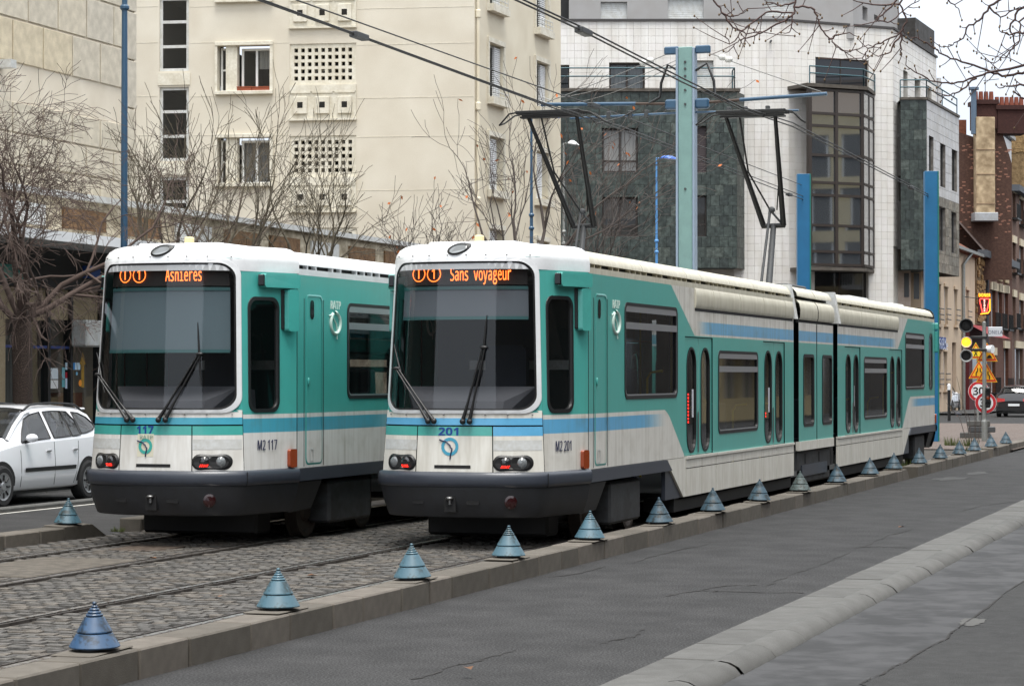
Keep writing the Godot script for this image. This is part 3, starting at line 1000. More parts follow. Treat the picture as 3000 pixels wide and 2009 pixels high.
	var e0 := tp(-0.68, 0.2, 1.3, flip)
	var e1 := tp(0.68, 0.75, 4.5, flip)
	bf.box(Vector3(-0.68, 0.22, minf(e0.z, e1.z)), Vector3(0.68, 0.78, maxf(e0.z, e1.z)), 0.05)
	obj("bogie_frame", bf, M.black_metal, o)
	# dome over the cab
	var dm := B.new()
	var drows := []
	for q in [[3.06, 0.004], [3.17, 0.004], [3.235, -0.012], [3.29, -0.05], [3.33, -0.115], [3.355, -0.21], [3.365, -0.34]]:
		var line := []
		for p in nose_outline(minf(q[0], 3.17), q[1], 1.05):
			line.append(tp(p.x, q[0], p.y, flip))
		drows.append(line)
	dm.sheet(drows)
	var top: Array = drows[drows.size() - 1]
	for j in top.size() / 2:
		dm.quad(top[j], top[j + 1], top[top.size() - 2 - j], top[top.size() - 1 - j])
	var dome := obj("cab_roof", dm, pm.dome, o)
	var hb := B.new()
	var h0 := tp(-0.5, 3.36, 0.30, flip)
	var h1 := tp(0.5, 3.392, 1.1, flip)
	hb.box(Vector3(-0.5, 3.35, minf(h0.z, h1.z)), Vector3(0.5, 3.39, maxf(h0.z, h1.z)), 0.012)
	obj("roof_hatch", hb, pm.dome, dome)
	var be := B.new()
	var bp := tp(0.0, 3.39, 0.58, flip)
	be.box(bp + Vector3(-0.046, -0.01, -0.046), bp + Vector3(0.046, 0.085, 0.046), 0.014)
	obj("beacon", be, M.beacon, o)
	var rl := B.new()  # roof headlamp: leaning oval in a dark rim
	var eye := PackedVector2Array()
	var rim := PackedVector2Array()
	for q in 24:
		var t := TAU * q / 24.0
		var p := Vector2(cos(t) * 0.125 + 0.02 * sin(t) , sin(t) * (0.065 if sin(t) > 0 else 0.062) + cos(t) * 0.012)
		eye.append(p * 0.80)
		rim.append(p * 1.06)
	var lm := func(d): return func(p: Vector2): return tp(p.x, 3.287 + p.y * 0.98, p.y * 0.62 + p.x * p.x * 1.2 - d - 0.10, flip)
	ring_strip(rl, rim, eye, lm.call(0.03), lm.call(0.045))
	ring_strip(rl, rim, rim, lm.call(0.03), lm.call(-0.16))
	var lampr := obj("roof_lamp", rl, M.rubber, dome)
	var lg2 := B.new()
	lg2.face(eye, lm.call(0.038))
	obj("lens", lg2, M.lens, lampr)
	# inside the cab
	var ds := B.new()
	var d0 := tp(-0.85, 1.3, 0.75, flip)
	ds.prism(PackedVector2Array([Vector2(-0.1, 1.45), Vector2(-0.05, 1.62), Vector2(0.30, 1.78), Vector2(0.62, 1.74), Vector2(0.70, 1.2), Vector2(0.0, 1.2)]), func(p): return tp(-lerpf(0.5, 0.80, clampf(p.x / 0.35, 0, 1)), p.y, p.x, flip), func(p): return tp(lerpf(0.5, 0.80, clampf(p.x / 0.35, 0, 1)), p.y, p.x, flip))
	obj("dashboard", ds, M.dash, o)
	var wl := B.new()
	wl.prism(rect(-1.12, 1.12, 0.87, 3.0), func(p): return tp(p.x, p.y, 2.28, flip), func(p): return tp(p.x, p.y, 2.34, flip))
	obj("cab_bulkhead", wl, M.bulkhead, o)
	var shf := B.new()
	shf.prism(rect(-0.62, 0.78, 1.97, 2.08), func(p): return tp(p.x, p.y, 2.0, flip), func(p): return tp(p.x, p.y, 2.28, flip))
	obj("cab_shelf", shf, M.pale_strip, o)
	var cs2 := B.new()
	cs2.prism(round_rect(-0.25, 0.25, 1.3, 2.25, 0.08), func(p): return tp(p.x, p.y, 1.5, flip), func(p): return tp(p.x, p.y, 1.62, flip))
	obj("driver_seat", cs2, M.seat, o)
	var dp := B.new()
	patch.call(dp, -0.80, 0.80, 2.895, 3.13, -0.09)
	var disp := obj("destination_display", dp, M.display, o)
	if flip:
		return
	# lit lettering of the destination display, made of small lamps
	for q in k.rings:
		var rg := B.new()
		var cv := front_px(q[0], q[1], k.x, k.z, -0.085)
		var pts := []
		for a in 25:
			var t := TAU * a / 24.0
			var p := cv + Vector2(cos(t), sin(t)) * 0.082
			pts.append(tp(p.x, p.y, nose_s(p.x, p.y) + 0.082, false))
		rg.tube(pts, 0.0052, 4)
		obj("lit_ring", rg, M.led, disp)
		text("lit_letter", q[2], 0.15, M.led, disp, Transform3D(Basis(), tp(cv.x, cv.y, nose_s(cv.x, cv.y) + 0.080, false)), "Droid Sans Mono", 400, 0.8)
	var c0 := front_px(k.words[0], k.words[2], k.x, k.z, -0.085)
	var c1 := front_px(k.words[1], k.words[2], k.x, k.z, -0.085)
	var f := SystemFont.new()
	f.font_names = PackedStringArray(["Droid Sans Mono"])
	f.font_weight = 400
	var span := f.get_string_size(k.text, HORIZONTAL_ALIGNMENT_LEFT, -1, 64).x / 64.0
	var size := 0.195
	text("lit_letters", k.text, size, M.led, disp, Transform3D(Basis(), tp((c0.x + c1.x) / 2, c0.y, nose_s((c0.x + c1.x) / 2, c0.y) + 0.078, false)), "Droid Sans Mono", 400, (c1.x - c0.x) / (span * size))
	var bl := B.new()  # roller sun blind
	patch.call(bl, -0.80, 0.80, k.blind, 2.87, -0.11)
	var blind := obj("sun_blind", bl, k.blind_m, o)
	for hh in [2.86, k.blind]:
		var bb := B.new()
		patch.call(bb, -0.80, 0.80, hh - 0.018, hh + 0.018, -0.10)
		obj("blind_rail", bb, M.blind_rail, blind)
	for q in k.wipers:  # pivots, joint, blade ends in pixels
		var wb := B.new()
		var jn := front_px(q[2][0], q[2][1], k.x, k.z, 0.06)
		var jp := tp(jn.x, jn.y, nose_s(jn.x, jn.y) - 0.06, false)
		for z in 2:
			var pv := front_px(q[z][0], q[z][1], k.x, k.z, 0.04)
			var a := tp(pv.x, pv.y, nose_s(pv.x, pv.y) - 0.045, false)
			wb.tube([a, a.lerp(jp, 0.25), jp + Vector3(0.03 * (z - 0.5), 0, 0)], [0.024, 0.014, 0.009], 6, true)
			wb.ball(a, Vector3(0.034, 0.034, 0.03), 8, 6)
		var wiper := obj("wiper", wb, M.rubber, o)
		var bl2 := B.new()
		var b0 := front_px(q[3][0], q[3][1], k.x, k.z, 0.03)
		var b1 := front_px(q[4][0], q[4][1], k.x, k.z, 0.03)
		var pts := []
		for z in 7:
			var p := b0.lerp(b1, z / 6.0)
			pts.append(tp(p.x, p.y, nose_s(p.x, p.y) - 0.028, false))
		bl2.tube(pts, [0.005, 0.010, 0.012, 0.014, 0.012, 0.010, 0.005], 5)
		bl2.ball(jp, Vector3(0.045, 0.02, 0.02), 8, 5)
		obj("wiper_blade", bl2, M.rubber, wiper)
	# numbers and emblem on the front
	var np := front_px(k.number_px[0], k.number_px[1], k.x, k.z)
	text("number", k.number, k.number_size, M.print_blue, o, Transform3D(Basis(), tp(np.x, np.y, nose_s(0.0, np.y) - 0.002, false)), "Droid Sans", 700, k.number_wide)
	var mp := on_x(k.side_px[0], k.side_px[1], k.x + 1.08)
	var tt := 0.42
	text("side_number", "M2 " + k.number, 0.155, M.print_navy, o, Transform3D(Basis(Vector3.UP, atan2(0.955, 0.218)), Vector3(lerpf(nose_w(1.13), 1.15, tt) + 0.011, 1.125, -lerpf(nose_c(1.13), 1.0, tt))), "Droid Sans", 400, 0.72)
	var ep := front_px(k.emblem_px[0], k.emblem_px[1], k.x, k.z)
	if k.plate:
		var pb := B.new()
		pb.face(rect(ep.x - 0.10, ep.x + 0.10, ep.y - 0.115, ep.y + 0.135), func(p): return fs.call(p.x, p.y, 0.002))
		obj("emblem_plate", pb, M.cream_plate, o)
		text("lettering", "RATP", 0.06, M.print_sage, o, Transform3D(Basis(), tp(ep.x + 0.01, ep.y + 0.10, nose_s(ep.x, ep.y) - 0.004, false)), "Droid Sans", 400, 1.2, 0.002)
	var eb := B.new()
	var rad := 0.082 if not k.plate else 0.068
	var outer := PackedVector2Array()
	var inner := PackedVector2Array()
	for q in 32:
		var t := TAU * q / 32.0
		outer.append(ep + Vector2(cos(t), sin(t)) * (rad + 0.017))
		inner.append(ep + Vector2(cos(t), sin(t)) * (rad - 0.017))
	ring_strip(eb, outer, inner, func(p): return fs.call(p.x, p.y, 0.004), func(p): return fs.call(p.x, p.y, 0.004))
	var em := obj("emblem", eb, k.emblem_m, o)
	var pr := B.new()
	var prof := []
	for q in [[-0.12, 0.075], [-0.085, 0.06], [-0.045, 0.055], [-0.02, 0.03], [0.0, 0.015], [0.008, -0.01], [0.025, -0.02], [0.018, -0.06], [0.008, -0.09], [0.005, -0.135]]:
		prof.append(fs.call(ep.x + q[0] * rad / 0.08, ep.y + q[1] * rad / 0.08, 0.006))
	pr.tube(prof, 0.008, 4)
	obj("emblem_line", pr, M.print_navy, em)

func tram_window(o: Node3D, s0: float, s1: float, h0: float, h1: float, hop: float, g: float, flip: bool) -> void:
	var f := func(d): return func(p: Vector2): return tp((1.15 + d) * g, p.y, p.x, flip)
	var outer := round_rect(s0, s1, h0, h1, 0.11, 6)
	var inner := round_rect(s0 + 0.04, s1 - 0.04, h0 + 0.04, h1 - 0.04, 0.08, 6)
	var rb := B.new()
	ring_strip(rb, outer, inner, f.call(0.008), f.call(0.008))
	ring_strip(rb, outer, outer, f.call(0.008), f.call(-0.01))
	ring_strip(rb, inner, inner, f.call(0.008), f.call(-0.03))
	var w := obj("side_window", rb, M.rubber, o)
	var mt := B.new()  # bright metal bead and the sash of the hinged top light
	var in2 := round_rect(s0 + 0.058, s1 - 0.058, h0 + 0.058, h1 - 0.058, 0.07, 6)
	ring_strip(mt, inner, in2, f.call(0.004), f.call(0.004))
	mt.prism(rect(s0 + 0.05, s1 - 0.05, h1 - hop - 0.045, h1 - hop + 0.035), f.call(0.010), f.call(-0.02))
	mt.prism(rect(s0 + 0.07, s1 - 0.07, h1 - 0.11, h1 - 0.05), f.call(0.006), f.call(-0.02))
	obj("window_bead", mt, M.steel_bright, w)
	for q in [[h0 + 0.03, h1 - hop - 0.02], [h1 - hop + 0.01, h1 - 0.03]]:
		var gl := B.new()
		gl.face(rect(s0 + 0.03, s1 - 0.03, q[0], q[1]), f.call(-0.018))
		obj("pane", gl, M.tram_glass, w)

func tram_middle(o: Node3D, k: Dictionary, pm: Dictionary, paint: Material) -> void:
	for s in [[12.3, 12.68], [15.62, 16.0]]:
		var be := B.new()
		var n := 6
		for q in n:
			var a := lerpf(s[0], s[1], float(q) / n)
			var e := lerpf(s[0], s[1], float(q + 1) / n)
			be.box(Vector3(-1.08 + 0.04 * (q % 2), 0.36, -e), Vector3(1.08 - 0.04 * (q % 2), 2.98 - 0.03 * (q % 2), -a))
		obj("gangway_bellows", be, M.bellows, o)
	for g in [-1.0, 1.0]:
		for q in [[12.70, 14.14, 13.05, 13.94], [14.20, 15.60, 14.62, 15.50]]:
			var b := B.new()
			var f := func(p: Vector2): return Vector3(1.15 * g, p.y, -p.x)
			var uvf := func(p: Vector2): return side_uv(Vector2(clampf(p.x - 12.7 + 7.2, 7.0, 11.0), p.y))
			var hole := round_rect(q[2], q[3], 1.08, 2.245, 0.11, 6)
			holed(b, Rect2(q[0], 0.845, q[1] - q[0], 1.90), hole, f, uvf)
			var pn := obj("middle_panel", b, paint, o)
			var rb := B.new()
			var inn := round_rect(q[2] + 0.05, q[3] - 0.05, 1.13, 2.195, 0.08, 6)
			ring_strip(rb, hole, inn, func(p): return Vector3(1.158 * g, p.y, -p.x), func(p): return Vector3(1.158 * g, p.y, -p.x))
			ring_strip(rb, inn, inn, func(p): return Vector3(1.158 * g, p.y, -p.x), func(p): return Vector3(1.12 * g, p.y, -p.x))
			var w := obj("middle_window", rb, M.rubber, o)
			var gl := B.new()
			gl.face(hole, func(p): return Vector3(1.135 * g, p.y, -p.x))
			obj("pane", gl, M.tram_glass, w)
			var sk := B.new()
			sk.prism(rect(q[0], q[1], 0.705, 0.85), func(p): return Vector3(1.165 * g, p.y, -p.x), func(p): return Vector3(1.1 * g, p.y, -p.x))
			obj("skirt_panel", sk, pm.cream, o)
			var rows := []
			var rows2 := []
			for c in [[1.156, 2.79], [1.174, 2.83], [1.178, 2.95], [1.162, 3.04], [1.115, 3.10], [1.05, 3.125]]:
				rows.append([Vector3(c[0] * g, c[1], -q[0]), Vector3(c[0] * g, c[1], -q[1])])
			for c in [[1.125, 3.165], [1.115, 3.215], [1.06, 3.285], [0.95, 3.325], [0.80, 3.34], [0.0, 3.345]]:
				rows2.append([Vector3(c[0] * g, c[1], -q[0]), Vector3(c[0] * g, c[1], -q[1])])
			var lo := B.new()
			lo.sheet(rows)
			obj("roof_fairing", lo, pm.roof, o)
			var up := B.new()
			up.sheet(rows2)
			obj("roof_panel", up, pm.roof, o)
		var sl := B.new()
		sl.box(Vector3(1.0 * g - 0.03, 3.11, -15.6), Vector3(1.0 * g + 0.03, 3.17, -12.7))
		sl.box(Vector3(1.12 * g - 0.02, 2.745, -15.6), Vector3(1.12 * g + 0.02, 2.80, -12.7))
		obj("vent_slot", sl, M.dark, o)
		var un := B.new()
		un.box(Vector3(minf(0.7 * g, 1.10 * g), 0.16, -15.55), Vector3(maxf(0.7 * g, 1.10 * g), 0.70, -12.75), 0.03)
		var cv := obj("middle_cover", un, M.tram_grey_worn, o)
		for ss in [13.45, 14.6]:
			var sb := B.new()
			sb.box(Vector3(1.10 * g - 0.008, 0.48, -ss - 0.05), Vector3(1.10 * g + 0.008, 0.64, -ss + 0.03))
			obj("cover_slot", sb, M.dark, cv)
		var pl := B.new()
		pl.box(Vector3(1.11 * g - 0.012, 0.28, -15.2), Vector3(1.11 * g + 0.012, 0.46, -13.1))
		obj("cover_plate", pl, M.tram_grey, cv)

func tram_pantograph(o: Node3D, k: Dictionary) -> void:
	var zp: float = k.panto_z
	var loc := func(px, py, dz): return on_z(px, py, zp - dz) - Vector3(k.x, 0, k.z)
	var q: Dictionary = k.panto
	var b := B.new()
	var l: Vector3 = loc.call(q.strip[0], q.strip[1], 0.0)
	var r: Vector3 = loc.call(q.strip[2], q.strip[3], 0.0)
	for z in [-0.16, 0.16]:
		b.obox(Transform3D(Basis((r - l).normalized(), Vector3.UP, (r - l).normalized().cross(Vector3.UP)), (l + r) / 2 + Vector3(0, 0, z)), Vector3((r - l).length(), 0.06, 0.07), 0.01)
	b.obox(Transform3D(Basis((r - l).normalized(), Vector3.UP, (r - l).normalized().cross(Vector3.UP)), (l + r) / 2 + Vector3(0, -0.075, 0)), Vector3((r - l).length() * 0.92, 0.03, 0.20))
	for e in [[l, q.horns[0], q.horns[1], -1.0], [r, q.horns[2], q.horns[3], 1.0]]:
		var tip: Vector3 = loc.call(e[1], e[2], 0.0)
		for z in [-0.16, 0.16]:
			b.tube([e[0] + Vector3(0, 0.0, z), (e[0] as Vector3).lerp(tip, 0.35) + Vector3(0, 0.05, z), (e[0] as Vector3).lerp(tip, 0.8) + Vector3(0, 0.0, z * 0.5), tip], 0.016, 6)
	var pan := obj("pantograph", b, M.panto_black, o)
	var arms := B.new()
	var k1: Vector3 = loc.call(q.knee[0], q.knee[1], 0.7)
	var k2: Vector3 = loc.call(q.knee[2], q.knee[3], 0.7)
	var a1: Vector3 = loc.call(q.arm[0], q.arm[1], 0.0)
	var a2: Vector3 = loc.call(q.arm[2], q.arm[3], 0.0)
	arms.tube([a1, k1], [0.034, 0.052], 8, true)
	arms.tube([a2, k2], [0.034, 0.052], 8, true)
	arms.tube([a1 + Vector3(0.24, 0, 0), a1.lerp(k1, 0.5) + Vector3(0.06, 0, 0), loc.call(q.hub[0], q.hub[1], 0.6)], 0.017, 5)
	arms.tube([a2.lerp(k2, 0.5), loc.call(q.hub[0] + 20, q.hub[1], 0.6)], 0.012, 5)
	arms.cyl(k1 - Vector3(0.03, 0, 0), k2 + Vector3(0.03, 0, 0), 0.045, 10)
	obj("pantograph_arm", arms, M.panto_black, pan)
	var low := B.new()
	var base: Vector3 = loc.call(q.foot[0], q.foot[1], 0.0)
	base.y = 3.36
	base.x = clampf(base.x, -0.4, 0.4)
	low.tube([(k1 + k2) / 2, base], [0.05, 0.06], 10, true)
	low.tube([loc.call(q.hub[0], q.hub[1], 0.6), base + Vector3(-0.12, 0, 0.1)], 0.025, 6)
	low.ball(loc.call(q.hub[0] + 5, q.hub[1], 0.6), Vector3(0.06, 0.06, 0.06), 8, 6)
	low.tube([loc.call(q.hub[0], q.hub[1], 0.6), k2], 0.02, 6)
	obj("pantograph_lower_arm", low, M.panto_grey, pan)
	var bs := B.new()
	bs.box(base + Vector3(-0.5, -0.02, -0.8), base + Vector3(0.5, 0.09, 0.8), 0.02)
	obj("pantograph_base", bs, M.panto_grey, pan)
	var rt := B.new()  # roof equipment boxes
	rt.box(Vector3(-0.55, 3.34, -22.5), Vector3(0.55, 3.43, -20.5), 0.02)
	obj("roof_box", rt, M.pale_strip, o)
	rt = B.new()
	rt.box(Vector3(-0.55, 3.34, -26.6), Vector3(0.6, 3.42, -25.2), 0.02)
	obj("roof_box", rt, M.pale_strip, o)
# ---------------------------------------------------------------- materials of the place
func make_materials() -> void:
	M.t_wear = tex(512, [[0.006, 1.0, 3], [0.05, 0.5, 4]], S(238, 238, 238), S(255, 255, 255), 1.4, 0.10, 5)
	M.t_grime = tex(512, [[0.006, 1.0, 7, 5], [0.03, 0.7, 8]], S(222, 217, 206), S(255, 254, 251), 1.4, 0.12, 6)
	M.t_asphalt = tex(1024, [[0.004, 0.22, 11, 4], [0.15, 0.9, 12, 2]], S(84, 84, 84), S(204, 203, 202), 1.7, 0.6, 7)
	M.t_asphalt_b = tex(512, [[0.3, 1.0, 14, 2], [0.01, 0.25, 13]], S(70, 70, 70), S(210, 210, 210), 1.8, 0.4, 9)
	M.t_stone = tex(512, [[0.008, 0.6, 21, 5], [0.15, 0.6, 22, 3]], S(206, 204, 200), S(255, 254, 252), 1.4, 0.35, 8)
	M.t_sett = tex(512, [[0.01, 0.8, 24, 4], [0.12, 0.8, 25, 3]], S(158, 155, 151), S(255, 252, 248), 1.7, 0.35, 18)
	M.t_plaster = tex(512, [[0.005, 1.0, 31, 4], [0.2, 0.4, 32, 2]], S(236, 232, 226), S(255, 254, 252), 1.1, 0.12, 10)
	M.t_marble = tex(512, [[0.012, 1.0, 41, 6], [0.06, 0.5, 42, 4]], S(150, 156, 152), S(255, 255, 255), 2.0, 0.16, 11)
	M.t_brick = tex(512, [[0.05, 1.0, 51, 3], [0.011, 0.6, 52, 4]], S(160, 136, 128), S(255, 242, 232), 1.6, 0.5, 12)
	M.t_stain = tex(512, [[0.006, 1.0, 61, 5], [0.02, 0.8, 62, 4]], S(176, 168, 156), S(255, 252, 246), 1.8, 0.12, 13)
	M.t_streak = tex(512, [[0.03, 1.0, 91, 4, 8], [0.008, 0.6, 92, 4], [0.09, 0.5, 93, 2, 8]], S(224, 221, 215), S(255, 255, 254), 1.5, 0.08, 16, 0.14)
	M.t_worn = tex(1024, [[0.005, 1.0, 95, 5], [0.02, 0.35, 96, 4]], S(124, 125, 127), S(200, 200, 202), 3.4, 0.3, 17, 0.05)
	M.t_bark = tex(256, [[0.04, 1.0, 71, 4], [0.2, 0.6, 72, 2]], S(110, 102, 98), S(255, 246, 236), 1.8, 0.35, 14)
	M.t_rust = tex(512, [[0.012, 1.0, 81, 4], [0.05, 0.4, 82, 3]], S(120, 100, 84), S(255, 255, 255), 4.0, 0.06, 15, 0.6)
	M.asphalt = mat(S(94, 94, 95), 0.93, {"tex": M.t_asphalt, "scale": 0.30, "bump": M.t_asphalt_b, "bump_scale": 0.25, "spec": 0.35})
	M.asphalt_dark = mat(S(84, 84, 84), 0.92, {"tex": M.t_asphalt_b, "scale": 0.8, "bump": M.t_asphalt_b, "bump_scale": 1.0})
	M.asphalt_smooth = mat(S(76, 76, 77), 0.85, {"tex": M.t_worn, "scale": 0.22, "spec": 0.5, "bump": M.t_asphalt_b, "bump_scale": 0.2})
	M.asphalt_mid = mat(S(98, 98, 98), 0.85, {"tex": M.t_asphalt, "scale": 0.8})
	M.crack = mat(S(40, 38, 37), 1.0)
	M.joint = mat(S(70, 66, 61), 1.0, {"tex": M.t_sett, "scale": 2.0})
	M.kerb_a = mat(S(104, 99, 92), 0.9, {"tex": M.t_stone, "scale": 1.3, "bump": M.t_asphalt_b, "bump_scale": 0.5})
	M.kerb_b = mat(S(95, 90, 83), 0.9, {"tex": M.t_stone, "scale": 1.1, "bump": M.t_asphalt_b, "bump_scale": 0.5})
	M.kerb_c = mat(S(109, 103, 96), 0.9, {"tex": M.t_stone, "scale": 1.5, "bump": M.t_asphalt_b, "bump_scale": 0.3})
	M.concrete_a = mat(S(94, 94, 93), 0.9, {"tex": M.t_stone, "scale": 0.9, "bump": M.t_asphalt_b, "bump_scale": 0.3})
	M.concrete_b = mat(S(87, 87, 86), 0.9, {"tex": M.t_stone, "scale": 0.8, "bump": M.t_asphalt_b, "bump_scale": 0.3})
	M.sett = []
	for c in [S(113, 111, 108), S(106, 104, 102), S(119, 114, 108), S(98, 97, 96)]:
		M.sett.append(mat(c, 0.82, {"tex": M.t_sett, "scale": 1.7, "bump": M.t_asphalt_b, "bump_scale": 0.8}))
	M.plaza = mat(S(118, 107, 102), 0.9, {"tex": M.t_sett, "scale": 0.9, "bump": M.t_asphalt_b, "bump_scale": 1.5})
	M.rail = mat(S(176, 174, 172), 0.28, {"metal": 0.8, "tex": M.t_rust, "scale": 1.5})
	M.rail_edge = mat(S(62, 57, 53), 0.7, {"tex": M.t_rust, "scale": 2.0})
	M.white_line = mat(S(196, 196, 194), 0.8, {"tex": M.t_grime, "scale": 1.2})
	M.cone_blue = mat(S(48, 78, 110), 0.42, {"tex": M.t_rust, "scale": 1.1, "coat": 0.15})
	M.cone_teal = mat(S(66, 98, 112), 0.48, {"tex": M.t_rust, "scale": 1.0, "coat": 0.1})
	M.cone_dull = mat(S(52, 76, 90), 0.55, {"tex": M.t_rust, "scale": 1.3})
	M.cone_rusty = mat(S(72, 86, 86), 0.6, {"tex": M.t_rust, "scale": 2.2})
	M.dark = mat(S(20, 20, 21), 0.8)
	M.dark_gloss = mat(S(22, 24, 26), 0.12)
	M.black_metal = mat(S(20, 20, 21), 0.65, {"tex": M.t_grime, "scale": 1.5})
	M.rubber = mat(S(26, 26, 27), 0.45)
	M.bellows = mat(S(34, 34, 35), 0.8)
	M.tram_grey = mat(S(56, 61, 71), 0.42, {"tex": M.t_wear, "scale": 1.2, "coat": 0.2})
	M.tram_grey_worn = mat(S(56, 59, 64), 0.6, {"tex": M.t_stain, "scale": 0.8})
	M.tram_dark = mat(S(40, 42, 47), 0.5, {"tex": M.t_grime, "scale": 1.6})
	M.wheel_steel = mat(S(78, 70, 64), 0.6, {"metal": 0.5})
	M.steel = mat(S(130, 130, 130), 0.38, {"metal": 0.9})
	M.steel_bright = mat(S(186, 190, 194), 0.3, {"metal": 0.75})
	M.pale_strip = mat(S(206, 210, 214), 0.5, {"tex": M.t_grime, "scale": 1.1})
	M.pale_print = mat(S(206, 226, 216), 0.5)
	M.print_blue = mat(S(24, 66, 140), 0.5)
	M.print_navy = mat(S(36, 42, 78), 0.5)
	M.print_sage = mat(S(120, 150, 140), 0.6)
	M.cream_plate = mat(S(206, 202, 182), 0.5)
	M.amber = mat(S(140, 58, 20), 0.2, {"coat": 0.6})
	M.red_dull = mat(S(40, 9, 11), 0.2, {"coat": 0.5})
	M.red_glow = mat(S(160, 20, 16), 0.4, {"glow": S(255, 40, 24), "glow_energy": 0.9})
	M.led = mat(S(150, 70, 30), 0.5, {"glow": S(255, 112, 44), "glow_energy": 1.5})
	M.lens = mat(S(112, 116, 118), 0.12, {"coat": 1.0})
	M.lens_dark = mat(S(34, 34, 36), 0.15, {"coat": 1.0})
	M.beacon = mat(S(222, 206, 160), 0.4)
	M.sticker = mat(S(208, 210, 218), 0.5)
	M.display = mat(S(34, 31, 29), 0.6)
	M.blind_rail = mat(S(52, 96, 98), 0.5)
	M.blind_a = mat(S(92, 110, 118), 0.8)
	M.blind_b = mat(S(96, 104, 112), 0.8)
	M.dash = mat(S(72, 74, 80), 0.6)
	M.bulkhead = mat(S(48, 49, 54), 0.7)
	M.interior = mat(S(78, 80, 80), 0.7)
	M.interior_pale = mat(S(120, 124, 122), 0.7)
	M.seat = mat(S(44, 50, 62), 0.8)
	M.yellow = mat(S(196, 178, 40), 0.4)
	M.panto_black = mat(S(18, 18, 18), 0.5)
	M.panto_grey = mat(S(64, 66, 68), 0.6)
	M.tram_glass = mat(S(14, 20, 20, 0.45), 0.03, {"spec": 0.5})
	M.screen_glass = mat(S(24, 28, 30, 0.16), 0.03, {"spec": 0.62})
	M.glass = mat(S(24, 28, 30, 0.35), 0.02, {"spec": 0.55})
	M.clear_glass = mat(S(200, 206, 208, 0.12), 0.02, {"spec": 0.55})
	M.mirror_glass = mat(S(138, 143, 148), 0.03, {"metal": 0.85})
	M.room = mat(S(118, 114, 108), 0.9)
	M.room_dark = mat(S(96, 94, 92), 0.9)
	M.post_blue = mat(S(50, 84, 112), 0.4, {"tex": M.t_wear, "scale": 1.0, "coat": 0.2})
	M.lamp_blue = mat(S(38, 96, 190), 0.35, {"coat": 0.3})
	M.anchor_blue = mat(S(34, 104, 148), 0.4, {"tex": M.t_wear, "scale": 0.5})
	M.anchor_green = mat(S(30, 110, 100), 0.4)
	M.mast_green = mat(S(122, 156, 152), 0.5, {"tex": M.t_wear, "scale": 0.8})
	M.mast_edge = mat(S(138, 154, 172), 0.5)
	M.wire = mat(S(34, 33, 32), 0.6)
	M.wire_pale = mat(S(120, 120, 118), 0.5)
	M.porcelain = mat(S(206, 206, 202), 0.4)
	M.galvanised = mat(S(150, 154, 156), 0.5, {"tex": M.t_grime, "scale": 3.0, "metal": 0.4})
	M.white_paint = mat(S(226, 228, 230), 0.5)
	M.car_white = mat(S(222, 224, 228), 0.3, {"coat": 1.0, "coat_rough": 0.03})
	M.car_black = mat(S(24, 22, 26), 0.3, {"coat": 1.0, "coat_rough": 0.03})
	M.car_glass = mat(S(18, 24, 24, 0.3), 0.02, {"spec": 0.6})
	M.tyre = mat(S(28, 28, 29), 0.85)
	M.hub = mat(S(150, 152, 154), 0.4, {"metal": 0.5})
	M.tail_red = mat(S(170, 20, 26), 0.15, {"coat": 1.0})
	M.bark = mat(S(86, 74, 68), 0.9, {"tex": M.t_bark, "scale": 3.0, "bump": M.t_bark, "bump_scale": 1.5})
	M.twig_brown = mat(S(84, 70, 64), 0.9)
	M.twig_olive = mat(S(86, 79, 66), 0.9)
	M.twig_grey = mat(S(76, 68, 64), 0.9)
	M.dead_leaf = mat(S(98, 66, 42), 0.8)
	M.leaf = mat(S(176, 98, 48), 0.8)
	M.leaf.backlight_enabled = true
	M.leaf.backlight = S(90, 50, 24)
	M.moss = mat(S(70, 78, 40), 1.0)

# ---------------------------------------------------------------- ground
func flat(called: String, x0: float, x1: float, z0: float, z1: float, y: float, m: Material) -> MeshInstance3D:
	var b := B.new()
	b.quad(Vector3(x0, y, z0), Vector3(x1, y, z0), Vector3(x1, y, z1), Vector3(x0, y, z1))
	return struct(called, b, m)

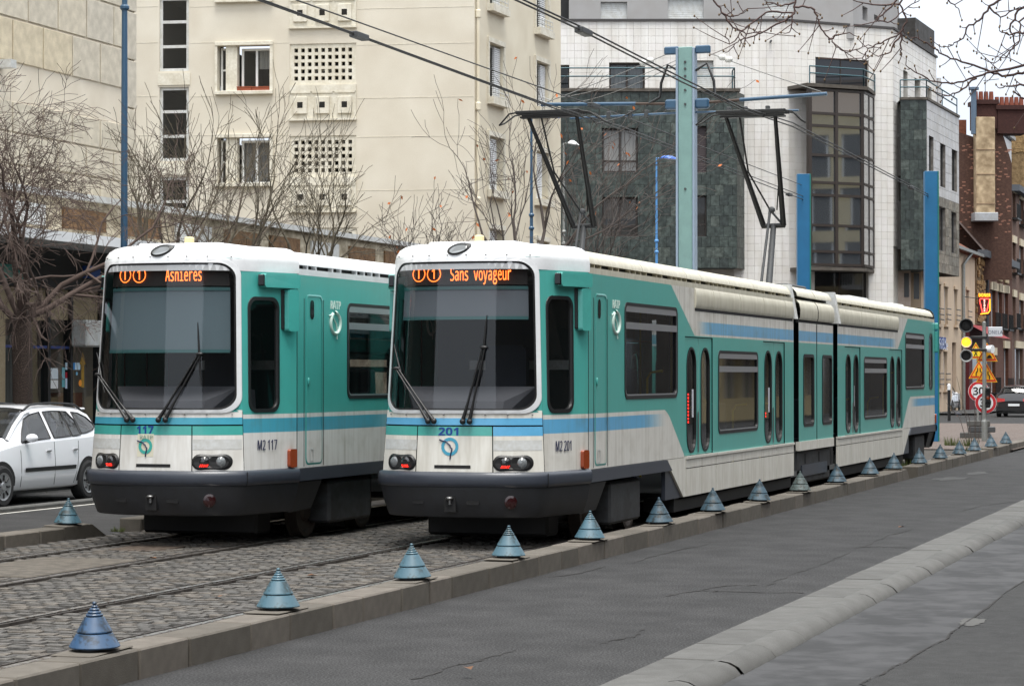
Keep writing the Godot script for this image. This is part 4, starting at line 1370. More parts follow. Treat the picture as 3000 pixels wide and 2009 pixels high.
func build_ground() -> void:
	flat("ground", -600, 600, 400, -900, -0.09, M.asphalt_mid)
	var road := flat("road", -7.12, -4.19, 60, -300, -0.05, M.asphalt)
	flat("side_road", -17.62, -13.92, 60, -62, -0.05, M.asphalt)
	# cracks in the road, thin ragged lines
	var lines := [[[1950, 1745], [1990, 1738], [2060, 1728], [2100, 1732], [2390, 1736]], [[2060, 1728], [2120, 1716], [2230, 1712]], [[1770, 1884], [1830, 1868], [1870, 1862], [1885, 1840]], [[2510, 1603], [2560, 1600], [2640, 1603], [2700, 1607]], [[2530, 1603], [2600, 1570], [2680, 1548]], [[2820, 1497], [2880, 1480], [3000, 1466]]]
	lines += [[[1210, 1990], [1330, 1950], [1420, 1930], [1540, 1895]], [[1840, 1650], [1990, 1610], [2090, 1590]], [[2240, 1720], [2300, 1690], [2420, 1650], [2500, 1610]], [[2890, 1435], [2940, 1440], [3000, 1446]], [[1600, 1690], [1700, 1678], [1790, 1652]], [[2100, 1870], [2180, 1820], [2300, 1780]]]
	for l in lines:
		var b := B.new()
		var pts := []
		for k in l.size() - 1:
			var a := on_ground(l[k][0], l[k][1], -0.046)
			var e := on_ground(l[k + 1][0], l[k + 1][1], -0.046)
			for i in 8:
				pts.append(a.lerp(e, i / 8.0) + Vector3(rng.randf_range(-0.03, 0.03), 0, rng.randf_range(-0.05, 0.05)))
		for k in pts.size() - 1:
			var w := rng.randf_range(0.008, 0.03)
			var o := Vector3(w * 0.35, 0, w)
			b.quad(pts[k] + o, pts[k + 1] + o, pts[k + 1] - o, pts[k] - o)
		obj("crack", b, M.crack, road)
	for q in [[2790, 1402, 70, 8], [2862, 1386, 55, 7]]:  # worn repair patches
		var b := B.new()
		var c := on_ground(q[0], q[1], -0.046)
		var poly := PackedVector2Array()
		for k in 14:
			var t := TAU * k / 14.0
			poly.append(Vector2(cos(t) * 0.35, sin(t) * 0.9) * rng.randf_range(0.45, 1.1))
		b.face(poly, func(p): return c + Vector3(p.x, 0, p.y))
		obj("repair_patch", b, M.asphalt_mid, road)
	# track bed: setts between the kerbs
	var bed := flat("track_bed", -13.62, -7.40, 60, -62, -0.022, M.joint)
	build_setts(bed)
	for x in [-8.05, -9.55, -11.30, -12.80]:
		var inner := -1.0 if x in [-8.05, -11.30] else 1.0
		var t := thing("tram_rail", "", "rail", "tram rails let into the setts")
		var far_side: String = {-8.05: "grooved steel tram rail right beside the cone kerb", -9.55: "grooved steel tram rail of the cone side track, away from its kerb", -11.30: "grooved steel rail of the second track, on the side facing the cone kerb", -12.80: "grooved steel tram rail nearest the white car's road"}[x]
		tag(t, far_side, "rail", "tram rails let into the setts")
		var b := B.new()
		b.box(Vector3(x - 0.03, -0.034, -62), Vector3(x + 0.03, 0.006, 30))
		obj("rail_head", b, M.rail, t)
		var g := B.new()
		g.box(Vector3(x + inner * 0.052 - 0.021, -0.034, -62), Vector3(x + inner * 0.052 + 0.021, -0.022, 30))
		obj("groove", g, M.rail_edge, t)
		var e := B.new()
		e.box(Vector3(x + inner * 0.085 - 0.011, -0.034, -62), Vector3(x + inner * 0.085 + 0.011, 0.004, 30))
		e.box(Vector3(x - inner * 0.044 - 0.013, -0.034, -62), Vector3(x - inner * 0.044 + 0.013, 0.002, 30))
		obj("rail_edge", e, M.rail_edge, t)
	# dividing kerb with the cones
	build_kerb("kerb", -7.43, -7.12, -9.0, -45.2, 0.0)
	build_kerb("kerb", -7.46, -7.14, -46.3, -57.4, 0.0)
	build_kerb("kerb", -7.52, -7.20, -58.4, -70.0, 0.0)
	build_kerb("side_kerb", -13.92, -13.62, -12.0, -25.75, 0.0)
	build_kerb("side_kerb", -13.92, -13.62, -26.45, -62.0, 0.0)
	# gutter slabs and rounded kerb of the right-hand pavement
	var gut := flat("gutter", -4.19, -3.40, 20, -120, -0.075, M.joint)
	var z := -8.0
	while z > -62.0:
		var len := rng.randf_range(0.92, 1.04)
		var b := B.new()
		b.box(Vector3(-4.19, -0.10, z - len + 0.014), Vector3(-3.735, -0.030 + rng.randf_range(-0.004, 0.004), z - 0.008), 0.006)
		obj("gutter_slab", b, [M.concrete_a, M.concrete_b][rng.randi() % 2], gut)
		z -= len
	z = -8.0
	while z > -62.0:
		var len := rng.randf_range(0.9, 1.05)
		var b := B.new()
		var rows := []
		var dx := rng.randf_range(-0.008, 0.008)
		var tilt := rng.randf_range(-0.006, 0.006)
		for k in 9:
			var t := PI * k / 8.0
			var x := -3.565 - cos(t) * 0.165 + dx
			var y := -0.05 + sin(t) * 0.125
			rows.append([Vector3(x, y + tilt, z - 0.006), Vector3(x, y + 0.006, z - 0.03), Vector3(x, y + 0.006, z - len + 0.03), Vector3(x, y - tilt, z - len + 0.006)])
		b.sheet(rows)
		obj("kerb_stone", b, [M.concrete_a, M.concrete_b][rng.randi() % 2], gut)
		z -= len
	var pav := flat("pavement", -3.42, 40, 60, -300, 0.0, M.asphalt_smooth)
	var r8 := func(p): return on_ground(1500 + 0.6405 * p[0], 1309 + 0.6405 * p[1], 0.005)
	for q in [[M.asphalt_dark, [[1600, 1080], [1660, 1052], [1700, 1040], [1745, 1005], [1800, 985], [1840, 955], [1870, 940], [1930, 905], [1990, 880], [2010, 850], [2040, 830], [2100, 790], [2200, 720], [2260, 665], [2342, 615], [2480, 540], [2700, 560], [2700, 1200], [2300, 1330], [1700, 1150]]], [M.concrete_b, [[2045, 800], [2090, 785], [2165, 790], [2160, 808], [2100, 822], [2055, 815]]]]:
		var poly := PackedVector2Array()
		for k in q[1].size():
			var a: Vector3 = r8.call(q[1][k])
			var e: Vector3 = r8.call(q[1][(k + 1) % q[1].size()])
			for i in 6:
				var p := a.lerp(e, i / 6.0)
				poly.append(Vector2(p.x, p.z) + Vector2(rng.randf_range(-0.02, 0.02), rng.randf_range(-0.03, 0.03)))
		var b := B.new()
		var yy := 0.009 if q[0] == M.concrete_b else 0.005
		b.face(poly, func(p): return Vector3(p.x, yy, p.y))
		obj("asphalt_patch", b, q[0], pav)
	var edge := B.new()  # ragged dark rim where the old asphalt breaks off
	var rim := [[1600, 1080], [1660, 1052], [1700, 1040], [1745, 1005], [1800, 985], [1840, 955], [1870, 940], [1930, 905], [1990, 880], [2010, 850], [2040, 830], [2100, 790], [2200, 720], [2260, 665], [2342, 615]]
	for k in rim.size() - 1:
		for i in 6:
			var a: Vector3 = r8.call(rim[k]).lerp(r8.call(rim[k + 1]), i / 6.0)
			var w := rng.randf_range(0.003, 0.012)
			var a2: Vector3 = r8.call(rim[k]).lerp(r8.call(rim[k + 1]), (i + 1) / 6.0)
			a2.x += rng.randf_range(-0.012, 0.012)
			a.y = 0.0095
			a2.y = 0.0095
			edge.quad(a + Vector3(-w, 0, -w), a2 + Vector3(-w, 0, -w), a2 + Vector3(w, 0, w), a + Vector3(w, 0, w))
	obj("broken_edge", edge, M.crack, pav)
	# far pavement on the left, its kerb and painted line
	flat("left_pavement", -60, -19.95, 60, -62, 0.06, M.asphalt_mid)
	flat("parking_strip", -19.95, -17.84, 60, -62, -0.04, M.asphalt_mid)
	var ln := flat("parking_edge", -17.84, -17.62, 60, -62, -0.045, M.joint)
	z = -20.0
	while z > -60.0:
		var b := B.new()
		b.box(Vector3(-17.83, -0.09, z - 0.99), Vector3(-17.66, 0.012, z), 0.02)
		obj("kerb_stone", b, M.concrete_b, ln)
		z -= 1.0
	var pl := B.new()
	pl.quad(Vector3(-17.52, -0.046, 20), Vector3(-17.44, -0.046, 20), Vector3(-17.44, -0.046, -62), Vector3(-17.52, -0.046, -62))
	obj("painted_line", pl, M.white_line, ln)
	z = -20.0
	while z > -60.0:
		var b := B.new()
		b.box(Vector3(-19.95, -0.09, z - 0.99), Vector3(-19.75, 0.075, z), 0.02)
		obj("kerb_stone", b, M.concrete_a, ln)
		z -= 1.0
	# square beyond the terminus, paved in reddish setts, then the crossing road
	flat("square", -40, -7.12, -62, -96, 0.004, M.plaza)
	flat("crossing_road", -60, -7.12, -96, -118, -0.045, M.asphalt)
	flat("far_pavement", -60, -15.4, -118, -220, 0.05, M.asphalt_mid)
	flat("far_road", -15.4, -4.19, -62, -300, -0.046, M.asphalt)

func build_kerb(called: String, x0: float, x1: float, z0: float, z1: float, y: float) -> void:
	var jb := B.new()
	jb.box(Vector3(x0 + 0.045, -0.10, z1 + 0.6), Vector3(x1 - 0.045, 0.095, z0 - 0.02))
	var k := struct(called, jb, M.joint)
	tag(k, {"kerb": "granite kerb carrying the row of cone bollards beside the road", "side_kerb": "granite kerb between the second track and the far road"}[called])
	var z := z0
	while z > z1 + 0.1:
		var len := minf(rng.randf_range(0.55, 1.02), z - z1)
		if z - len - z1 < 0.3: len = z - z1
		var b := B.new()
		var last := z - len <= z1 + 0.01
		var dx := rng.randf_range(-0.004, 0.004)
		var top := 0.145 + rng.randf_range(-0.004, 0.004)
		if last:  # slanted end stone
			b.prism(PackedVector2Array([Vector2(z, -0.09), Vector2(z, top), Vector2(z - len * 0.55, top), Vector2(z - len, -0.09)]), func(p): return Vector3(x0, p.y, p.x), func(p): return Vector3(x1, p.y, p.x))
		else:
			b.box(Vector3(x0 + dx, -0.12, z - len + 0.012), Vector3(x1 + dx, top, z - 0.008), 0.012)
		obj("kerb_stone", b, [M.kerb_a, M.kerb_b, M.kerb_c][rng.randi() % 3], k)
		z -= len

func build_setts(bed: Node3D) -> void:
	var shapes := []
	for k in 5:
		var b := B.new()
		var hx := 0.0735
		var hz := 0.0565
		var t := []
		var l := []
		for q in [[-1, -1], [1, -1], [1, 1], [-1, 1]]:
			l.append(Vector3(q[0] * hx * rng.randf_range(0.95, 1.06), -0.045, q[1] * hz * rng.randf_range(0.94, 1.06)))
			t.append(Vector3(q[0] * (hx - rng.randf_range(0.005, 0.013)), rng.randf_range(-0.005, 0.005), q[1] * (hz - rng.randf_range(0.004, 0.012))))
		var mid := Vector3(rng.randf_range(-0.015, 0.015), 0.003, rng.randf_range(-0.01, 0.01))
		for q in 4:
			var w := (q + 1) % 4
			b.tri(t[q], mid, t[w])
			b.quad(l[q], t[q], t[w], l[w])
		shapes.append(b)
	var meshes := []
	for s in shapes: meshes.append(s.mesh())
	var rest := [B.new(), B.new(), B.new(), B.new()]
	var row := 0
	var singles := 0
	var z := -12.6
	while z > -40.0:
		var x := -13.58 + 0.085 * (row % 2) + rng.randf_range(-0.02, 0.02)
		var under := z < -29.0
		while x < -7.42:
			var skip := under and x > -9.9 and false
			for r in [-8.05, -9.55, -11.30, -12.80]:
				if absf(x - r) < 0.17: skip = true
			# what the photograph shows: nothing of the bed under the cars beyond the first metres
			if z < -30.0 and (x > -10.0 or x < -10.9): skip = true
			if z > -14.0 - (-8.0 - x) * 1.9 + 1.5: skip = true
			if not skip:
				var k := rng.randi() % 5
				var m := rng.randi() % 4
				var tr := Transform3D(Basis(Vector3.UP, rng.randf_range(-0.10, 0.10)).scaled(Vector3(rng.randf_range(0.9, 1.03), 1.0, rng.randf_range(0.95, 1.04))), Vector3(x, rng.randf_range(-0.009, 0.003), z + 0.05 * sin(x * 2.1) + rng.randf_range(-0.01, 0.01)))
				if singles < 300 and z < -13.0 and x > -11.2:
					var o := MeshInstance3D.new()
					o.name = "sett"
					o.mesh = meshes[k]
					o.material_override = M.sett[m]
					bed.add_child(o, true)
					o.transform = tr
					singles += 1
				else:
					var src: B = shapes[k]
					var dst: B = rest[m]
					var nb := tr.basis.inverse().transposed()
					for i in src.v.size():
						dst.v.append(tr * src.v[i])
						dst.n.append((nb * src.n[i]).normalized())
						dst.uv.append(Vector2.ZERO)
						dst.c.append(Color.WHITE)
			x += 0.15
		row += 1
		z -= 0.116
	for m in 4:
		stuff(obj("setts", rest[m], M.sett[m], bed))
	# two darker concrete panels by the far track, a metal cover, litter
	for q in [[0.0, 705.0, 560.0, 680.0], ]:
		var b := B.new()
		var c := on_ground(90, 1662, 0.006)
		b.box(c + Vector3(-0.55, -0.03, -1.2), c + Vector3(0.55, 0.003, 1.0), 0.01)
		obj("concrete_panel", b, mat(S(100, 95, 88), 0.9, {"tex": M.t_sett, "scale": 0.9}), bed)
	var cv := B.new()
	var cc := on_ground(430, 1605, 0.004)
	cv.box(cc + Vector3(-0.3, -0.02, -0.35), cc + Vector3(0.3, 0.004, 0.35), 0.005)
	obj("metal_cover", cv, mat(S(84, 74, 66), 0.6, {"tex": M.t_rust, "scale": 1.5}), bed)
# ---------------------------------------------------------------- street furniture
func make_cone(at: Vector3, m: Material, label: String, turn: float) -> void:
	var t := thing("cone_bollard", label, "bollard", "cone bollards along the kerbs", at, turn)
	t.scale = Vector3(1.08, 0.92, 1.08)
	var b := B.new()
	b.lathe(Vector3.ZERO, [Vector2(0.0, 0.022), Vector2(0.120, 0.022), Vector2(0.148, 0.024), Vector2(0.150, 0.032), Vector2(0.107, 0.118), Vector2(0.100, 0.121)], 28)
	obj("cone_skirt", b, m, t)
	b = B.new()
	b.lathe(Vector3.ZERO, [Vector2(0.099, 0.126), Vector2(0.104, 0.129), Vector2(0.103, 0.136), Vector2(0.056, 0.232), Vector2(0.050, 0.235)], 28)
	obj("cone_body", b, m, t)
	b = B.new()
	var pr := [Vector2(0.048, 0.237)]
	for k in 4:
		var r := 0.050 - k * 0.0105
		var h := 0.238 + k * 0.019
		pr.append_array([Vector2(r, h + 0.002), Vector2(r + 0.001, h + 0.008), Vector2(r - 0.004, h + 0.015), Vector2(r - 0.012, h + 0.018)])
	pr.append_array([Vector2(0.013, 0.318), Vector2(0.0145, 0.326), Vector2(0.010, 0.334), Vector2(0.0, 0.337)])
	b.lathe(Vector3.ZERO, pr, 24)
	obj("ribbed_tip", b, m, t)
	b = B.new()
	b.lathe(Vector3.ZERO, [Vector2(0.098, 0.119), Vector2(0.098, 0.128)], 24)
	obj("dark_ring", b, M.rubber, t)
	b = B.new()
	b.lathe(Vector3.ZERO, [Vector2(0.0, 0.0), Vector2(0.105, 0.0), Vector2(0.105, 0.023)], 24)
	obj("foot", b, M.rubber, t)
	t.rotation.x = rng.randf_range(-0.03, 0.03)
	t.rotation.z = rng.randf_range(-0.03, 0.03)
	var pad := B.new()
	pad.box(Vector3(-0.15, -0.012, -0.26), Vector3(0.12, 0.001, 0.26), 0.006)
	var p := obj("mortar_pad", pad, M.kerb_a, t)
	p.rotation.y = -turn

func build_cones() -> void:
	var px := [[185, 1485], [628, 1393], [949, 1325], [1169, 1275], [1365, 1234], [1520, 1197], [1649, 1170], [1755, 1146], [1845, 1124], [1922, 1104], [1992, 1086], [2041, 1073], [2102, 1060], [2148, 1049], [2191, 1039], [2226, 1031], [2260, 1022], [2291, 1014]]
	var labels := {0: "bright blue cone bollard with brown scuffs, first of the kerb row", 1: "pale blue cone bollard with mossy foot, second of the kerb row", 8: "rusty brown patched cone bollard beside the middle of the tram", 11: "chipped blue cone bollard with pale scar near the kerb's first gap"}
	for k in px.size():
		var p := on_ground(px[k][0] * 1.28139, px[k][1] * 1.28139, 0.158)
		p.y = 0.158
		p.x = lerpf(p.x, -7.27, 0.7)
		var m: Material = M.cone_teal
		if k == 0: m = M.cone_blue
		elif k == 8: m = M.cone_rusty
		elif k >= 5: m = M.cone_dull
		make_cone(p, m, labels.get(k, "%s blue cone bollard, %s of the kerb row counted from the bright blue one" % ["pale" if k < 5 else "dull", ["", "", "third", "fourth", "fifth", "sixth", "seventh", "eighth", "", "tenth", "eleventh", "", "thirteenth", "fourteenth", "fifteenth", "sixteenth", "seventeenth", "last"][k]]), k * 1.7)
	make_cone(Vector3(-13.77, 0.158, -24.9), M.cone_teal, "greenish blue cone bollard by the far road, alone on its kerb", 0.4)
	var tuft := B.new()
	var tp0 := Vector3(-13.75, 0.0, -26.1)
	for k in 60:
		var a := rng.randf() * TAU
		var d := Vector3(cos(a), 0, sin(a)) * rng.randf_range(0.02, 0.09)
		tuft.tri(tp0 + d, tp0 + d + Vector3(0.008, 0, 0), tp0 + d * 1.5 + Vector3(0, rng.randf_range(0.03, 0.08), 0))
	tag(stuff(obj("grass_tuft", tuft, M.moss)), "small tuft of grass growing in the kerb gap", "grass")
	for q in [[915, 1687, "dry brown leaf lying on the setts beside a pale cone"], [1372, 1960, "dry leaf lying on the road asphalt beside the cone kerb"], [446, 1636, "dry leaf lying between the rails in front of tram 117"], [640, 1748, "dry leaf lying on setts between the two tracks"], [2640, 1545, "dry leaf lying in the concrete gutter beside the road"], [2230, 1928, "dry leaf on the worn pavement against the rounded kerb"]]:
		var lp := on_ground(q[0], q[1], 0.01 if q[0] < 2000 else 0.008)
		var lf := B.new()
		lf.tri(Vector3(-0.05, 0.004, 0), Vector3(0.0, 0.02, 0.035), Vector3(0.06, 0.006, 0.01))
		lf.tri(Vector3(-0.05, 0.004, 0), Vector3(0.06, 0.006, 0.01), Vector3(0.01, 0.018, -0.035))
		var leaf := obj("fallen_leaf", lf, M.dead_leaf)
		leaf.position = lp
		leaf.rotation.y = q[0]
		tag(leaf, q[2], "leaf", "fallen leaves")
	for q in [[-7.6, -47.6], [-7.62, -57.8], [-8.6, -64.9], [-9.2, -65.3]]:
		var w := B.new()
		var c := Vector3(q[0], 0.0, q[1])
		for k in 70:
			var a := rng.randf() * TAU
			var d := Vector3(cos(a), 0, sin(a)) * rng.randf_range(0.02, 0.22)
			w.tri(c + d, c + d + Vector3(0.02, 0, 0), c + d * 1.4 + Vector3(0, rng.randf_range(0.06, 0.28), 0))
		tag(stuff(obj("weeds", w, M.moss)), "weeds sprouting beside the kerb past the tram's rear end", "weeds", "weeds by the terminus kerb")

func lamp_post(called: String, label: String, at: Vector3, h: float, head: Vector3, m: Material, head_m: Material, r := 0.06) -> Node3D:
	var t := thing(called, label, "lamp post", "street lamps", at)
	var b := B.new()
	b.lathe(Vector3.ZERO, [Vector2(r * 1.9, 0), Vector2(r * 1.9, 0.5), Vector2(r * 1.25, 0.65), Vector2(r, h * 0.55), Vector2(r * 0.6, h)], 12)
	for y in [0.66, 0.70]:
		b.lathe(Vector3.UP * h * y, [Vector2(r * 1.0, -0.05), Vector2(r * 1.5, -0.02), Vector2(r * 1.5, 0.02), Vector2(r * 1.0, 0.05)], 12)
	obj("post", b, m, t)
	if head != Vector3.ZERO:
		b = B.new()
		var top := Vector3(0, h, 0)
		b.tube([top - Vector3(0, 0.1, 0), top, top + head * 0.25], r * 0.6, 8)
		obj("bracket", b, m, t)
		b = B.new()
		var dir := head.normalized()
		var sd := dir.cross(Vector3.UP)
		var rows := []
		for i in 9:
			var u := i / 8.0
			var r2 := []
			var wd := 0.02 + 0.17 * sin(PI * clampf(u * 0.92 + 0.06, 0, 1))
			for j in 9:
				var a := PI * j / 8.0
				r2.append(top + dir * (0.12 + u * head.length()) + sd * cos(a) * wd + Vector3.UP * (sin(a) * wd * 0.75 * (1.0 - u * 0.35) - u * 0.05))
			rows.append(r2)
		b.sheet(rows)
		var hd := obj("lamp_head", b, head_m, t)
		b = B.new()
		for i in 8:
			b.quad(rows[i][0], rows[i][8], rows[i + 1][8], rows[i + 1][0])
		obj("lens", b, M.clear_glass, hd)
	return t

func wire(pts: Array, r: float, label: String, m: Material = null, clamps := []) -> Node3D:
	var t := thing("overhead_wire", label, "wire", "overhead wires")
	var b := B.new()
	b.tube(pts, r, 5)
	obj("cable", b, m if m else M.wire, t)
	for c in clamps:
		var cb := B.new()
		cb.box(c - Vector3(0.06, 0.05, 0.22), c + Vector3(0.06, 0.03, 0.22), 0.01)
		obj("clamp", cb, M.panto_grey, t)
	return t
func sag(a: Vector3, e: Vector3, d: float, n := 10) -> Array:
	var p := []
	for k in n + 1:
		var t := float(k) / n
		p.append(a.lerp(e, t) - Vector3.UP * d * 4.0 * t * (1.0 - t))
	return p

func build_catenary() -> void:
	# centre mast
	var mz := -41.1
	var t := thing("catenary_mast", "pale green steel mast with blue arms between the two tracks", "mast", "", Vector3(-10.4, 0, mz))
	var b := B.new()
	b.box(Vector3(-0.15, 0, -0.08), Vector3(0.11, 7.72, 0.08), 0.012)
	obj("mast_column", b, M.mast_green, t)
	b = B.new()
	b.box(Vector3(0.111, 0, -0.12), Vector3(0.15, 7.70, 0.10), 0.006)
	b.box(Vector3(-0.19, 0, -0.12), Vector3(-0.151, 7.70, 0.10), 0.006)
	obj("mast_flange", b, M.mast_edge, t)
	for y in [7.45, 7.33, 7.2, 6.95, 6.7, 5.2, 3.4]:
		b = B.new()
		b.cyl(Vector3(-0.02, y, 0.07), Vector3(-0.02, y, 0.10), 0.022, 8)
		obj("bolt", b, M.panto_grey, t)
	for g in [[-1.0, 2.72], [1.0, 2.5]]:
		b = B.new()
		b.tube([Vector3(0.15 * g[0], 6.72, 0), Vector3(0.95 * g[0], 6.75, 0)], 0.026, 10, true)
		obj("arm_root", b, mat(S(70, 56, 48), 0.7), t)
		b = B.new()
		b.tube([Vector3(0.95 * g[0], 6.75, 0), Vector3(g[1] * g[0], 6.80, 0)], 0.034, 10, true)
		b.tube([Vector3(0.15 * g[0], 6.56, 0), Vector3(g[1] * 0.8 * g[0], 6.53, 0)], 0.02, 8, true)
		var arm := obj("bracket_arm", b, M.post_blue, t)
		b = B.new()
		b.tube([Vector3(0.15 * g[0], 7.3, 0), Vector3(0.36 * g[0], 7.42, 0), Vector3(0.48 * g[0], 7.1, 0), Vector3(0.50 * g[0], 6.85, 0), Vector3(0.75 * g[0], 6.72, 0)], 0.026, 7)
		b.tube([Vector3(0.9 * g[0], 6.66, 0), Vector3(1.2 * g[0], 6.5, 0.1), Vector3(1.6 * g[0], 6.38, 0.3), Vector3(1.7 * g[0], 6.5, 0.3)], 0.014, 6)
		obj("feeder_cable", b, M.rubber, t)
		b = B.new()
		b.tube(sag(Vector3(0.2 * g[0], 7.68, 0), Vector3((g[1] - 0.1) * g[0], 6.84, 0), 0.02), 0.008, 5)
		obj("stay", b, M.wire_pale, t)
		b = B.new()
		for q in [0.2, 0.25]:
			b.ball(Vector3(0.2 * g[0], 7.68, 0).lerp(Vector3((g[1] - 0.1) * g[0], 6.84, 0), q), Vector3(0.075, 0.06, 0.06), 10, 6)
		obj("insulator", b, M.porcelain, t)
		b = B.new()
		b.box(Vector3(minf(0.15 * g[0], 0.42 * g[0]), 7.60, -0.05), Vector3(maxf(0.15 * g[0], 0.42 * g[0]), 7.74, 0.05), 0.02)
		b.box(Vector3(minf(0.15 * g[0], 0.4 * g[0]), 6.62, -0.07), Vector3(maxf(0.15 * g[0], 0.4 * g[0]), 6.80, 0.07), 0.03)
		obj("bracket_plate", b, M.post_blue, t)
		for q in [0.75, 1.05, 1.45]:
			b = B.new()
			b.box(Vector3(q * g[0] - 0.035, 6.49, -0.05), Vector3(q * g[0] + 0.035, 6.63, 0.05), 0.01)
			obj("clamp", b, M.panto_grey, arm)
	# blue anchor masts at the end of the tracks
	for q in [[2355.0, 510.0, "tall flat blue anchor mast, its foot hidden by the tram's roof line", 71.0], [2729.0, 502.0, "tall flat blue anchor mast rising behind the tram's rear end", 69.0]]:
		var p := at_depth(q[0], q[1], q[3])
		var am := thing("anchor_mast", q[2], "mast", "blue anchor masts", Vector3(p.x, 0, p.z), deg_to_rad(YAW))
		b = B.new()
		b.box(Vector3(-0.20, 0, -0.13), Vector3(0.165, p.y, 0.13), 0.008)
		obj("mast_box", b, M.anchor_blue, am)
		b = B.new()
		b.box(Vector3(0.166, 0, -0.14), Vector3(0.205, p.y, 0.12), 0.004)
		obj("mast_flange", b, M.anchor_green, am)
	# contact and carrier wires
	var X1 := -12.05
	var X2 := -8.8
	var s1 := [on_x(756, 0, X1), on_x(1050, 106, X1), on_x(1620, 316, X1)]
	var far1 := at_depth(2355, 585, 71.0)
	var far1b := at_depth(2350, 542, 71.0)
	var far2 := at_depth(2722, 576, 69.0)
	var near := func(a: Vector3, e: Vector3): return a + (a - e).normalized() * 14.0
	wire([near.call(s1[0], s1[1])] + s1 + [Vector3(X1, 6.46, -42.5), far1], 0.013, "lower contact wire above the tram bound for Asnières", null, [on_x(1052, 103, X1), far1.lerp(Vector3(X1, 6.46, -42.5), 0.12)])
	wire([near.call(on_x(770, 0, X1), on_x(1060, 106, X1)), on_x(770, 0, X1), on_x(1060, 106, X1), on_x(1600, 304, X1), Vector3(X1 + 0.05, 6.50, -42.5), far1 + Vector3(0, 0.1, 0)], 0.012, "second contact wire running close beside the first, left-hand track")
	var s3 := [on_x(868, 0, X1), on_x(1000, 47, X1), on_x(1643, 277, X1), on_x(1745, 309, X1)]
	wire([near.call(s3[0], s3[1])] + s3 + [far1b], 0.011, "thin carrier wire above the left-hand track", M.wire, [on_x(1740, 308, X1)])
	var s2 := [on_x(1511, 0, X2), on_x(1705, 90, X2), on_x(2000, 241, X2), on_x(2165, 318, X2)]
	wire([near.call(s2[0], s2[1])] + s2 + [Vector3(X2 - 0.1, 6.45, -43.0), far2], 0.013, "lower contact wire above the tram marked Sans voyageur", null, [on_x(1710, 90, X2), far2.lerp(Vector3(X2, 6.45, -43), 0.2)])
	var s4 := [on_x(1535, 0, X2), on_x(1715, 84, X2), on_x(2010, 234, X2), on_x(2170, 312, X2)]
	wire([near.call(s4[0], s4[1])] + s4 + [Vector3(X2 - 0.1, 6.52, -43.0), far2 + Vector3(0, 0.06, 0)], 0.013, "upper contact wire above the tram marked Sans voyageur")
	wire(sag(at_depth(1643, 285, 60), at_depth(1985, 175, 43.5), 0.1), 0.007, "thin stay wire from the mast top to the cream apartment block", M.wire_pale)
	wire([at_depth(1665, 307, 60)] + sag(at_depth(1688, 300, 60), at_depth(1990, 183, 43.5), 0.1), 0.007, "lower stay wire from the mast top with a grey insulator", M.wire_pale)

func build_lamps() -> void:
	var p := on_x(362, 900, -19.5)
	lamp_post("street_lamp", "tall blue lamp post with ringed collars beside the weeping tree", Vector3(p.x, 0.05, p.z), 12.5, Vector3(0.9, 0.05, 0.2), M.post_blue, M.lamp_blue, 0.055)
	p = on_x(1557, 900, -19.5)
	var right := cam_basis.x
	lamp_post("street_lamp", "blue lamp post with blue head in front of the cream block's street side", Vector3(p.x, 0.05, p.z), 8.72, right * 0.62, M.post_blue, M.lamp_blue, 0.05)
	p = on_x(1924, 900, -19.5)
	lamp_post("street_lamp", "light blue lamp post with blue head in front of the dark green stone block", Vector3(p.x, 0.05, p.z), 8.72, right * 0.62, mat(S(84, 142, 200), 0.45), M.lamp_blue, 0.045)
	p = at_depth(1652, 900, 71)
	lamp_post("street_lamp", "white headed lamp on a thin pale pole at the cream block's far corner", Vector3(p.x, 0.05, p.z), 8.75, right * 0.34, M.galvanised, M.white_paint, 0.045)

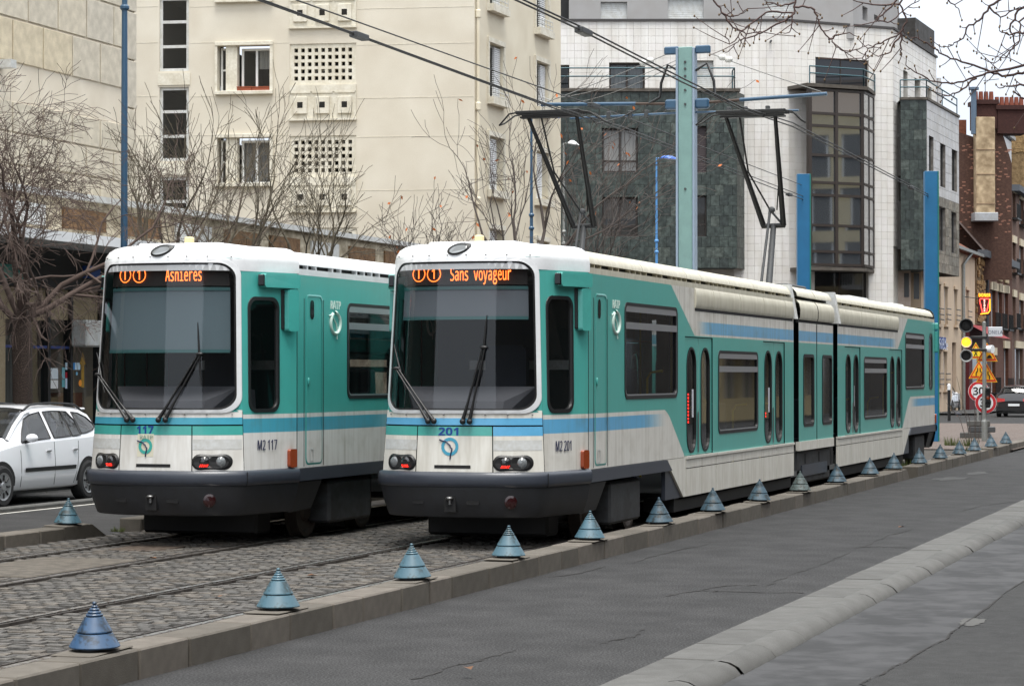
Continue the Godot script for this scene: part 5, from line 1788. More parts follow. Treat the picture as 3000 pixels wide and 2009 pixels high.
func build_signals() -> void:
	var base := on_ground(2886, 1291, 0.02)
	var t := thing("traffic_light", "traffic light showing amber on a galvanised pole past the tram's rear", "traffic light", "", base, deg_to_rad(YAW - 8.0))
	var b := B.new()
	b.lathe(Vector3.ZERO, [Vector2(0.085, 0), Vector2(0.085, 0.55), Vector2(0.062, 0.62), Vector2(0.055, 3.42), Vector2(0.0, 3.45)], 14)
	obj("pole", b, M.galvanised, t)
	for q in [[3.42, M.dark, 0.155], [2.94, mat(S(240, 150, 20), 0.3, {"glow": S(255, 176, 24), "glow_energy": 2.2}), 0.115], [2.55, M.dark, 0.135]]:
		var c := Vector3(-0.52, q[0] - 0.10, 0.05)
		b = B.new()
		b.lathe(c, [Vector2(0.0, -0.10), Vector2(q[2] * 0.9, -0.10), Vector2(q[2] + 0.03, 0.0), Vector2(q[2] + 0.05, 0.12), Vector2(q[2] + 0.035, 0.125), Vector2(q[2], 0.02)], 22, true, Vector3(0, 0, 1))
		var h := obj("lamp_housing", b, mat(S(150, 152, 152), 0.5) if q[0] != 3.42 else M.panto_grey, t)
		b = B.new()
		b.lathe(c, [Vector2(0.0, 0.055), Vector2(q[2] * 0.6, 0.04), Vector2(q[2] + 0.004, 0.015)], 22, true, Vector3(0, 0, 1))
		obj("signal_lens", b, q[1], h)
	b = B.new()
	for y in [2.98, 2.62]:
		b.box(Vector3(-0.40, y - 0.04, -0.03), Vector3(0.07, y + 0.04, 0.07), 0.01)
	obj("bracket", b, M.rubber, t)
	b = B.new()
	b.lathe(Vector3(0.15, 2.64, 0.0), [Vector2(0.0, -0.08), Vector2(0.10, -0.08), Vector2(0.11, 0.03), Vector2(0.12, 0.10), Vector2(0.0, 0.10)], 16, true, Vector3(0.6, 0, 0.4).normalized())
	obj("side_lamp", b, M.white_paint, t)
	b = B.new()
	b.box(Vector3(0.02, 0.95, 0.06), Vector3(0.16, 1.55, 0.16), 0.03)
	var rp := obj("repeater", b, M.rubber, t)
	for y in [1.42, 1.25, 1.08]:
		b = B.new()
		b.lathe(Vector3(0.09, y, 0.16), [Vector2(0.0, 0.01), Vector2(0.05, 0.0), Vector2(0.055, 0.03)], 12, true, Vector3(0, 0, 1))
		obj("repeater_lens", b, M.amber if y == 1.25 else M.dark, rp)
	# work signs: two stands one behind the other
	var red := mat(S(196, 50, 26), 0.5)
	var yel := mat(S(236, 172, 24), 0.5)
	var yel2 := mat(S(238, 206, 40), 0.5)
	var blk := mat(S(24, 22, 20), 0.6)
	var face := Basis(Vector3.UP, deg_to_rad(YAW - 8.0))
	var signs := [["tri", 2894, 1035, 62, "road works triangle with a heap of rubble, in front of the others", "heap", yel, 69.0], ["tri", 2893, 1096, 62, "narrowing road triangle in front, lower on the pole", "narrow", yel, 69.0], ["30", 2890, 1180, 62, "round 30 speed limit sign in front, cut by the pole", "", red, 69.02], ["tri", 2861, 1030, 54, "yellow triangle with a walking figure, behind the signal lamps", "walk", yel2, 72.5], ["tri", 2870, 1086, 60, "narrowing road triangle half hidden behind the front ones", "narrow", yel, 72.5], ["30", 2869, 1146, 60, "round 30 speed limit sign half hidden behind the front one", "", red, 72.5]]
	for s in signs:
		var dpt: float = s[7]
		var c := at_depth(s[1], s[2], dpt)
		var st := thing("road_sign", s[4], "road sign", "temporary road signs by the traffic light", c + face * Vector3(0, 0, -0.12), face.get_euler().y)
		var w: float = s[3] * dpt / FOCAL / 2.0
		if s[0] == "tri":
			var tri := func(r): return PackedVector2Array([Vector2(0, r * 1.02), Vector2(-r, -r * 0.76), Vector2(r, -r * 0.76)])
			b = B.new()
			b.prism(tri.call(w), func(p): return Vector3(p.x, p.y, 0), func(p): return Vector3(p.x, p.y, -0.03))
			obj("border", b, s[6], st)
			b = B.new()
			b.face(tri.call(w * 0.90), func(p): return Vector3(p.x, p.y, 0.003))
			obj("red_band", b, red, st)
			b = B.new()
			b.face(tri.call(w * 0.68), func(p): return Vector3(p.x, p.y, 0.006))
			obj("face", b, s[6], st)
			b = B.new()
			var z := 0.009
			var q := w / 0.32
			match s[5]:
				"heap":
					b.face(PackedVector2Array([Vector2(-0.02, -0.15), Vector2(0.03, -0.07), Vector2(0.08, -0.04), Vector2(0.13, -0.09), Vector2(0.15, -0.15)]), func(p): return Vector3(p.x * q, p.y * q, z))
					b.face(PackedVector2Array([Vector2(-0.12, -0.15), Vector2(-0.06, 0.03), Vector2(-0.02, 0.03), Vector2(-0.07, -0.15)]), func(p): return Vector3(p.x * q, p.y * q, z))
				"narrow":
					for g in [-1.0, 1.0]:
						b.tube([Vector3(0.085 * g * q, -0.15 * q, z), Vector3(0.085 * g * q, -0.06 * q, z), Vector3(0.04 * g * q, 0.0, z), Vector3(0.04 * g * q, 0.09 * q, z)], 0.018 * q, 5, true)
				"walk":
					b.ball(Vector3(0.01 * q, 0.09 * q, z), Vector3(0.022, 0.024, 0.008) * q, 8, 5)
					b.tube([Vector3(0.01, 0.06, 0.009) * q, Vector3(0.0, -0.03, 0.009) * q, Vector3(-0.05, -0.14, 0.009) * q], 0.017 * q, 5, true)
					b.tube([Vector3(0.0, -0.03, 0.009) * q, Vector3(0.045, -0.14, 0.009) * q], 0.015 * q, 5, true)
					b.tube([Vector3(-0.05, 0.0, 0.009) * q, Vector3(0.01, 0.045, 0.009) * q, Vector3(0.06, 0.0, 0.009) * q], 0.010 * q, 5, true)
			obj("pictogram", b, blk, st)
		else:
			for q in [[w, M.white_paint, 0.0], [w * 0.97, mat(S(186, 30, 40), 0.5), 0.004], [w * 0.70, M.white_paint, 0.008]]:
				b = B.new()
				b.lathe(Vector3(0, 0, q[2]), [Vector2(0, 0), Vector2(q[0], 0), Vector2(q[0], -0.003)], 32, true, Vector3(0, 0, 1))
				obj("disc", b, q[1], st)
			text("numerals", "30", w * 1.05, blk, st, Transform3D(Basis(), Vector3(0, 0, 0.012)), "Droid Sans", 700, 0.95)
	var bp := at_depth(2866, 1200, 72.7)
	var sp := thing("sign_stand", "grey sign stand on stacked concrete blocks behind the traffic light", "stand", "", Vector3(bp.x, 0.0, bp.z), face.get_euler().y)
	b = B.new()
	b.box(Vector3(-0.03, 0.3, -0.03), Vector3(0.03, 2.75, 0.03))
	obj("pole", b, M.galvanised, sp)
	for q in [[-0.08, 0.0, 0.5], [0.12, 0.18, 0.44], [0.02, 0.36, 0.38]]:
		b = B.new()
		b.box(Vector3(q[0] - q[2] * 0.9, q[1], -0.2), Vector3(q[0] + q[2] * 0.9, q[1] + 0.17, 0.2), 0.02)
		obj("concrete_block", b, [M.concrete_b, M.panto_grey, M.concrete_a][int(q[1] * 5.6)], sp)
	# dark post with a white top
	var pp := on_ground(2782, 1233, 0.0)
	var bo := thing("bollard_post", "dark round post with a white slanted top on the square", "bollard", "", pp)
	b = B.new()
	b.lathe(Vector3.ZERO, [Vector2(0.0, 0.0), Vector2(0.065, 0.0), Vector2(0.065, 1.30), Vector2(0.0, 1.30)], 14)
	obj("post", b, M.panto_black, bo)
	b = B.new()
	b.lathe(Vector3.ZERO, [Vector2(0.068, 1.30), Vector2(0.068, 1.50), Vector2(0.03, 1.56), Vector2(0.0, 1.56)], 14)
	obj("white_cap", b, M.white_paint, bo)
	# pigeon
	var gp := on_ground(2806, 1219, 0.0)
	var pg := thing("pigeon", "grey pigeon walking on the square by the dark post", "bird", "", gp, deg_to_rad(YAW + 170))
	b = B.new()
	b.ball(Vector3(0, 0.12, 0), Vector3(0.13, 0.065, 0.06), 12, 8)
	b.tube([Vector3(0.09, 0.14, 0), Vector3(0.12, 0.20, 0), Vector3(0.145, 0.225, 0)], [0.04, 0.026, 0.024], 8)
	b.ball(Vector3(0.15, 0.232, 0), Vector3(0.03, 0.026, 0.024), 8, 6)
	b.tube([Vector3(0.175, 0.23, 0), Vector3(0.20, 0.222, 0)], [0.009, 0.002], 5)
	b.tube([Vector3(-0.08, 0.12, 0), Vector3(-0.20, 0.085, 0)], [0.045, 0.02], 6, true)
	obj("body", b, mat(S(70, 72, 80), 0.8), pg)
	b = B.new()
	for g in [-0.02, 0.02]:
		b.tube([Vector3(0.0, 0.08, g), Vector3(0.01, 0.0, g)], 0.006, 5)
		b.tube([Vector3(-0.01, 0.004, g), Vector3(0.035, 0.004, g)], 0.005, 5)
	obj("legs", b, mat(S(150, 80, 70), 0.8), pg)
# ---------------------------------------------------------------- buildings
func cdir(a: float, f: float) -> Vector3:  # level direction given as right and forward of the camera
	var fw := -cam_basis.z
	fw.y = 0
	var rt := cam_basis.x
	return (rt * a + fw.normalized() * f).normalized()

func build_stone_block() -> void:  # the apartment house clad in large stone blocks, on the left
	var f := Fac.new(Vector3(-23, 0, 0), Vector3(0, 0, -1), EYE)
	var t := thing("stone_building", "beige apartment house faced with large pale stone blocks behind the weeping tree", "building")
	var u1 := fpx(f, 392, 200).x
	var b := B.new()
	f.rect(b, 18, u1, 4.4, 21, 0)
	b.quad(f.pt(u1, 0, 0), f.pt(u1, 21, 0), f.pt(u1, 21, -14), f.pt(u1, 0, -14))
	b.quad(f.pt(18, 21, 0), f.pt(u1, 21, 0), f.pt(u1, 21, -14), f.pt(18, 21, -14))
	b.quad(f.pt(18, 0, 0), f.pt(18, 21, 0), f.pt(18, 21, -14), f.pt(18, 0, -14))
	obj("wall", b, mat(S(222, 214, 199), 0.9, {"tex": M.t_plaster, "scale": 0.4}), t)
	var ms := []
	for c in [S(218, 210, 193), S(215, 207, 191), S(219, 210, 192), S(221, 209, 184), S(212, 205, 191)]:
		ms.append(mat(c, 0.92, {"tex": M.t_stone, "scale": 0.8, "bump": M.t_asphalt_b, "bump_scale": 0.3}))
	for zone in [[5.25, 7.05, 3], [7.76, 12.74, 6]]:
		for j in zone[2]:
			var hh: float = (zone[1] - zone[0]) / zone[2]
			var lo: float = zone[0] + j * hh
			var x := 28.0 + (0.57 if j % 2 else 0.0)
			while x < u1 - 0.3:
				var e := minf(x + 1.14, u1 - 0.42)
				if e - x > 0.2:
					var p := B.new()
					f.cbox(p, x + 0.022, e - 0.022, lo + 0.022, lo + hh - 0.022, 0.0, 0.03 + rng.randf() * 0.006, 0.008)
					obj("stone_block", p, ms[0] if zone[0] < 6.0 else ms[rng.randi() % 5], t)
				x += 1.14
	var x2 := 4.4  # quoins at the corner
	while x2 < 20.0:
		var p := B.new()
		f.cbox(p, u1 - 0.40, u1 + 0.01, x2 + 0.015, x2 + 0.98, 0.0, 0.05, 0.01)
		obj("quoin", p, ms[rng.randi() % 5], t)
		x2 += 1.0
	var sg := B.new()
	var r := frect(f, -12, 176, 5, 200)
	f.box(sg, r.position.x, r.end.x, r.position.y, r.end.y, 0.02, 0.3)
	obj("wall_box", sg, M.pale_strip, t)

func build_shop() -> void:  # low shop row under and beyond the stone house
	var f := Fac.new(Vector3(-22.6, 0, 0), Vector3(0, 0, -1), EYE)
	var t := thing("shop_row", "low flat roofed shop row with a white canopy and glazed front behind the white car", "shop")
	var cream := mat(S(206, 198, 180), 0.9, {"tex": M.t_stain, "scale": 0.5})
	var beige := mat(S(164, 150, 126), 0.9, {"tex": M.t_grime, "scale": 0.8})
	var b := B.new()
	f.rect(b, 20, 62, 4.45, 5.3, 0)
	b.quad(f.pt(20, 5.3, 0), f.pt(62, 5.3, 0), f.pt(62, 5.3, -8), f.pt(20, 5.3, -8))
	b.quad(f.pt(62, 0, 0), f.pt(62, 5.3, 0), f.pt(62, 5.3, -8), f.pt(62, 0, -8))
	f.rect(b, 46, 62, 0, 4.45, 0)
	obj("wall", b, cream, t)
	b = B.new()
	f.box(b, 20, 61.9, 5.3, 5.42, -0.2, 0.12)
	obj("coping", b, M.pale_strip, t)
	b = B.new()
	f.box(b, 20, 46, 4.32, 4.5, 0.0, 1.3)
	obj("canopy", b, M.white_paint, t)
	b = B.new()
	f.box(b, 20, 45.9, 3.55, 4.32, -0.4, 0.02)
	obj("fascia", b, mat(S(46, 44, 44), 0.7), t)
	for k in 12:  # brown panels and vents above the canopy
		b = B.new()
		var u := 31.0 + k * 2.4
		f.box(b, u, u + 1.7, 4.72, 5.12, 0.0, 0.05)
		obj("vent_panel", b, mat(S(128, 100, 72), 0.9, {"tex": M.t_stain, "scale": 1.0}) if k % 3 else M.pale_strip, t)
	var sign_m := mat(S(20, 128, 116), 0.5)
	var r := frect(f, -20, 775, 70, 818, 0.1)
	b = B.new()
	f.box(b, r.position.x, r.end.x, r.position.y, r.end.y, 0.03, 0.18)
	obj("shop_sign", b, sign_m, t)
	r = frect(f, 250, 780, 282, 815, 0.1)
	b = B.new()
	f.box(b, r.position.x, r.end.x, r.position.y, r.end.y, 0.03, 0.18)
	obj("shop_sign", b, mat(S(34, 80, 160), 0.5), t)
	b = B.new()
	f.rect(b, 20, 46, 0, 3.55, -2.6)
	b.quad(f.pt(20, 0.02, -2.6), f.pt(46, 0.02, -2.6), f.pt(46, 0.02, -0.3), f.pt(20, 0.02, -0.3))
	b.quad(f.pt(46, 0, -2.6), f.pt(46, 3.55, -2.6), f.pt(46, 3.55, -0.3), f.pt(46, 0, -0.3))
	obj("shop_interior", b, M.room, t)
	for q in [[-60, 6], [16, 148], [150, 214], [216, 300], [302, 380]]:  # blinds above, panes below
		r = frect(f, q[0], 838, q[1], 936)
		b = B.new()
		f.box(b, r.position.x + 0.03, r.end.x - 0.03, r.position.y, r.end.y, -0.16, -0.10)
		var pn := obj("blind_panel", b, beige, t)
		b = B.new()
		f.rect(b, r.position.x, r.end.x, 0.35, r.position.y - 0.02, -0.12)
		obj("shop_pane", b, M.glass, t)
	for px in [-62, 8, 149, 215, 301]:
		var u := fpx(f, px, 1000).x
		b = B.new()
		f.box(b, u - 0.05, u + 0.05, 0, 3.55, -0.2, -0.04)
		obj("mullion", b, M.panto_black, t)
	var u0 := fpx(f, 0, 1000).x
	b = B.new()
	f.box(b, u0 - 0.3, u0 + 0.12, 0, 3.55, -0.15, 0.03)
	obj("pillar", b, beige, t)
	b = B.new()
	f.box(b, 20, 46, 0.0, 0.35, -0.16, 0.0)
	obj("plinth", b, beige, t)
	b = B.new()
	r = frect(f, 20, 1012, 210, 1020)
	f.box(b, r.position.x, r.end.x, r.position.y, r.end.y, -0.11, -0.06)
	obj("blue_rail", b, mat(S(40, 56, 110), 0.6), t)
	r = frect(f, 226, 938, 277, 1016, 0.15)
	b = B.new()
	f.cbox(b, r.position.x, r.end.x, r.position.y, r.end.y, 0.0, 0.35, 0.03)
	obj("wall_cabinet", b, M.pale_strip, t)
	var cb := B.new()  # vertical blinds behind the glass
	for k in 30:
		var u := fpx(f, 20 + k * 4.2, 1100).x
		cb.obox(Transform3D(Basis(Vector3.UP, 0.7), f.pt(u, 1.5, -0.5)), Vector3(0.012, 2.3, 0.16))
	obj("blind_slats", cb, mat(S(168, 172, 166), 0.8), t)
	var cols := [[162, 1078, 184, 1110, S(196, 206, 212)], [162, 1113, 184, 1138, S(206, 208, 208)], [195, 1076, 204, 1110, S(110, 160, 170)], [195, 1112, 204, 1134, S(90, 150, 160)], [205, 1062, 249, 1083, S(190, 214, 230)], [216, 1062, 233, 1083, S(40, 130, 200)], [205, 1090, 221, 1107, S(170, 30, 50)], [205, 1108, 226, 1138, S(190, 206, 226)]]
	for q in cols:
		r = frect(f, q[0], q[1], q[2], q[3])
		b = B.new()
		f.rect(b, r.position.x, r.end.x, r.position.y, r.end.y, -0.112 + (0.003 if q[0] == 216 else 0.0))
		obj("poster", b, mat(q[4], 0.7), t)
	for q in [[238, 1094, 6, S(110, 170, 200)], [248, 1122, 10, S(226, 140, 30)]]:
		var c := fpx(f, q[0], q[1])
		b = B.new()
		b.lathe(f.pt(c.x, c.y, -0.11), [Vector2(0, 0.003), Vector2(q[2] * 0.0065, 0.003)], 16, true, f.n)
		obj("round_sticker", b, mat(q[3], 0.6), t)
	var arrow := B.new()
	var tip := fpx(f, 256, 1030)
	arrow.face(PackedVector2Array([tip, tip + Vector2(0.13, -0.25), tip + Vector2(0.06, -0.25), tip + Vector2(0.06, -0.7), tip + Vector2(-0.06, -0.7), tip + Vector2(-0.06, -0.25), tip + Vector2(-0.13, -0.25)]), func(p): return f.pt(p.x, p.y, -0.111))
	obj("arrow_sticker", arrow, mat(S(150, 116, 30), 0.7), t)
	for q in [[169, 1150, 211, 1170], [213, 1150, 240, 1170]]:
		r = frect(f, q[0], q[1], q[2], q[3], -1.0)
		b = B.new()
		f.box(b, r.position.x, r.end.x, r.position.y - 0.25, r.end.y, -1.3, -1.0)
		obj("wooden_cabinet", b, mat(S(110, 60, 30), 0.6), t)

func build_cream_block() -> void:  # apartment block facing the camera, with pierced screens
	var c0 := at_depth(1390, 900, 72)
	var f := Fac.new(c0, cdir(-47500, 7000), EYE)
	var t := thing("cream_apartment_block", "cream apartment block with pierced concrete screens and a dark stair window strip", "building")
	var stucco := mat(S(212, 207, 195), 0.93, {"tex": M.t_plaster, "scale": 0.2})
	var stucco2 := mat(S(216, 209, 191), 0.93, {"tex": M.t_plaster, "scale": 0.2})
	var trim := mat(S(220, 217, 207), 0.85, {"tex": M.t_grime, "scale": 0.6})
	var pvc := mat(S(220, 222, 222), 0.5)
	var holes := []
	var stair := [[-8, 208], [255, 471], [518, 735]]
	for y in stair: holes.append(frect(f, 466, y[0], 552, y[1]))
	var win := []
	var scr := []
	var pan := []
	for dy in [-270, 0, 270, 540]:
		win.append(frect(f, 637, 132 + dy, 791, 268 + dy))
		scr.append(frect(f, 848, 127 + dy, 1043, 247 + dy))
		pan.append(frect(f, 848, 268 + dy, 1043, 347 + dy))
	var right := fpx(f, 1390, 500).x
	var left := fpx(f, 300, 500).x
	var b := B.new()
	wall(b, f, minf(left, right), maxf(left, right), 0.0, 17.0, holes + win + scr, 0.35)
	b.quad(f.pt(left, 17, 0), f.pt(right, 17, 0), f.pt(right, 17, -12), f.pt(left, 17, -12))
	obj("wall", b, stucco, t)
	# thin pale joints of the facade panels
	for y in [18, 124, 281, 395, 552]:
		for xs in [[392, 462], [556, 630], [803, 846], [1045, 1388]]:
			var r := frect(f, xs[0], y + (3 if xs[0] == 1045 else 0), xs[1], y + 1.6 + (3 if xs[0] == 1045 else 0))
			b = B.new()
			f.box(b, r.position.x, r.end.x, r.position.y, r.end.y, 0.0, 0.006)
			obj("wall_joint", b, trim, t)
	for y in stair:
		var r := frect(f, 466, y[0], 552, y[1])
		window(t, f, r, -0.06, M.pale_strip, 1, {"fw": 0.09, "bars": [0.335, 0.67], "room": M.room_dark, "back": 4.0})
	for y in [[208, 255], [471, 518]]:
		var r := frect(f, 462, y[0] + 6, 556, y[1] - 6)
		b = B.new()
		f.box(b, r.position.x, r.end.x, r.position.y, r.end.y, 0.0, 0.03)
		obj("stair_spandrel", b, trim, t)
	for k in 4:
		var w: Rect2 = win[k]
		var dy: int = [-270, 0, 270, 540][k]
		b = B.new()
		var o := frect(f, 630, 122 + dy, 800, 277 + dy)
		f.cbox(b, o.position.x, o.end.x, o.end.y - 0.12, o.end.y, 0.0, 0.10, 0.01)
		f.cbox(b, o.position.x, o.end.x, o.position.y, o.position.y + 0.11, 0.0, 0.14, 0.01)
		f.box(b, o.position.x, w.position.x, o.position.y + 0.11, o.end.y - 0.12, 0.0, 0.08)
		f.box(b, w.end.x, o.end.x, o.position.y + 0.11, o.end.y - 0.12, 0.0, 0.08)
		var fr := obj("window_surround", b, trim, t)
		b = B.new()
		var pl := frect(f, 661, 132 + dy, 694, 268 + dy)
		f.box(b, pl.position.x, pl.end.x, pl.position.y, pl.end.y, -0.30, 0.01)
		obj("pillar", b, trim, fr)
		var ra := frect(f, 702, 139 + dy, 791, 256 + dy)
		window(t, f, Rect2(ra.position.x, w.position.y, ra.size.x, w.size.y - 0.08), -0.22, pvc, 2, {"fw": 0.07, "room": M.room_dark, "curtain": mat(S(150, 152, 154) if k != 1 else S(200, 202, 200), 0.9), "spans": [[0.0, 1.0, 0.02]] if k == 2 else [[0.02, 0.44, 0.52]]})
		var rb := frect(f, 641, 139 + dy, 661, 268 + dy)
		window(t, f, rb, -0.22, pvc, 1, {"fw": 0.06, "bars": [0.5], "room": M.room_dark})
		if k == 1:
			for q in [[694, 737], [738, 791]]:
				var bx := frect(f, q[0], 255, q[1], 267)
				var pot := thing("flower_box", "terracotta flower box, the %s of two on the cream block's window sill" % ("shorter" if q[0] == 694 else "longer"), "flower box", "flower boxes on the sill")
				b = B.new()
				f.cbox(b, bx.position.x, bx.end.x, bx.position.y, bx.end.y, -0.18, 0.03, 0.01)
				obj("trough", b, mat(S(134, 66, 42), 0.8), pot)
				b = B.new()
				f.box(b, bx.position.x - 0.01, bx.end.x + 0.01, bx.end.y, bx.end.y + 0.02, -0.19, 0.04)
				obj("rim", b, mat(S(146, 78, 52), 0.8), pot)
		# pierced screen: nine by five square openings
		var s: Rect2 = scr[k]
		var nx := 9
		var ny := 5
		var mx := 0.09
		var cw := (s.size.x - 2 * mx) / nx
		var ch := (s.size.y - 2 * mx) / ny
		b = B.new()
		for i in nx + 1:
			var ux := s.position.x + mx + i * cw
			f.box(b, (s.position.x if i == 0 else ux - cw * 0.22), (s.end.x if i == nx else ux + cw * 0.22), s.position.y, s.end.y, -0.20, -0.03)
		var screen := obj("pierced_screen", b, trim, t)
		for j in ny + 1:
			var hy := s.position.y + mx + j * ch
			for i in nx:
				b = B.new()
				f.box(b, s.position.x + mx + i * cw + cw * 0.22, s.position.x + mx + (i + 1) * cw - cw * 0.22, (s.position.y if j == 0 else hy - ch * 0.21), (s.end.y if j == ny else hy + ch * 0.21), -0.195, -0.032)
				obj("screen_bar", b, trim, screen)
		b = B.new()
		f.box(b, s.position.x, s.end.x, s.position.y, s.end.y, -4.0, -3.9)
		for e in [[s.position.x, s.position.x + 0.02, s.position.y, s.end.y], [s.end.x - 0.02, s.end.x, s.position.y, s.end.y], [s.position.x, s.end.x, s.end.y - 0.02, s.end.y], [s.position.x, s.end.x, s.position.y, s.position.y + 0.02]]:
			f.box(b, e[0], e[1], e[2], e[3], -3.9, -0.2)
		obj("room", b, M.room_dark, screen)
		b = B.new()
		for q in [[0.30, 0.62], [0.72, 0.97]]:
			for yy in [[0.35, 0.42], [0.82, 0.90]]:
				f.box(b, lerpf(s.position.x, s.end.x, 1.0 - q[1]), lerpf(s.position.x, s.end.x, 1.0 - q[0]), lerpf(s.position.y, s.end.y, yy[0]), lerpf(s.position.y, s.end.y, yy[1]), -0.6, -0.5)
		obj("inner_window", b, pvc, screen)
		# three square panels under each screen
		var p: Rect2 = pan[k]
		b = B.new()
		f.box(b, p.position.x, p.end.x, p.position.y, p.end.y, 0.0, 0.04)
		f.box(b, p.position.x - 0.02, p.end.x + 0.02, p.position.y - 0.06, p.position.y, 0.0, 0.10)
		f.box(b, p.position.x, p.end.x, p.end.y, p.end.y + 0.20, 0.0, 0.06)
		var pb := obj("panel_band", b, trim, t)
		for i in 3:
			var a := p.position.x + p.size.x * i / 3.0
			var e := a + p.size.x / 3.0
			b = B.new()
			f.cbox(b, a + 0.13, e - 0.13, p.position.y + 0.14, p.end.y - 0.16, 0.04, 0.11, 0.012)
			f.box(b, a + 0.03, e - 0.03, p.end.y - 0.05, p.end.y, 0.04, 0.07)
			var sq := obj("square_panel", b, trim, pb)
			b = B.new()
			var mx2 := (a + e) / 2
			var my := (p.position.y + p.end.y) / 2
			f.rect(b, mx2 - 0.085, mx2 + 0.085, my - 0.09, my + 0.09, 0.1125)
			obj("small_pane", b, M.dark_gloss, sq)
	# street side
	var f2 := Fac.new(c0, cdir(2500, 7000), EYE)
	var e2 := fpx(f2, 1643, 300).x
	var h2 := []
	for q in [[1430, -150, 1473, 20], [1568, -75, 1605, 88], [1430, 130, 1473, 290], [1568, 183, 1605, 318], [1430, 402, 1473, 560], [1568, 445, 1605, 585], [1430, 672, 1473, 820], [1568, 706, 1605, 840]]:
		h2.append(frect(f2, q[0], q[1], q[2], q[3]))
	b = B.new()
	wall(b, f2, 0.0, e2, 0, 17, h2, 0.28)
	b.quad(f2.pt(e2, 0), f2.pt(e2, 17), f2.pt(e2, 17, -10), f2.pt(e2, 0, -10))
	obj("street_wall", b, stucco2, t)
	for k in h2.size():
		var r: Rect2 = h2[k]
		b = B.new()
		var o := r.grow(0.10)
		f2.box(b, o.position.x, o.end.x, r.end.y, o.end.y + 0.05, 0.0, 0.07)
		f2.box(b, o.position.x, r.position.x, r.position.y, r.end.y, 0.0, 0.06)
		f2.box(b, r.end.x, o.end.x, r.position.y, r.end.y, 0.0, 0.06)
		f2.box(b, o.position.x, o.end.x, o.position.y - 0.12, r.position.y, 0.0, 0.22)
		obj("window_surround", b, trim, t)
		window(t, f2, r, -0.2, pvc, 2, {"fw": 0.07, "room": M.room_dark})
		b = B.new()  # louvred shutters folded on the right, or closed on the lower floors
		var closed := k >= 4
		var nl := 26
		for i in nl:
			var y := lerpf(r.position.y + 0.05, r.end.y - 0.05, float(i) / nl)
			if closed: f2.box(b, r.position.x + 0.03, r.position.x + r.size.x * 0.62, y, y + 0.035, -0.10, -0.05)
			else: f2.box(b, r.end.x - r.size.x * 0.42, r.end.x - 0.03, y, y + 0.035, -0.16, -0.08)
		obj("shutter", b, M.white_paint, t)
		if not closed:
			b = B.new()
			for y in [0.05, 0.18, 0.32]:
				b.tube([f2.pt(r.position.x - 0.05, r.position.y + y, 0.16), f2.pt(r.end.x + 0.05, r.position.y + y, 0.16)], 0.015, 5)
			for i in 6:
				var u := lerpf(r.position.x - 0.05, r.end.x + 0.05, i / 5.0)
				b.tube([f2.pt(u, r.position.y, 0.16), f2.pt(u, r.position.y + 0.32, 0.16)], 0.010, 4)
			obj("guard_rail", b, M.pale_strip, t)
	b = B.new()
	var pu := fpx(f2, 1394, 300).x
	b.tube([f2.pt(pu, 0, 0.08), f2.pt(pu, 17, 0.08)], 0.055, 8)
	for y in [41, 312, 590]:
		var hy := fpx(f2, 1394, y).y
		b.lathe(f2.pt(pu, hy, 0.08), [Vector2(0.055, -0.12), Vector2(0.085, -0.1), Vector2(0.085, 0.1), Vector2(0.055, 0.14)], 10)
	obj("downpipe", b, stucco2, t)

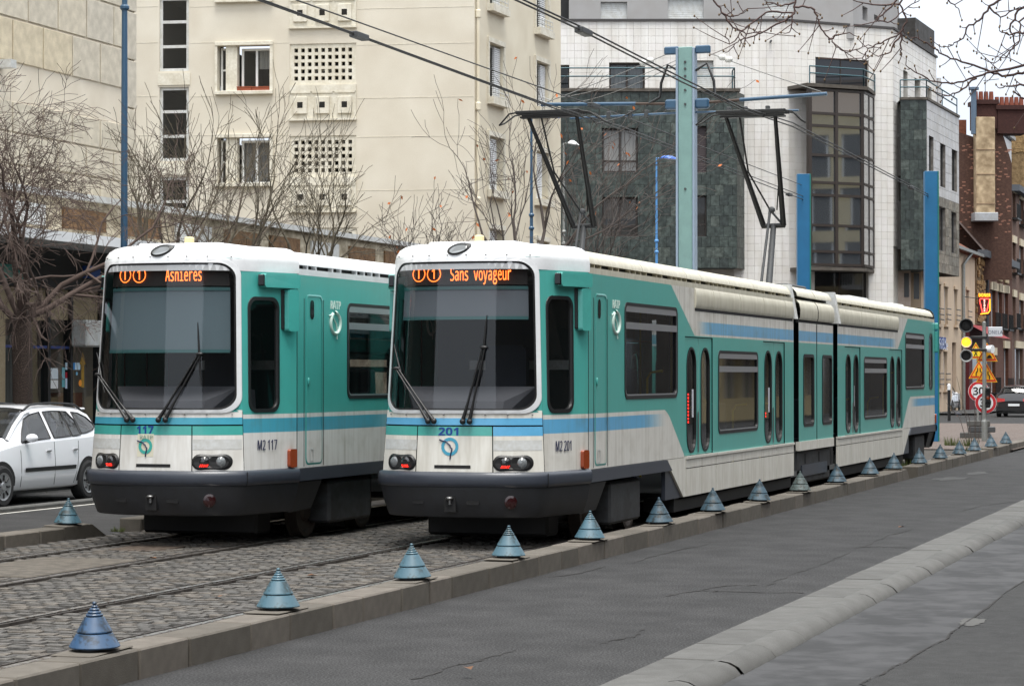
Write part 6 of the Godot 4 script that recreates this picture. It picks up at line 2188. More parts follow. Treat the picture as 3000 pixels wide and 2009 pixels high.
func build_white_block() -> void:  # corner building clad in white tiles and dark green stone
	var cw := cdir(1, 0)
	var o1 := at_depth(1640, 900, 110)
	var f := Fac.new(o1, cw, EYE)
	var t := thing("tiled_corner_building", "white tiled corner building with dark green stone bays and a glazed oriel", "building")
	var back := mat(S(202, 200, 197), 0.9, {"tex": M.t_grime, "scale": 0.3})
	var tiles := [mat(S(224, 222, 219), 0.6, {"tex": M.t_streak, "scale": 0.1}), mat(S(226, 224, 221), 0.6, {"tex": M.t_streak, "scale": 0.1}), mat(S(222, 219, 215), 0.6, {"tex": M.t_streak, "scale": 0.1}), mat(S(225, 222, 220), 0.6, {"tex": M.t_streak, "scale": 0.1})]
	var greens := []
	for c in [S(74, 84, 80), S(56, 65, 63), S(66, 76, 73), S(86, 94, 89), S(60, 70, 67)]:
		greens.append(mat(c, 0.45, {"tex": M.t_marble, "scale": 0.55}))
	var brown := mat(S(46, 38, 34), 0.5)
	var rail_m := mat(S(52, 84, 92), 0.5)
	var cap := mat(S(96, 92, 88), 0.85, {"tex": M.t_stain, "scale": 0.5})
	var top := fpx(f, 2000, 62).y
	# front
	var u_end := fpx(f, 2312, 400).x
	var fh := [frect(f, 1600, 190, 1668, 268), frect(f, 1785, 183, 1890, 266), frect(f, 2042, 177, 2091, 262)]
	var b := B.new()
	wall(b, f, 0.0, u_end, 0, top, fh, 0.4, -0.032)
	obj("wall", b, back, t)
	var used := cladding(t, "tile", f, 0.0, u_end, fpx(f, 2000, 300).y, top, fh, 0.336, 0.345, -0.03, tiles, 170, 0.0, 0.008)
	used += cladding(t, "tile", f, fpx(f, 2150, 500).x, u_end, 0.1, fpx(f, 2000, 300).y, [], 0.336, 0.345, -0.03, tiles, 60, 0.0, 0.008)
	window(t, f, fh[1], -0.25, brown, 2, {"fw": 0.09, "curtain": mat(S(140, 146, 150), 0.9), "room": M.room})
	window(t, f, fh[0], -0.25, brown, 1, {"fw": 0.05, "room": M.room_dark})
	shutter(t, f, fh[2], -0.2, M.pale_strip, 0.09)
	# dark stone block standing proud of it
	var d := 1.2
	var g0 := fpx(f, 1640, 500, d).x
	var g1 := fpx(f, 2160, 500, d).x
	var gt := fpx(f, 1900, 268, d).y
	var gb := fpx(f, 1900, 785, d).y
	var gh := [frect(f, 1764, 375, 1870, 505, d), frect(f, 1764, 577, 1869, 692, d), frect(f, 2040, 369, 2071, 505, d), frect(f, 2040, 573, 2071, 692, d)]
	b = B.new()
	wall(b, f, g0, g1, gb, gt, gh, 0.5, d - 0.032)
	var sd := cdir(2650, 7000)
	var rl := -d / sd.dot(f.n)
	var fr := Fac.new(f.pt(g1, 0, d), sd, EYE + cw * 200)
	fr.rect(b, 0.0, rl, gb, gt, -0.032)
	b.quad(f.pt(g0, gt, d - 0.032), f.pt(g1, gt, d - 0.032), f.pt(g1, gt, -0.1), f.pt(g0, gt, -0.1))
	b.quad(f.pt(g0, gb, d - 0.032), f.pt(g1, gb, d - 0.032), f.pt(g1, gb, -0.1), f.pt(g0, gb, -0.1))
	obj("stone_bay", b, mat(S(50, 60, 58), 0.7), t)
	cladding(t, "stone_slab", f, g0, g1, gb, gt, gh, 0.40, 0.46, d - 0.03, greens, 200, 0.5, 0.014)
	cladding(t, "stone_slab", fr, 0.0, rl, gb, gt, [], 0.40, 0.46, -0.03, greens, 40, 0.5, 0.008)
	b = B.new()
	f.box(b, g0, g1 + 0.15, gt, gt + 0.14, -0.05, d + 0.12)
	obj("coping", b, cap, t)
	railing(t, [f.pt(g0, gt + 0.14, d - 0.1), f.pt(g1 - 0.1, gt + 0.14, d - 0.1), f.pt(g1 - 0.1, gt + 0.14, 0.05)], 0.95, rail_m, 7.0)
	window(t, f, gh[0], d - 0.22, brown, 2, {"fw": 0.09, "bars": [0.26], "curtain": mat(S(206, 204, 200), 0.9), "spans": [[0.08, 0.55, 0.27], [0.6, 0.97, 0.27], [0.05, 0.95, 0.0]], "room": M.room})
	window(t, f, gh[1], d - 0.22, brown, 2, {"fw": 0.09, "bars": [0.26], "room": M.room, "curtain": mat(S(110, 100, 86), 0.9), "spans": [[0.0, 1.0, 0.45]]})
	shutter(t, f, gh[2], d - 0.2, mat(S(58, 48, 50), 0.6), 0.1)
	window(t, f, gh[3], d - 0.22, brown, 1, {"fw": 0.06, "bars": [0.3], "room": M.room})
	# chamfered corner
	var f2 := Fac.new(f.pt(u_end, 0, 0), cdir(14300, 7000), EYE + cw * 60)
	var v_end := fpx(f2, 2618, 500).x
	var top2 := top
	var tw := frect(f2, 2390, 172, 2546, 262)
	var lowwin := frect(f2, 2388, 783, 2546, 900)
	b = B.new()
	wall(b, f2, 0, v_end, 0, top2, [tw, lowwin], 0.5, -0.032)
	obj("wall", b, back, t)
	cladding(t, "tile", f2, 0, v_end, 0.1, top2, [tw, lowwin], 0.336, 0.345, -0.03, tiles, 70, 0.0, 0.008)
	var smoked := mat(S(52, 54, 58), 0.04, {"metal": 0.45, "spec": 0.6})
	window(t, f2, tw, -0.12, brown, 2, {"fw": 0.05, "glass": smoked, "room": M.room_dark})
	window(t, f2, lowwin, -0.2, brown, 2, {"fw": 0.06, "room": M.room_dark})
	# glazed oriel
	var bd := 1.5
	var q0 := fpx(f2, 2375, 500, bd).x
	var q1 := fpx(f2, 2528, 500, bd).x
	var ys := [265, 334, 370, 456, 536, 573, 661, 737.5, 776]
	var hs := []
	for y in ys: hs.append(fpx(f2, 2450, y, bd).y)
	var ori := Node3D.new()
	ori.name = "oriel"
	t.add_child(ori, true)
	var street := cdir(2650, 7000)
	var fside := Fac.new(f2.pt(q1, 0, bd), street, EYE + cw * 300)
	var sl := -bd / street.dot(f2.n)
	b = B.new()
	for u in [q0, (q0 + q1) / 2, q1]:
		f2.box(b, u - 0.08, u + 0.08, hs[8], hs[0], bd - 0.2, bd + 0.02)
	for h in hs:
		f2.box(b, q0 - 0.075, q1 + 0.075, h - 0.06, h + 0.06, bd - 0.18, bd + 0.012)
		fside.box(b, 0.05, sl, h - 0.06, h + 0.06, -0.18, 0.092)
	fside.box(b, sl * 0.5 - 0.05, sl * 0.5 + 0.05, hs[8], hs[0], -0.1, 0.095)
	fside.box(b, sl - 0.12, sl, hs[8], hs[0], -0.1, 0.095)
	obj("oriel_frame", b, brown, ori)
	for i in 8:
		for j in 2:
			b = B.new()
			var a := q0 + (q1 - q0) * j / 2.0
			var tl := rng.randf_range(-0.010, 0.010)
			b.quad(f2.pt(a, hs[i + 1], bd - 0.05 + tl), f2.pt(a + (q1 - q0) / 2, hs[i + 1], bd - 0.05), f2.pt(a + (q1 - q0) / 2, hs[i], bd - 0.05), f2.pt(a, hs[i], bd - 0.05 + tl))
			obj("oriel_pane", b, M.mirror_glass, ori)
		b = B.new()
		fside.rect(b, 0.0, sl, hs[i + 1], hs[i], 0.06)
		obj("oriel_pane", b, mat(S(150, 150, 150), 0.1, {"metal": 0.3}), ori)
	b = B.new()
	b.prism(PackedVector2Array([Vector2(q0 - 0.25, -0.05), Vector2(q0 - 0.25, bd + 0.14), Vector2(q1 + 0.22, bd + 0.14), Vector2(q1 + 0.22 + sl * street.dot(f2.u), -0.05)]), func(p): return f2.pt(p.x, hs[0] + 0.1, p.y), func(p): return f2.pt(p.x, hs[0] + 0.26, p.y))
	obj("oriel_cap", b, cap, ori)
	b = B.new()
	b.prism(PackedVector2Array([Vector2(q0 - 0.14, -0.05), Vector2(q0 - 0.14, bd), Vector2(q1 + 0.14, bd), Vector2(q1 + 0.14 + sl * street.dot(f2.u), -0.05)]), func(p): return f2.pt(p.x, hs[8] - 0.25, p.y), func(p): return f2.pt(p.x, hs[8] - 0.1, p.y))
	obj("oriel_base", b, cap, ori)
	railing(t, [f2.pt(q0, hs[0] + 0.26, bd - 0.05), f2.pt(q1 + 0.1, hs[0] + 0.26, bd - 0.05), f2.pt(q1 + 0.1 + sl * street.dot(f2.u), hs[0] + 0.26, 0.05)], 0.8, rail_m, 1.8)
	# side along the street
	var f3 := Fac.new(f2.pt(v_end, 0, 0), cdir(2650, 7000), EYE + cw * 300)
	var w_end := fpx(f3, 2745, 300).x
	var sh := [frect(f3, 2648, 208, 2661, 330), frect(f3, 2681, 232, 2698, 340), frect(f3, 2718, 254, 2731, 350)]
	b = B.new()
	wall(b, f3, 0, w_end, 0, top, sh, 0.5, -0.032)
	obj("wall", b, back, t)
	cladding(t, "tile", f3, 0, w_end, 8.0, top, sh, 0.6, 0.345, -0.03, tiles, 0)
	for r in sh: window(t, f3, r, -0.35, brown, 1, {"room": M.room_dark})
	# second dark bay, its street face in pale stained tiles
	var d3 := 1.5
	var m0 := on_plane(2640, 500, f3, 0.0)
	var m1 := on_plane(2717, 500, f3, d3)
	var ff := Fac.new(m1, cdir(-1, 0.02), EYE)
	var wl := fpx(ff, 2640, 500).x
	var bt := fpx(ff, 2680, 292).y
	var bb := fpx(ff, 2680, 790).y
	b = B.new()
	ff.rect(b, 0, wl, bb, bt, -0.032)
	b.quad(ff.pt(0, bb), ff.pt(wl, bb), ff.pt(wl, bb, -9), ff.pt(0, bb, -9))
	b.quad(ff.pt(0, bt), ff.pt(wl, bt), ff.pt(wl, bt, -14), ff.pt(0, bt, -14))
	obj("stone_bay", b, mat(S(50, 60, 58), 0.7), t)
	cladding(t, "stone_slab", ff, 0, wl, bb, bt, [], 0.42, 0.48, -0.03, greens, 60, 0.5, 0.008)
	var fs := Fac.new(m1, f3.u, EYE + cw * 300)
	var ue := fpx(fs, 2811, 500).x
	var wh := [frect(fs, 2723, 400, 2737, 515), frect(fs, 2756, 422, 2772, 548), frect(fs, 2790, 440, 2806, 560), frect(fs, 2723, 590, 2737, 730), frect(fs, 2753, 608, 2772, 735), frect(fs, 2789, 622, 2804, 742)]
	b = B.new()
	wall(b, fs, 0, ue, bb, bt, wh, 0.3, -0.032)
	b.quad(fs.pt(ue, bb), fs.pt(ue, bt), fs.pt(ue, bt, -4), fs.pt(ue, bb, -4))
	obj("street_face", b, mat(S(150, 148, 148), 0.8, {"tex": M.t_stain, "scale": 0.3}), t)
	var pale := [mat(S(196, 198, 204), 0.7, {"tex": M.t_grime, "scale": 0.3}), mat(S(190, 192, 198), 0.7, {"tex": M.t_grime, "scale": 0.2})]
	var stained := [mat(S(150, 146, 138), 0.85, {"tex": M.t_stain, "scale": 0.5}), mat(S(132, 130, 124), 0.85, {"tex": M.t_stain, "scale": 0.4})]
	var mid := fpx(fs, 2765, 580).y
	cladding(t, "pale_tile", fs, 0, ue, mid, bt, wh, 0.9, 0.45, -0.03, pale, 60)
	cladding(t, "stained_tile", fs, 0, ue, bb, mid, wh, 0.9, 0.45, -0.03, stained, 60)
	for r in wh: window(t, fs, r, -0.15, M.panto_grey, 1, {"room": M.room_dark, "glass": M.dark_gloss})
	b = B.new()
	fs.box(b, 0.0, ue, bt, bt + 0.12, -0.4, 0.06)
	ff.box(b, 0.0, wl, bt, bt + 0.12, -0.4, 0.06)
	obj("coping", b, cap, t)
	railing(t, [ff.pt(wl, bt + 0.1, -0.1), ff.pt(0, bt + 0.1, -0.1), fs.pt(ue, bt + 0.1, -0.1)], 0.85, rail_m, 3.2)
	b = B.new()  # wall under the second bay
	var fu := Fac.new(ff.pt(0, 0, -1.2), ff.u, EYE)
	fu.rect(b, 0.6, wl + 2, 0, bb, 0)
	obj("ground_wall", b, mat(S(176, 162, 154), 0.9, {"tex": M.t_grime, "scale": 0.3}), t)
	for q in [[2650, 800, 2664, 870], [2678, 800, 2694, 876]]:
		b = B.new()
		var r := frect(fu, q[0], q[1], q[2], q[3])
		fu.box(b, r.position.x, r.end.x, r.position.y, r.end.y, 0.0, 0.04)
		obj("slit_window", b, M.panto_grey, t)
	# parapet coping and the grey attic storey
	b = B.new()
	f.box(b, 0, u_end, top, top + 0.10, -0.5, 0.08)
	f2.box(b, 0, v_end, top, top + 0.10, -0.5, 0.08)
	f3.box(b, 0, w_end, top, top + 0.10, -0.5, 0.08)
	obj("parapet_coping", b, mat(S(70, 68, 68), 0.9), t)
	var fa := Fac.new(f.pt(0, 0, -1.4), cw, EYE)
	var ah := [frect(fa, 1760, 5, 1838, 62), frect(fa, 1957, -6, 2062, 58), frect(fa, 2243, -10, 2330, 46)]
	var ae := fpx(fa, 2500, 20).x
	b = B.new()
	var attic := mat(S(160, 160, 162), 0.85, {"tex": M.t_plaster, "scale": 0.25})
	wall(b, fa, fpx(fa, 1667, 20).x, ae, top - 0.6, top + 3.2, ah, 0.35)
	b.quad(fa.pt(ae, top - 0.6), fa.pt(ae, top + 3.2), fa.pt(ae, top + 3.2, -8), fa.pt(ae, top - 0.6, -8))
	obj("attic_wall", b, attic, t)
	for r in ah: shutter(t, fa, r, -0.15, M.pale_strip, 0.09)
	var fb := Fac.new(fa.pt(ae, 0, 0), cdir(3200, 7000), EYE + cw * 300)
	var ah2 := [frect(fb, 2528, 20, 2543, 60), frect(fb, 2562, 45, 2578, 62)]
	b = B.new()
	var be := fpx(fb, 2636, 50).x
	wall(b, fb, 0, be, top - 0.6, top + 2.5, ah2, 0.3)
	obj("attic_wall", b, attic, t)
	b = B.new()
	f.box(b, -0.4, 0.55, top, top + 3.0, -3.0, -2.2)
	obj("attic_recess", b, M.panto_black, t)
	b = B.new()
	f3.box(b, w_end - 5.0, w_end, top + 0.1, top + 0.1 + 1.3, -3.0, -0.1)
	obj("roof_upstand", b, mat(S(72, 72, 74), 0.85, {"tex": M.t_stain, "scale": 0.4}), t)
	b = B.new()
	b.tube([f3.pt(w_end + 0.15, 6, 0.1), f3.pt(w_end + 0.15, fpx(f3, 2748, 230).y, 0.1)], 0.12, 8, true)
	obj("downpipe", b, pale[0], t)
	for q in [[2258, 122], [2550, 347]]:
		b = B.new()
		var fq := f if q[0] < 2312 else f2
		var c := fpx(fq, q[0], q[1])
		b.cyl(fq.pt(c.x, c.y, 0.0), fq.pt(c.x, c.y, 0.30), 0.05, 8)
		obj("spout", b, M.panto_grey, t)
func on_plane(px: float, py: float, f: Fac, d: float) -> Vector3:
	var q := fpx(f, px, py, d)
	return f.pt(q.x, 0, d)

func build_far_houses() -> void:
	var X := -17.7
	var f := Fac.new(Vector3(X, 0, 0), Vector3(0, 0, -1), EYE)
	var brick := mat(S(92, 72, 63), 0.92, {"tex": M.t_brick, "scale": 0.9})
	var brick2 := mat(S(112, 76, 60), 0.92, {"tex": M.t_brick, "scale": 0.8})
	var tile_m := mat(S(134, 86, 62), 0.9, {"tex": M.t_brick, "scale": 0.9})
	var zinc := mat(S(168, 174, 182), 0.45, {"tex": M.t_grime, "scale": 0.6})
	var pvc := mat(S(206, 206, 208), 0.5)
	# cream rendered house with grey downpipe
	var t := thing("cream_house", "cream rendered two storey house with tall shutters and a tiled eave past the tram", "house")
	var render := mat(S(206, 186, 164), 0.92, {"tex": M.t_plaster, "scale": 0.3})
	var u0 := fpx(f, 2700, 900).x
	var u1 := fpx(f, 2862, 900).x
	var eave := fpx(f, 2812, 735).y
	var holes := []
	for q in [[2744, 832, 2757, 950], [2768, 840, 2778, 950], [2797, 848, 2806, 952], [2832, 850, 2840, 955], [2744, 1030, 2757, 1140], [2766, 1030, 2776, 1140]]:
		holes.append(frect(f, q[0], q[1], q[2], q[3]))
	holes.append(frect(f, 2791, 1003, 2803, 1205))
	var b := B.new()
	wall(b, f, u0, u1, 0, eave, holes, 0.25)
	b.quad(f.pt(u0, 0), f.pt(u0, eave), f.pt(u0, eave, -8), f.pt(u0, 0, -8))
	obj("wall", b, render, t)
	for k in 6:
		window(t, f, holes[k], -0.15, pvc, 1, {"room": M.room, "curtain": mat(S(190, 190, 186), 0.9)})
		b = B.new()
		var r: Rect2 = holes[k]
		f.box(b, r.position.x - 0.2, r.end.x + 0.2, r.end.y, r.end.y + 0.16, 0.0, 0.08)
		f.box(b, r.position.x - 0.2, r.end.x + 0.2, r.position.y - 0.14, r.position.y, 0.0, 0.14)
		obj("window_trim", b, render, t)
		b = B.new()
		for y in [0.25, 0.5, 0.8]:
			b.tube([f.pt(r.position.x - 0.15, r.position.y + y, 0.15), f.pt(r.end.x + 0.15, r.position.y + y, 0.15)], 0.03, 5)
		obj("guard_rail", b, M.panto_grey, t)
	b = B.new()
	var dr: Rect2 = holes[6]
	f.rect(b, dr.position.x, dr.end.x, dr.position.y, dr.end.y, -0.2)
	obj("door", b, mat(S(86, 52, 66), 0.6), t)
	b = B.new()
	b.tube([f.pt(fpx(f, 2818, 900).x, 0, 0.12), f.pt(fpx(f, 2818, 900).x, eave - 0.7, 0.12), f.pt(fpx(f, 2828, 900).x, eave - 0.2, 0.25), f.pt(fpx(f, 2830, 900).x, eave + 0.05, 0.4)], 0.09, 8)
	f.box(b, u0, u1, eave - 0.02, eave + 0.14, 0.3, 0.45)
	obj("gutter", b, M.galvanised, t)
	b = B.new()
	b.quad(f.pt(u0, eave, 0.42), f.pt(u1, eave, 0.42), f.pt(u1, eave + 2.6, -4), f.pt(u0, eave + 2.6, -4))
	b.quad(f.pt(u0, eave, 0.42), f.pt(u1, eave, 0.42), f.pt(u1, eave - 0.08, 0.0), f.pt(u0, eave - 0.08, 0.0))
	obj("roof", b, tile_m, t)
	b = B.new()
	var sg := frect(f, 2747, 987, 2776, 1021, 0.3)
	f.box(b, sg.position.x, sg.end.x, sg.position.y, sg.end.y, 0.1, 0.25)
	var bs := thing("blue_shop_sign", "dark blue shop sign with white lettering on the cream house", "sign")
	obj("sign_board", b, mat(S(22, 58, 140), 0.5), bs)
	for q in [["body", 0.66], ["minute", 0.30]]:
		text("lettering", q[0], 0.62, mat(S(206, 216, 236), 0.5), bs, Transform3D(Basis(Vector3(0, 0, -1), Vector3.UP, Vector3(1, 0, 0)), f.pt(sg.get_center().x, lerpf(sg.position.y, sg.end.y, q[1]), 0.26)), "Droid Sans", 400, 2.4)
	# red shop front with lit kebab sign
	var f2x := Fac.new(Vector3(X, 0, 0), Vector3(0, 0, -1), EYE)
	var k0 := fpx(f2x, 2822, 1000).x
	var k1 := fpx(f2x, 2880, 1000).x
	t = thing("red_shop_front", "dark red shop front at street level between cream house and brick house", "shop")
	b = B.new()
	f2x.box(b, k0, k1, 0.0, 4.6, 0.0, 0.35)
	obj("shop_wall", b, mat(S(84, 20, 26), 0.6), t)
	for q in [[0.15, 0.45], [0.55, 0.9]]:
		b = B.new()
		f2x.rect(b, lerpf(k0, k1, q[0]), lerpf(k0, k1, q[1]), 0.6, 3.2, 0.353)
		obj("shop_pane", b, M.dark_gloss, t)
	b = B.new()
	b.quad(f2x.pt(k0, 4.7, 0.3), f2x.pt(k1, 4.7, 0.3), f2x.pt(k1, 4.0, 1.6), f2x.pt(k0, 4.0, 1.6))
	obj("awning", b, mat(S(120, 24, 30), 0.8), t)
	var ks := thing("kebab_sign", "glowing red and orange kebab sign jutting from the shop wall", "sign", "", at_depth(2885, 892, 118), deg_to_rad(YAW))
	b = B.new()
	b.box(Vector3(-0.30, -0.52, -0.08), Vector3(0.30, 0.52, 0.04), 0.02)
	obj("sign_box", b, mat(S(70, 18, 16), 0.6), ks)
	var orange := mat(S(220, 120, 20), 0.5, {"glow": S(255, 150, 30), "glow_energy": 1.5})
	text("lit_letters", "DONER", 0.22, orange, ks, Transform3D(Basis(), Vector3(0, 0.46, 0.055)), "Droid Sans", 700, 0.78)
	b = B.new()
	b.tube([Vector3(-0.22, 0.28, 0.06), Vector3(0.22, 0.28, 0.06), Vector3(0.24, 0.20, 0.06), Vector3(0.10, -0.40, 0.06), Vector3(-0.10, -0.40, 0.06), Vector3(-0.24, 0.20, 0.06), Vector3(-0.22, 0.28, 0.06)], 0.022, 6)
	obj("neon_outline", b, mat(S(220, 40, 40), 0.5, {"glow": S(255, 70, 60), "glow_energy": 1.6}), ks)
	for i in 5:
		text("lit_letter", "KEBAB"[i], 0.15, mat(S(220, 180, 170), 0.5, {"glow": S(255, 190, 170), "glow_energy": 0.7}), ks, Transform3D(Basis(), Vector3(0, 0.20 - i * 0.125, 0.055)), "Droid Sans", 700)
	b = B.new()
	b.tube([Vector3(0.27, 0.28, 0.05), Vector3(0.27, -0.30, 0.05), Vector3(0.18, -0.42, 0.05), Vector3(-0.2, -0.47, 0.05)], 0.025, 5)
	obj("neon_trim", b, orange, ks)
	b = B.new()
	b.tube([Vector3(-0.3, 0.3, 0), Vector3(-0.9, 0.4, -0.3)], 0.02, 5)
	obj("bracket", b, M.panto_black, ks)
	var os := thing("white_shop_sign", "white illuminated shop sign reading ONELA beside the traffic light", "sign", "", at_depth(2917, 972, 125), deg_to_rad(YAW))
	b = B.new()
	b.box(Vector3(-0.37, -0.25, -0.08), Vector3(0.37, 0.26, 0.08), 0.02)
	obj("sign_box", b, mat(S(206, 210, 216), 0.4), os)
	text("lettering", "ONELA", 0.26, mat(S(70, 74, 96), 0.5), os, Transform3D(Basis(), Vector3(0, -0.02, 0.085)), "Droid Sans", 400, 0.95)
	# rubble and brick gable wall with a rendered chimney breast
	t = thing("brick_gable_house", "tall brick gable with a patched beige chimney breast and pots on top", "house")
	var g := Fac.new(f.pt(u1 + 0.2, 0, -6), cdir(1, 0.05), EYE)
	b = B.new()
	var px := func(a, c): return fpx(g, a, c)
	b.face(PackedVector2Array([px.call(2804, 820), px.call(2804, 385), px.call(2852, 400), px.call(2865, 340), px.call(2925, 345), px.call(2958, 452), px.call(2966, 480), px.call(2966, 820)]), func(p): return g.pt(p.x, p.y, 0))
	obj("gable_wall", b, brick, t)
	b = B.new()
	for k in 160:
		var p: Vector2 = px.call(rng.randf_range(2810, 2960), rng.randf_range(420, 700))
		var inside: bool = p.x < px.call(2850, 500).x or p.x > px.call(2912, 500).x
		if inside: g.box(b, p.x, p.x + rng.randf_range(0.1, 0.22), p.y, p.y + 0.07, 0.0, 0.008)
	obj("pale_bricks", b, mat(S(140, 100, 84), 0.9), t)
	stuff(t.get_child(t.get_child_count() - 1))
	b = B.new()
	var cr := frect(g, 2853, 346, 2908, 625)
	g.cbox(b, cr.position.x, cr.end.x, cr.position.y, cr.end.y, 0.0, 0.7, 0.03)
	obj("chimney_breast", b, mat(S(196, 178, 150), 0.92, {"tex": M.t_stain, "scale": 0.25}), t)
	for y in [440, 512, 598]:
		b = B.new()
		var jr := frect(g, 2852, y, 2909, y + 2)
		g.box(b, jr.position.x, jr.end.x, jr.position.y, jr.end.y, 0.7, 0.73)
		obj("render_joint", b, mat(S(140, 118, 96), 0.9), t)
	b = B.new()
	cr = frect(g, 2846, 625, 2914, 650)
	g.cbox(b, cr.position.x, cr.end.x, cr.position.y, cr.end.y, 0.0, 0.95, 0.03)
	obj("zinc_apron", b, zinc, t)
	var ck := Fac.new(g.pt(0, 0, 0.2), g.u, EYE)
	for q in [[2861, 292, 2922, 345, 4], [2924, 308, 3010, 360, 6]]:
		b = B.new()
		cr = frect(ck, q[0], q[1], q[2], q[3])
		ck.box(b, cr.position.x, cr.end.x, cr.position.y - 0.6, cr.end.y, -1.5, 0.0)
		ck.box(b, cr.position.x - 0.1, cr.end.x + 0.1, cr.end.y - 0.25, cr.end.y, -1.6, 0.1)
		var st := obj("chimney_stack", b, mat(S(72, 44, 40), 0.92, {"tex": M.t_brick, "scale": 1.0}), t)
		for i in q[4]:
			b = B.new()
			var u := lerpf(cr.position.x, cr.end.x, (i + 0.5) / q[4])
			b.lathe(ck.pt(u, cr.end.y, -0.7), [Vector2(0.15, 0), Vector2(0.12, 0.55), Vector2(0.09, 0.55), Vector2(0.09, 0.45), Vector2(0, 0.45)], 10)
			obj("chimney_pot", b, mat(S(122, 66, 50), 0.9), st)
	b = B.new()
	var p0: Vector2 = px.call(2848, 395)
	var p1: Vector2 = px.call(2848, 265)
	b.tube([g.pt(p0.x, p0.y, 0.5), g.pt(p1.x, p1.y, 0.5)], 0.16, 10, true)
	b.tube([g.pt(p1.x, p1.y - 0.02, 0.5), g.pt(p1.x, p1.y + 0.12, 0.5)], 0.30, 10, true)
	obj("flue_pipe", b, mat(S(84, 102, 120), 0.5), t)
	b = B.new()
	b.face(PackedVector2Array([px.call(2800, 345), px.call(2845, 345), px.call(2845, 396), px.call(2800, 380)]), func(p): return g.pt(p.x, p.y, -1.0))
	obj("roof", b, tile_m, t)
	b = B.new()
	var an: Vector2 = px.call(2888, 292)
	for q in [[0.0, 0.0, 0.0, 1.9], [-0.35, 1.6, 0.6, 1.75], [-0.1, 1.1, 0.8, 1.2]]:
		b.tube([g.pt(an.x + q[0], an.y + q[1], 0), g.pt(an.x + q[2], an.y + q[3], 0)], 0.02, 4)
	obj("aerial", b, M.panto_grey, t)
	# stone gable further right
	t = thing("rubble_gable_house", "ochre rubble stone gable standing behind the brick chimneys", "house")
	var gg := Fac.new(f.pt(fpx(f, 2985, 900).x, 0, -9), cdir(1, 0.05), EYE)
	b = B.new()
	var qx := func(a, c): return fpx(gg, a, c)
	b.face(PackedVector2Array([qx.call(2920, 560), qx.call(2926, 350), qx.call(3060, 300), qx.call(3060, 560)]), func(p): return gg.pt(p.x, p.y, 0))
	obj("gable_wall", b, mat(S(146, 124, 92), 0.95, {"tex": M.t_stain, "scale": 0.8}), t)
	var stones := B.new()
	for k in 420:
		var p: Vector2 = qx.call(rng.randf_range(2930, 3010), rng.randf_range(352, 450))
		gg.cbox(stones, p.x, p.x + rng.randf_range(0.2, 0.5), p.y, p.y + rng.randf_range(0.12, 0.24), 0.0, rng.randf_range(0.02, 0.06), 0.02)
	stuff(obj("rubble_stones", stones, mat(S(160, 134, 96), 0.95, {"tex": M.t_stain, "scale": 1.2}), t))
	# ornate brick house and the plain brown one after it
	for h in [["ornate_brick_house", "orange and dark brick house with cream lintels behind the traffic light", 2866, 2966, 752, 2900, brick2, [[2905, 850, 2918, 960], [2925, 855, 2937, 962], [2944, 858, 2955, 965], [2905, 1040, 2918, 1150], [2942, 1020, 2956, 1150]]], ["brown_brick_house", "brown brick house with arched white windows at the street's far end", 2966, 3020, 560, 2985, mat(S(128, 108, 96), 0.92, {"tex": M.t_brick, "scale": 0.7}), [[2968, 565, 2977, 640], [2988, 585, 3000, 660], [2968, 712, 2977, 800], [2988, 722, 3000, 805], [2968, 870, 2977, 960], [2988, 880, 3000, 965], [2975, 1020, 2998, 1150]]]]:
		t = thing(h[0], h[1], "house")
		var a0 := fpx(f, h[2], 900).x
		var a1 := fpx(f, h[3], 900).x
		var ev := fpx(f, h[5], h[4]).y
		var hl := []
		for q in h[7]: hl.append(frect(f, q[0], q[1], q[2], q[3]))
		b = B.new()
		wall(b, f, a0, a1, 0, ev, hl, 0.3)
		b.quad(f.pt(a0, 0), f.pt(a0, ev), f.pt(a0, ev, -8), f.pt(a0, 0, -8))
		obj("wall", b, h[6], t)
		for r in hl:
			window(t, f, r, -0.2, pvc, 1, {"room": M.room, "curtain": mat(S(170, 170, 176), 0.9)})
			b = B.new()
			f.box(b, r.position.x - 0.15, r.end.x + 0.15, r.end.y, r.end.y + 0.45, 0.0, 0.10)
			obj("lintel", b, mat(S(206, 192, 166), 0.85), t)
			b = B.new()
			f.box(b, r.position.x - 0.2, r.end.x + 0.2, r.position.y - 0.1, r.position.y, 0.0, 0.35)
			for i in 7:
				var u := lerpf(r.position.x - 0.15, r.end.x + 0.15, i / 6.0)
				f.box(b, u - 0.02, u + 0.02, r.position.y, r.position.y + 0.9, 0.28, 0.32)
			obj("balcony_rail", b, M.panto_black, t)
		b = B.new()
		f.box(b, a0, a1, ev - 0.25, ev + 0.15, 0.0, 0.5)
		obj("cornice", b, mat(S(74, 78, 84), 0.7), t)
		if h[0] == "ornate_brick_house":
			for k in 3:
				b = B.new()
				var c := frect(f, 2905 + k * 19, 790 + k * 6, 2915 + k * 19, 818 + k * 6)
				f.cbox(b, c.position.x, c.end.x, c.position.y, c.end.y, 0.0, 0.12, 0.04)
				obj("relief_panel", b, mat(S(196, 176, 140), 0.85), t)
				for i in 4:
					b = B.new()
					var c2 := frect(f, 2902 + k * 18 + i * 4, 826 + k * 5, 2904 + k * 18 + i * 4, 848 + k * 5)
					f.box(b, c2.position.x, c2.end.x, c2.position.y, c2.end.y, 0.0, 0.1)
					obj("cream_brick", b, mat(S(206, 192, 166), 0.85), t)
			b = B.new()
			b.quad(f.pt(a0, ev, 0.4), f.pt(a1, ev, 0.4), f.pt(a1, ev + 4.0, -3), f.pt(a0, ev + 4.0, -3))
			obj("roof", b, mat(S(90, 82, 80), 0.8, {"tex": M.t_brick, "scale": 0.6}), t)
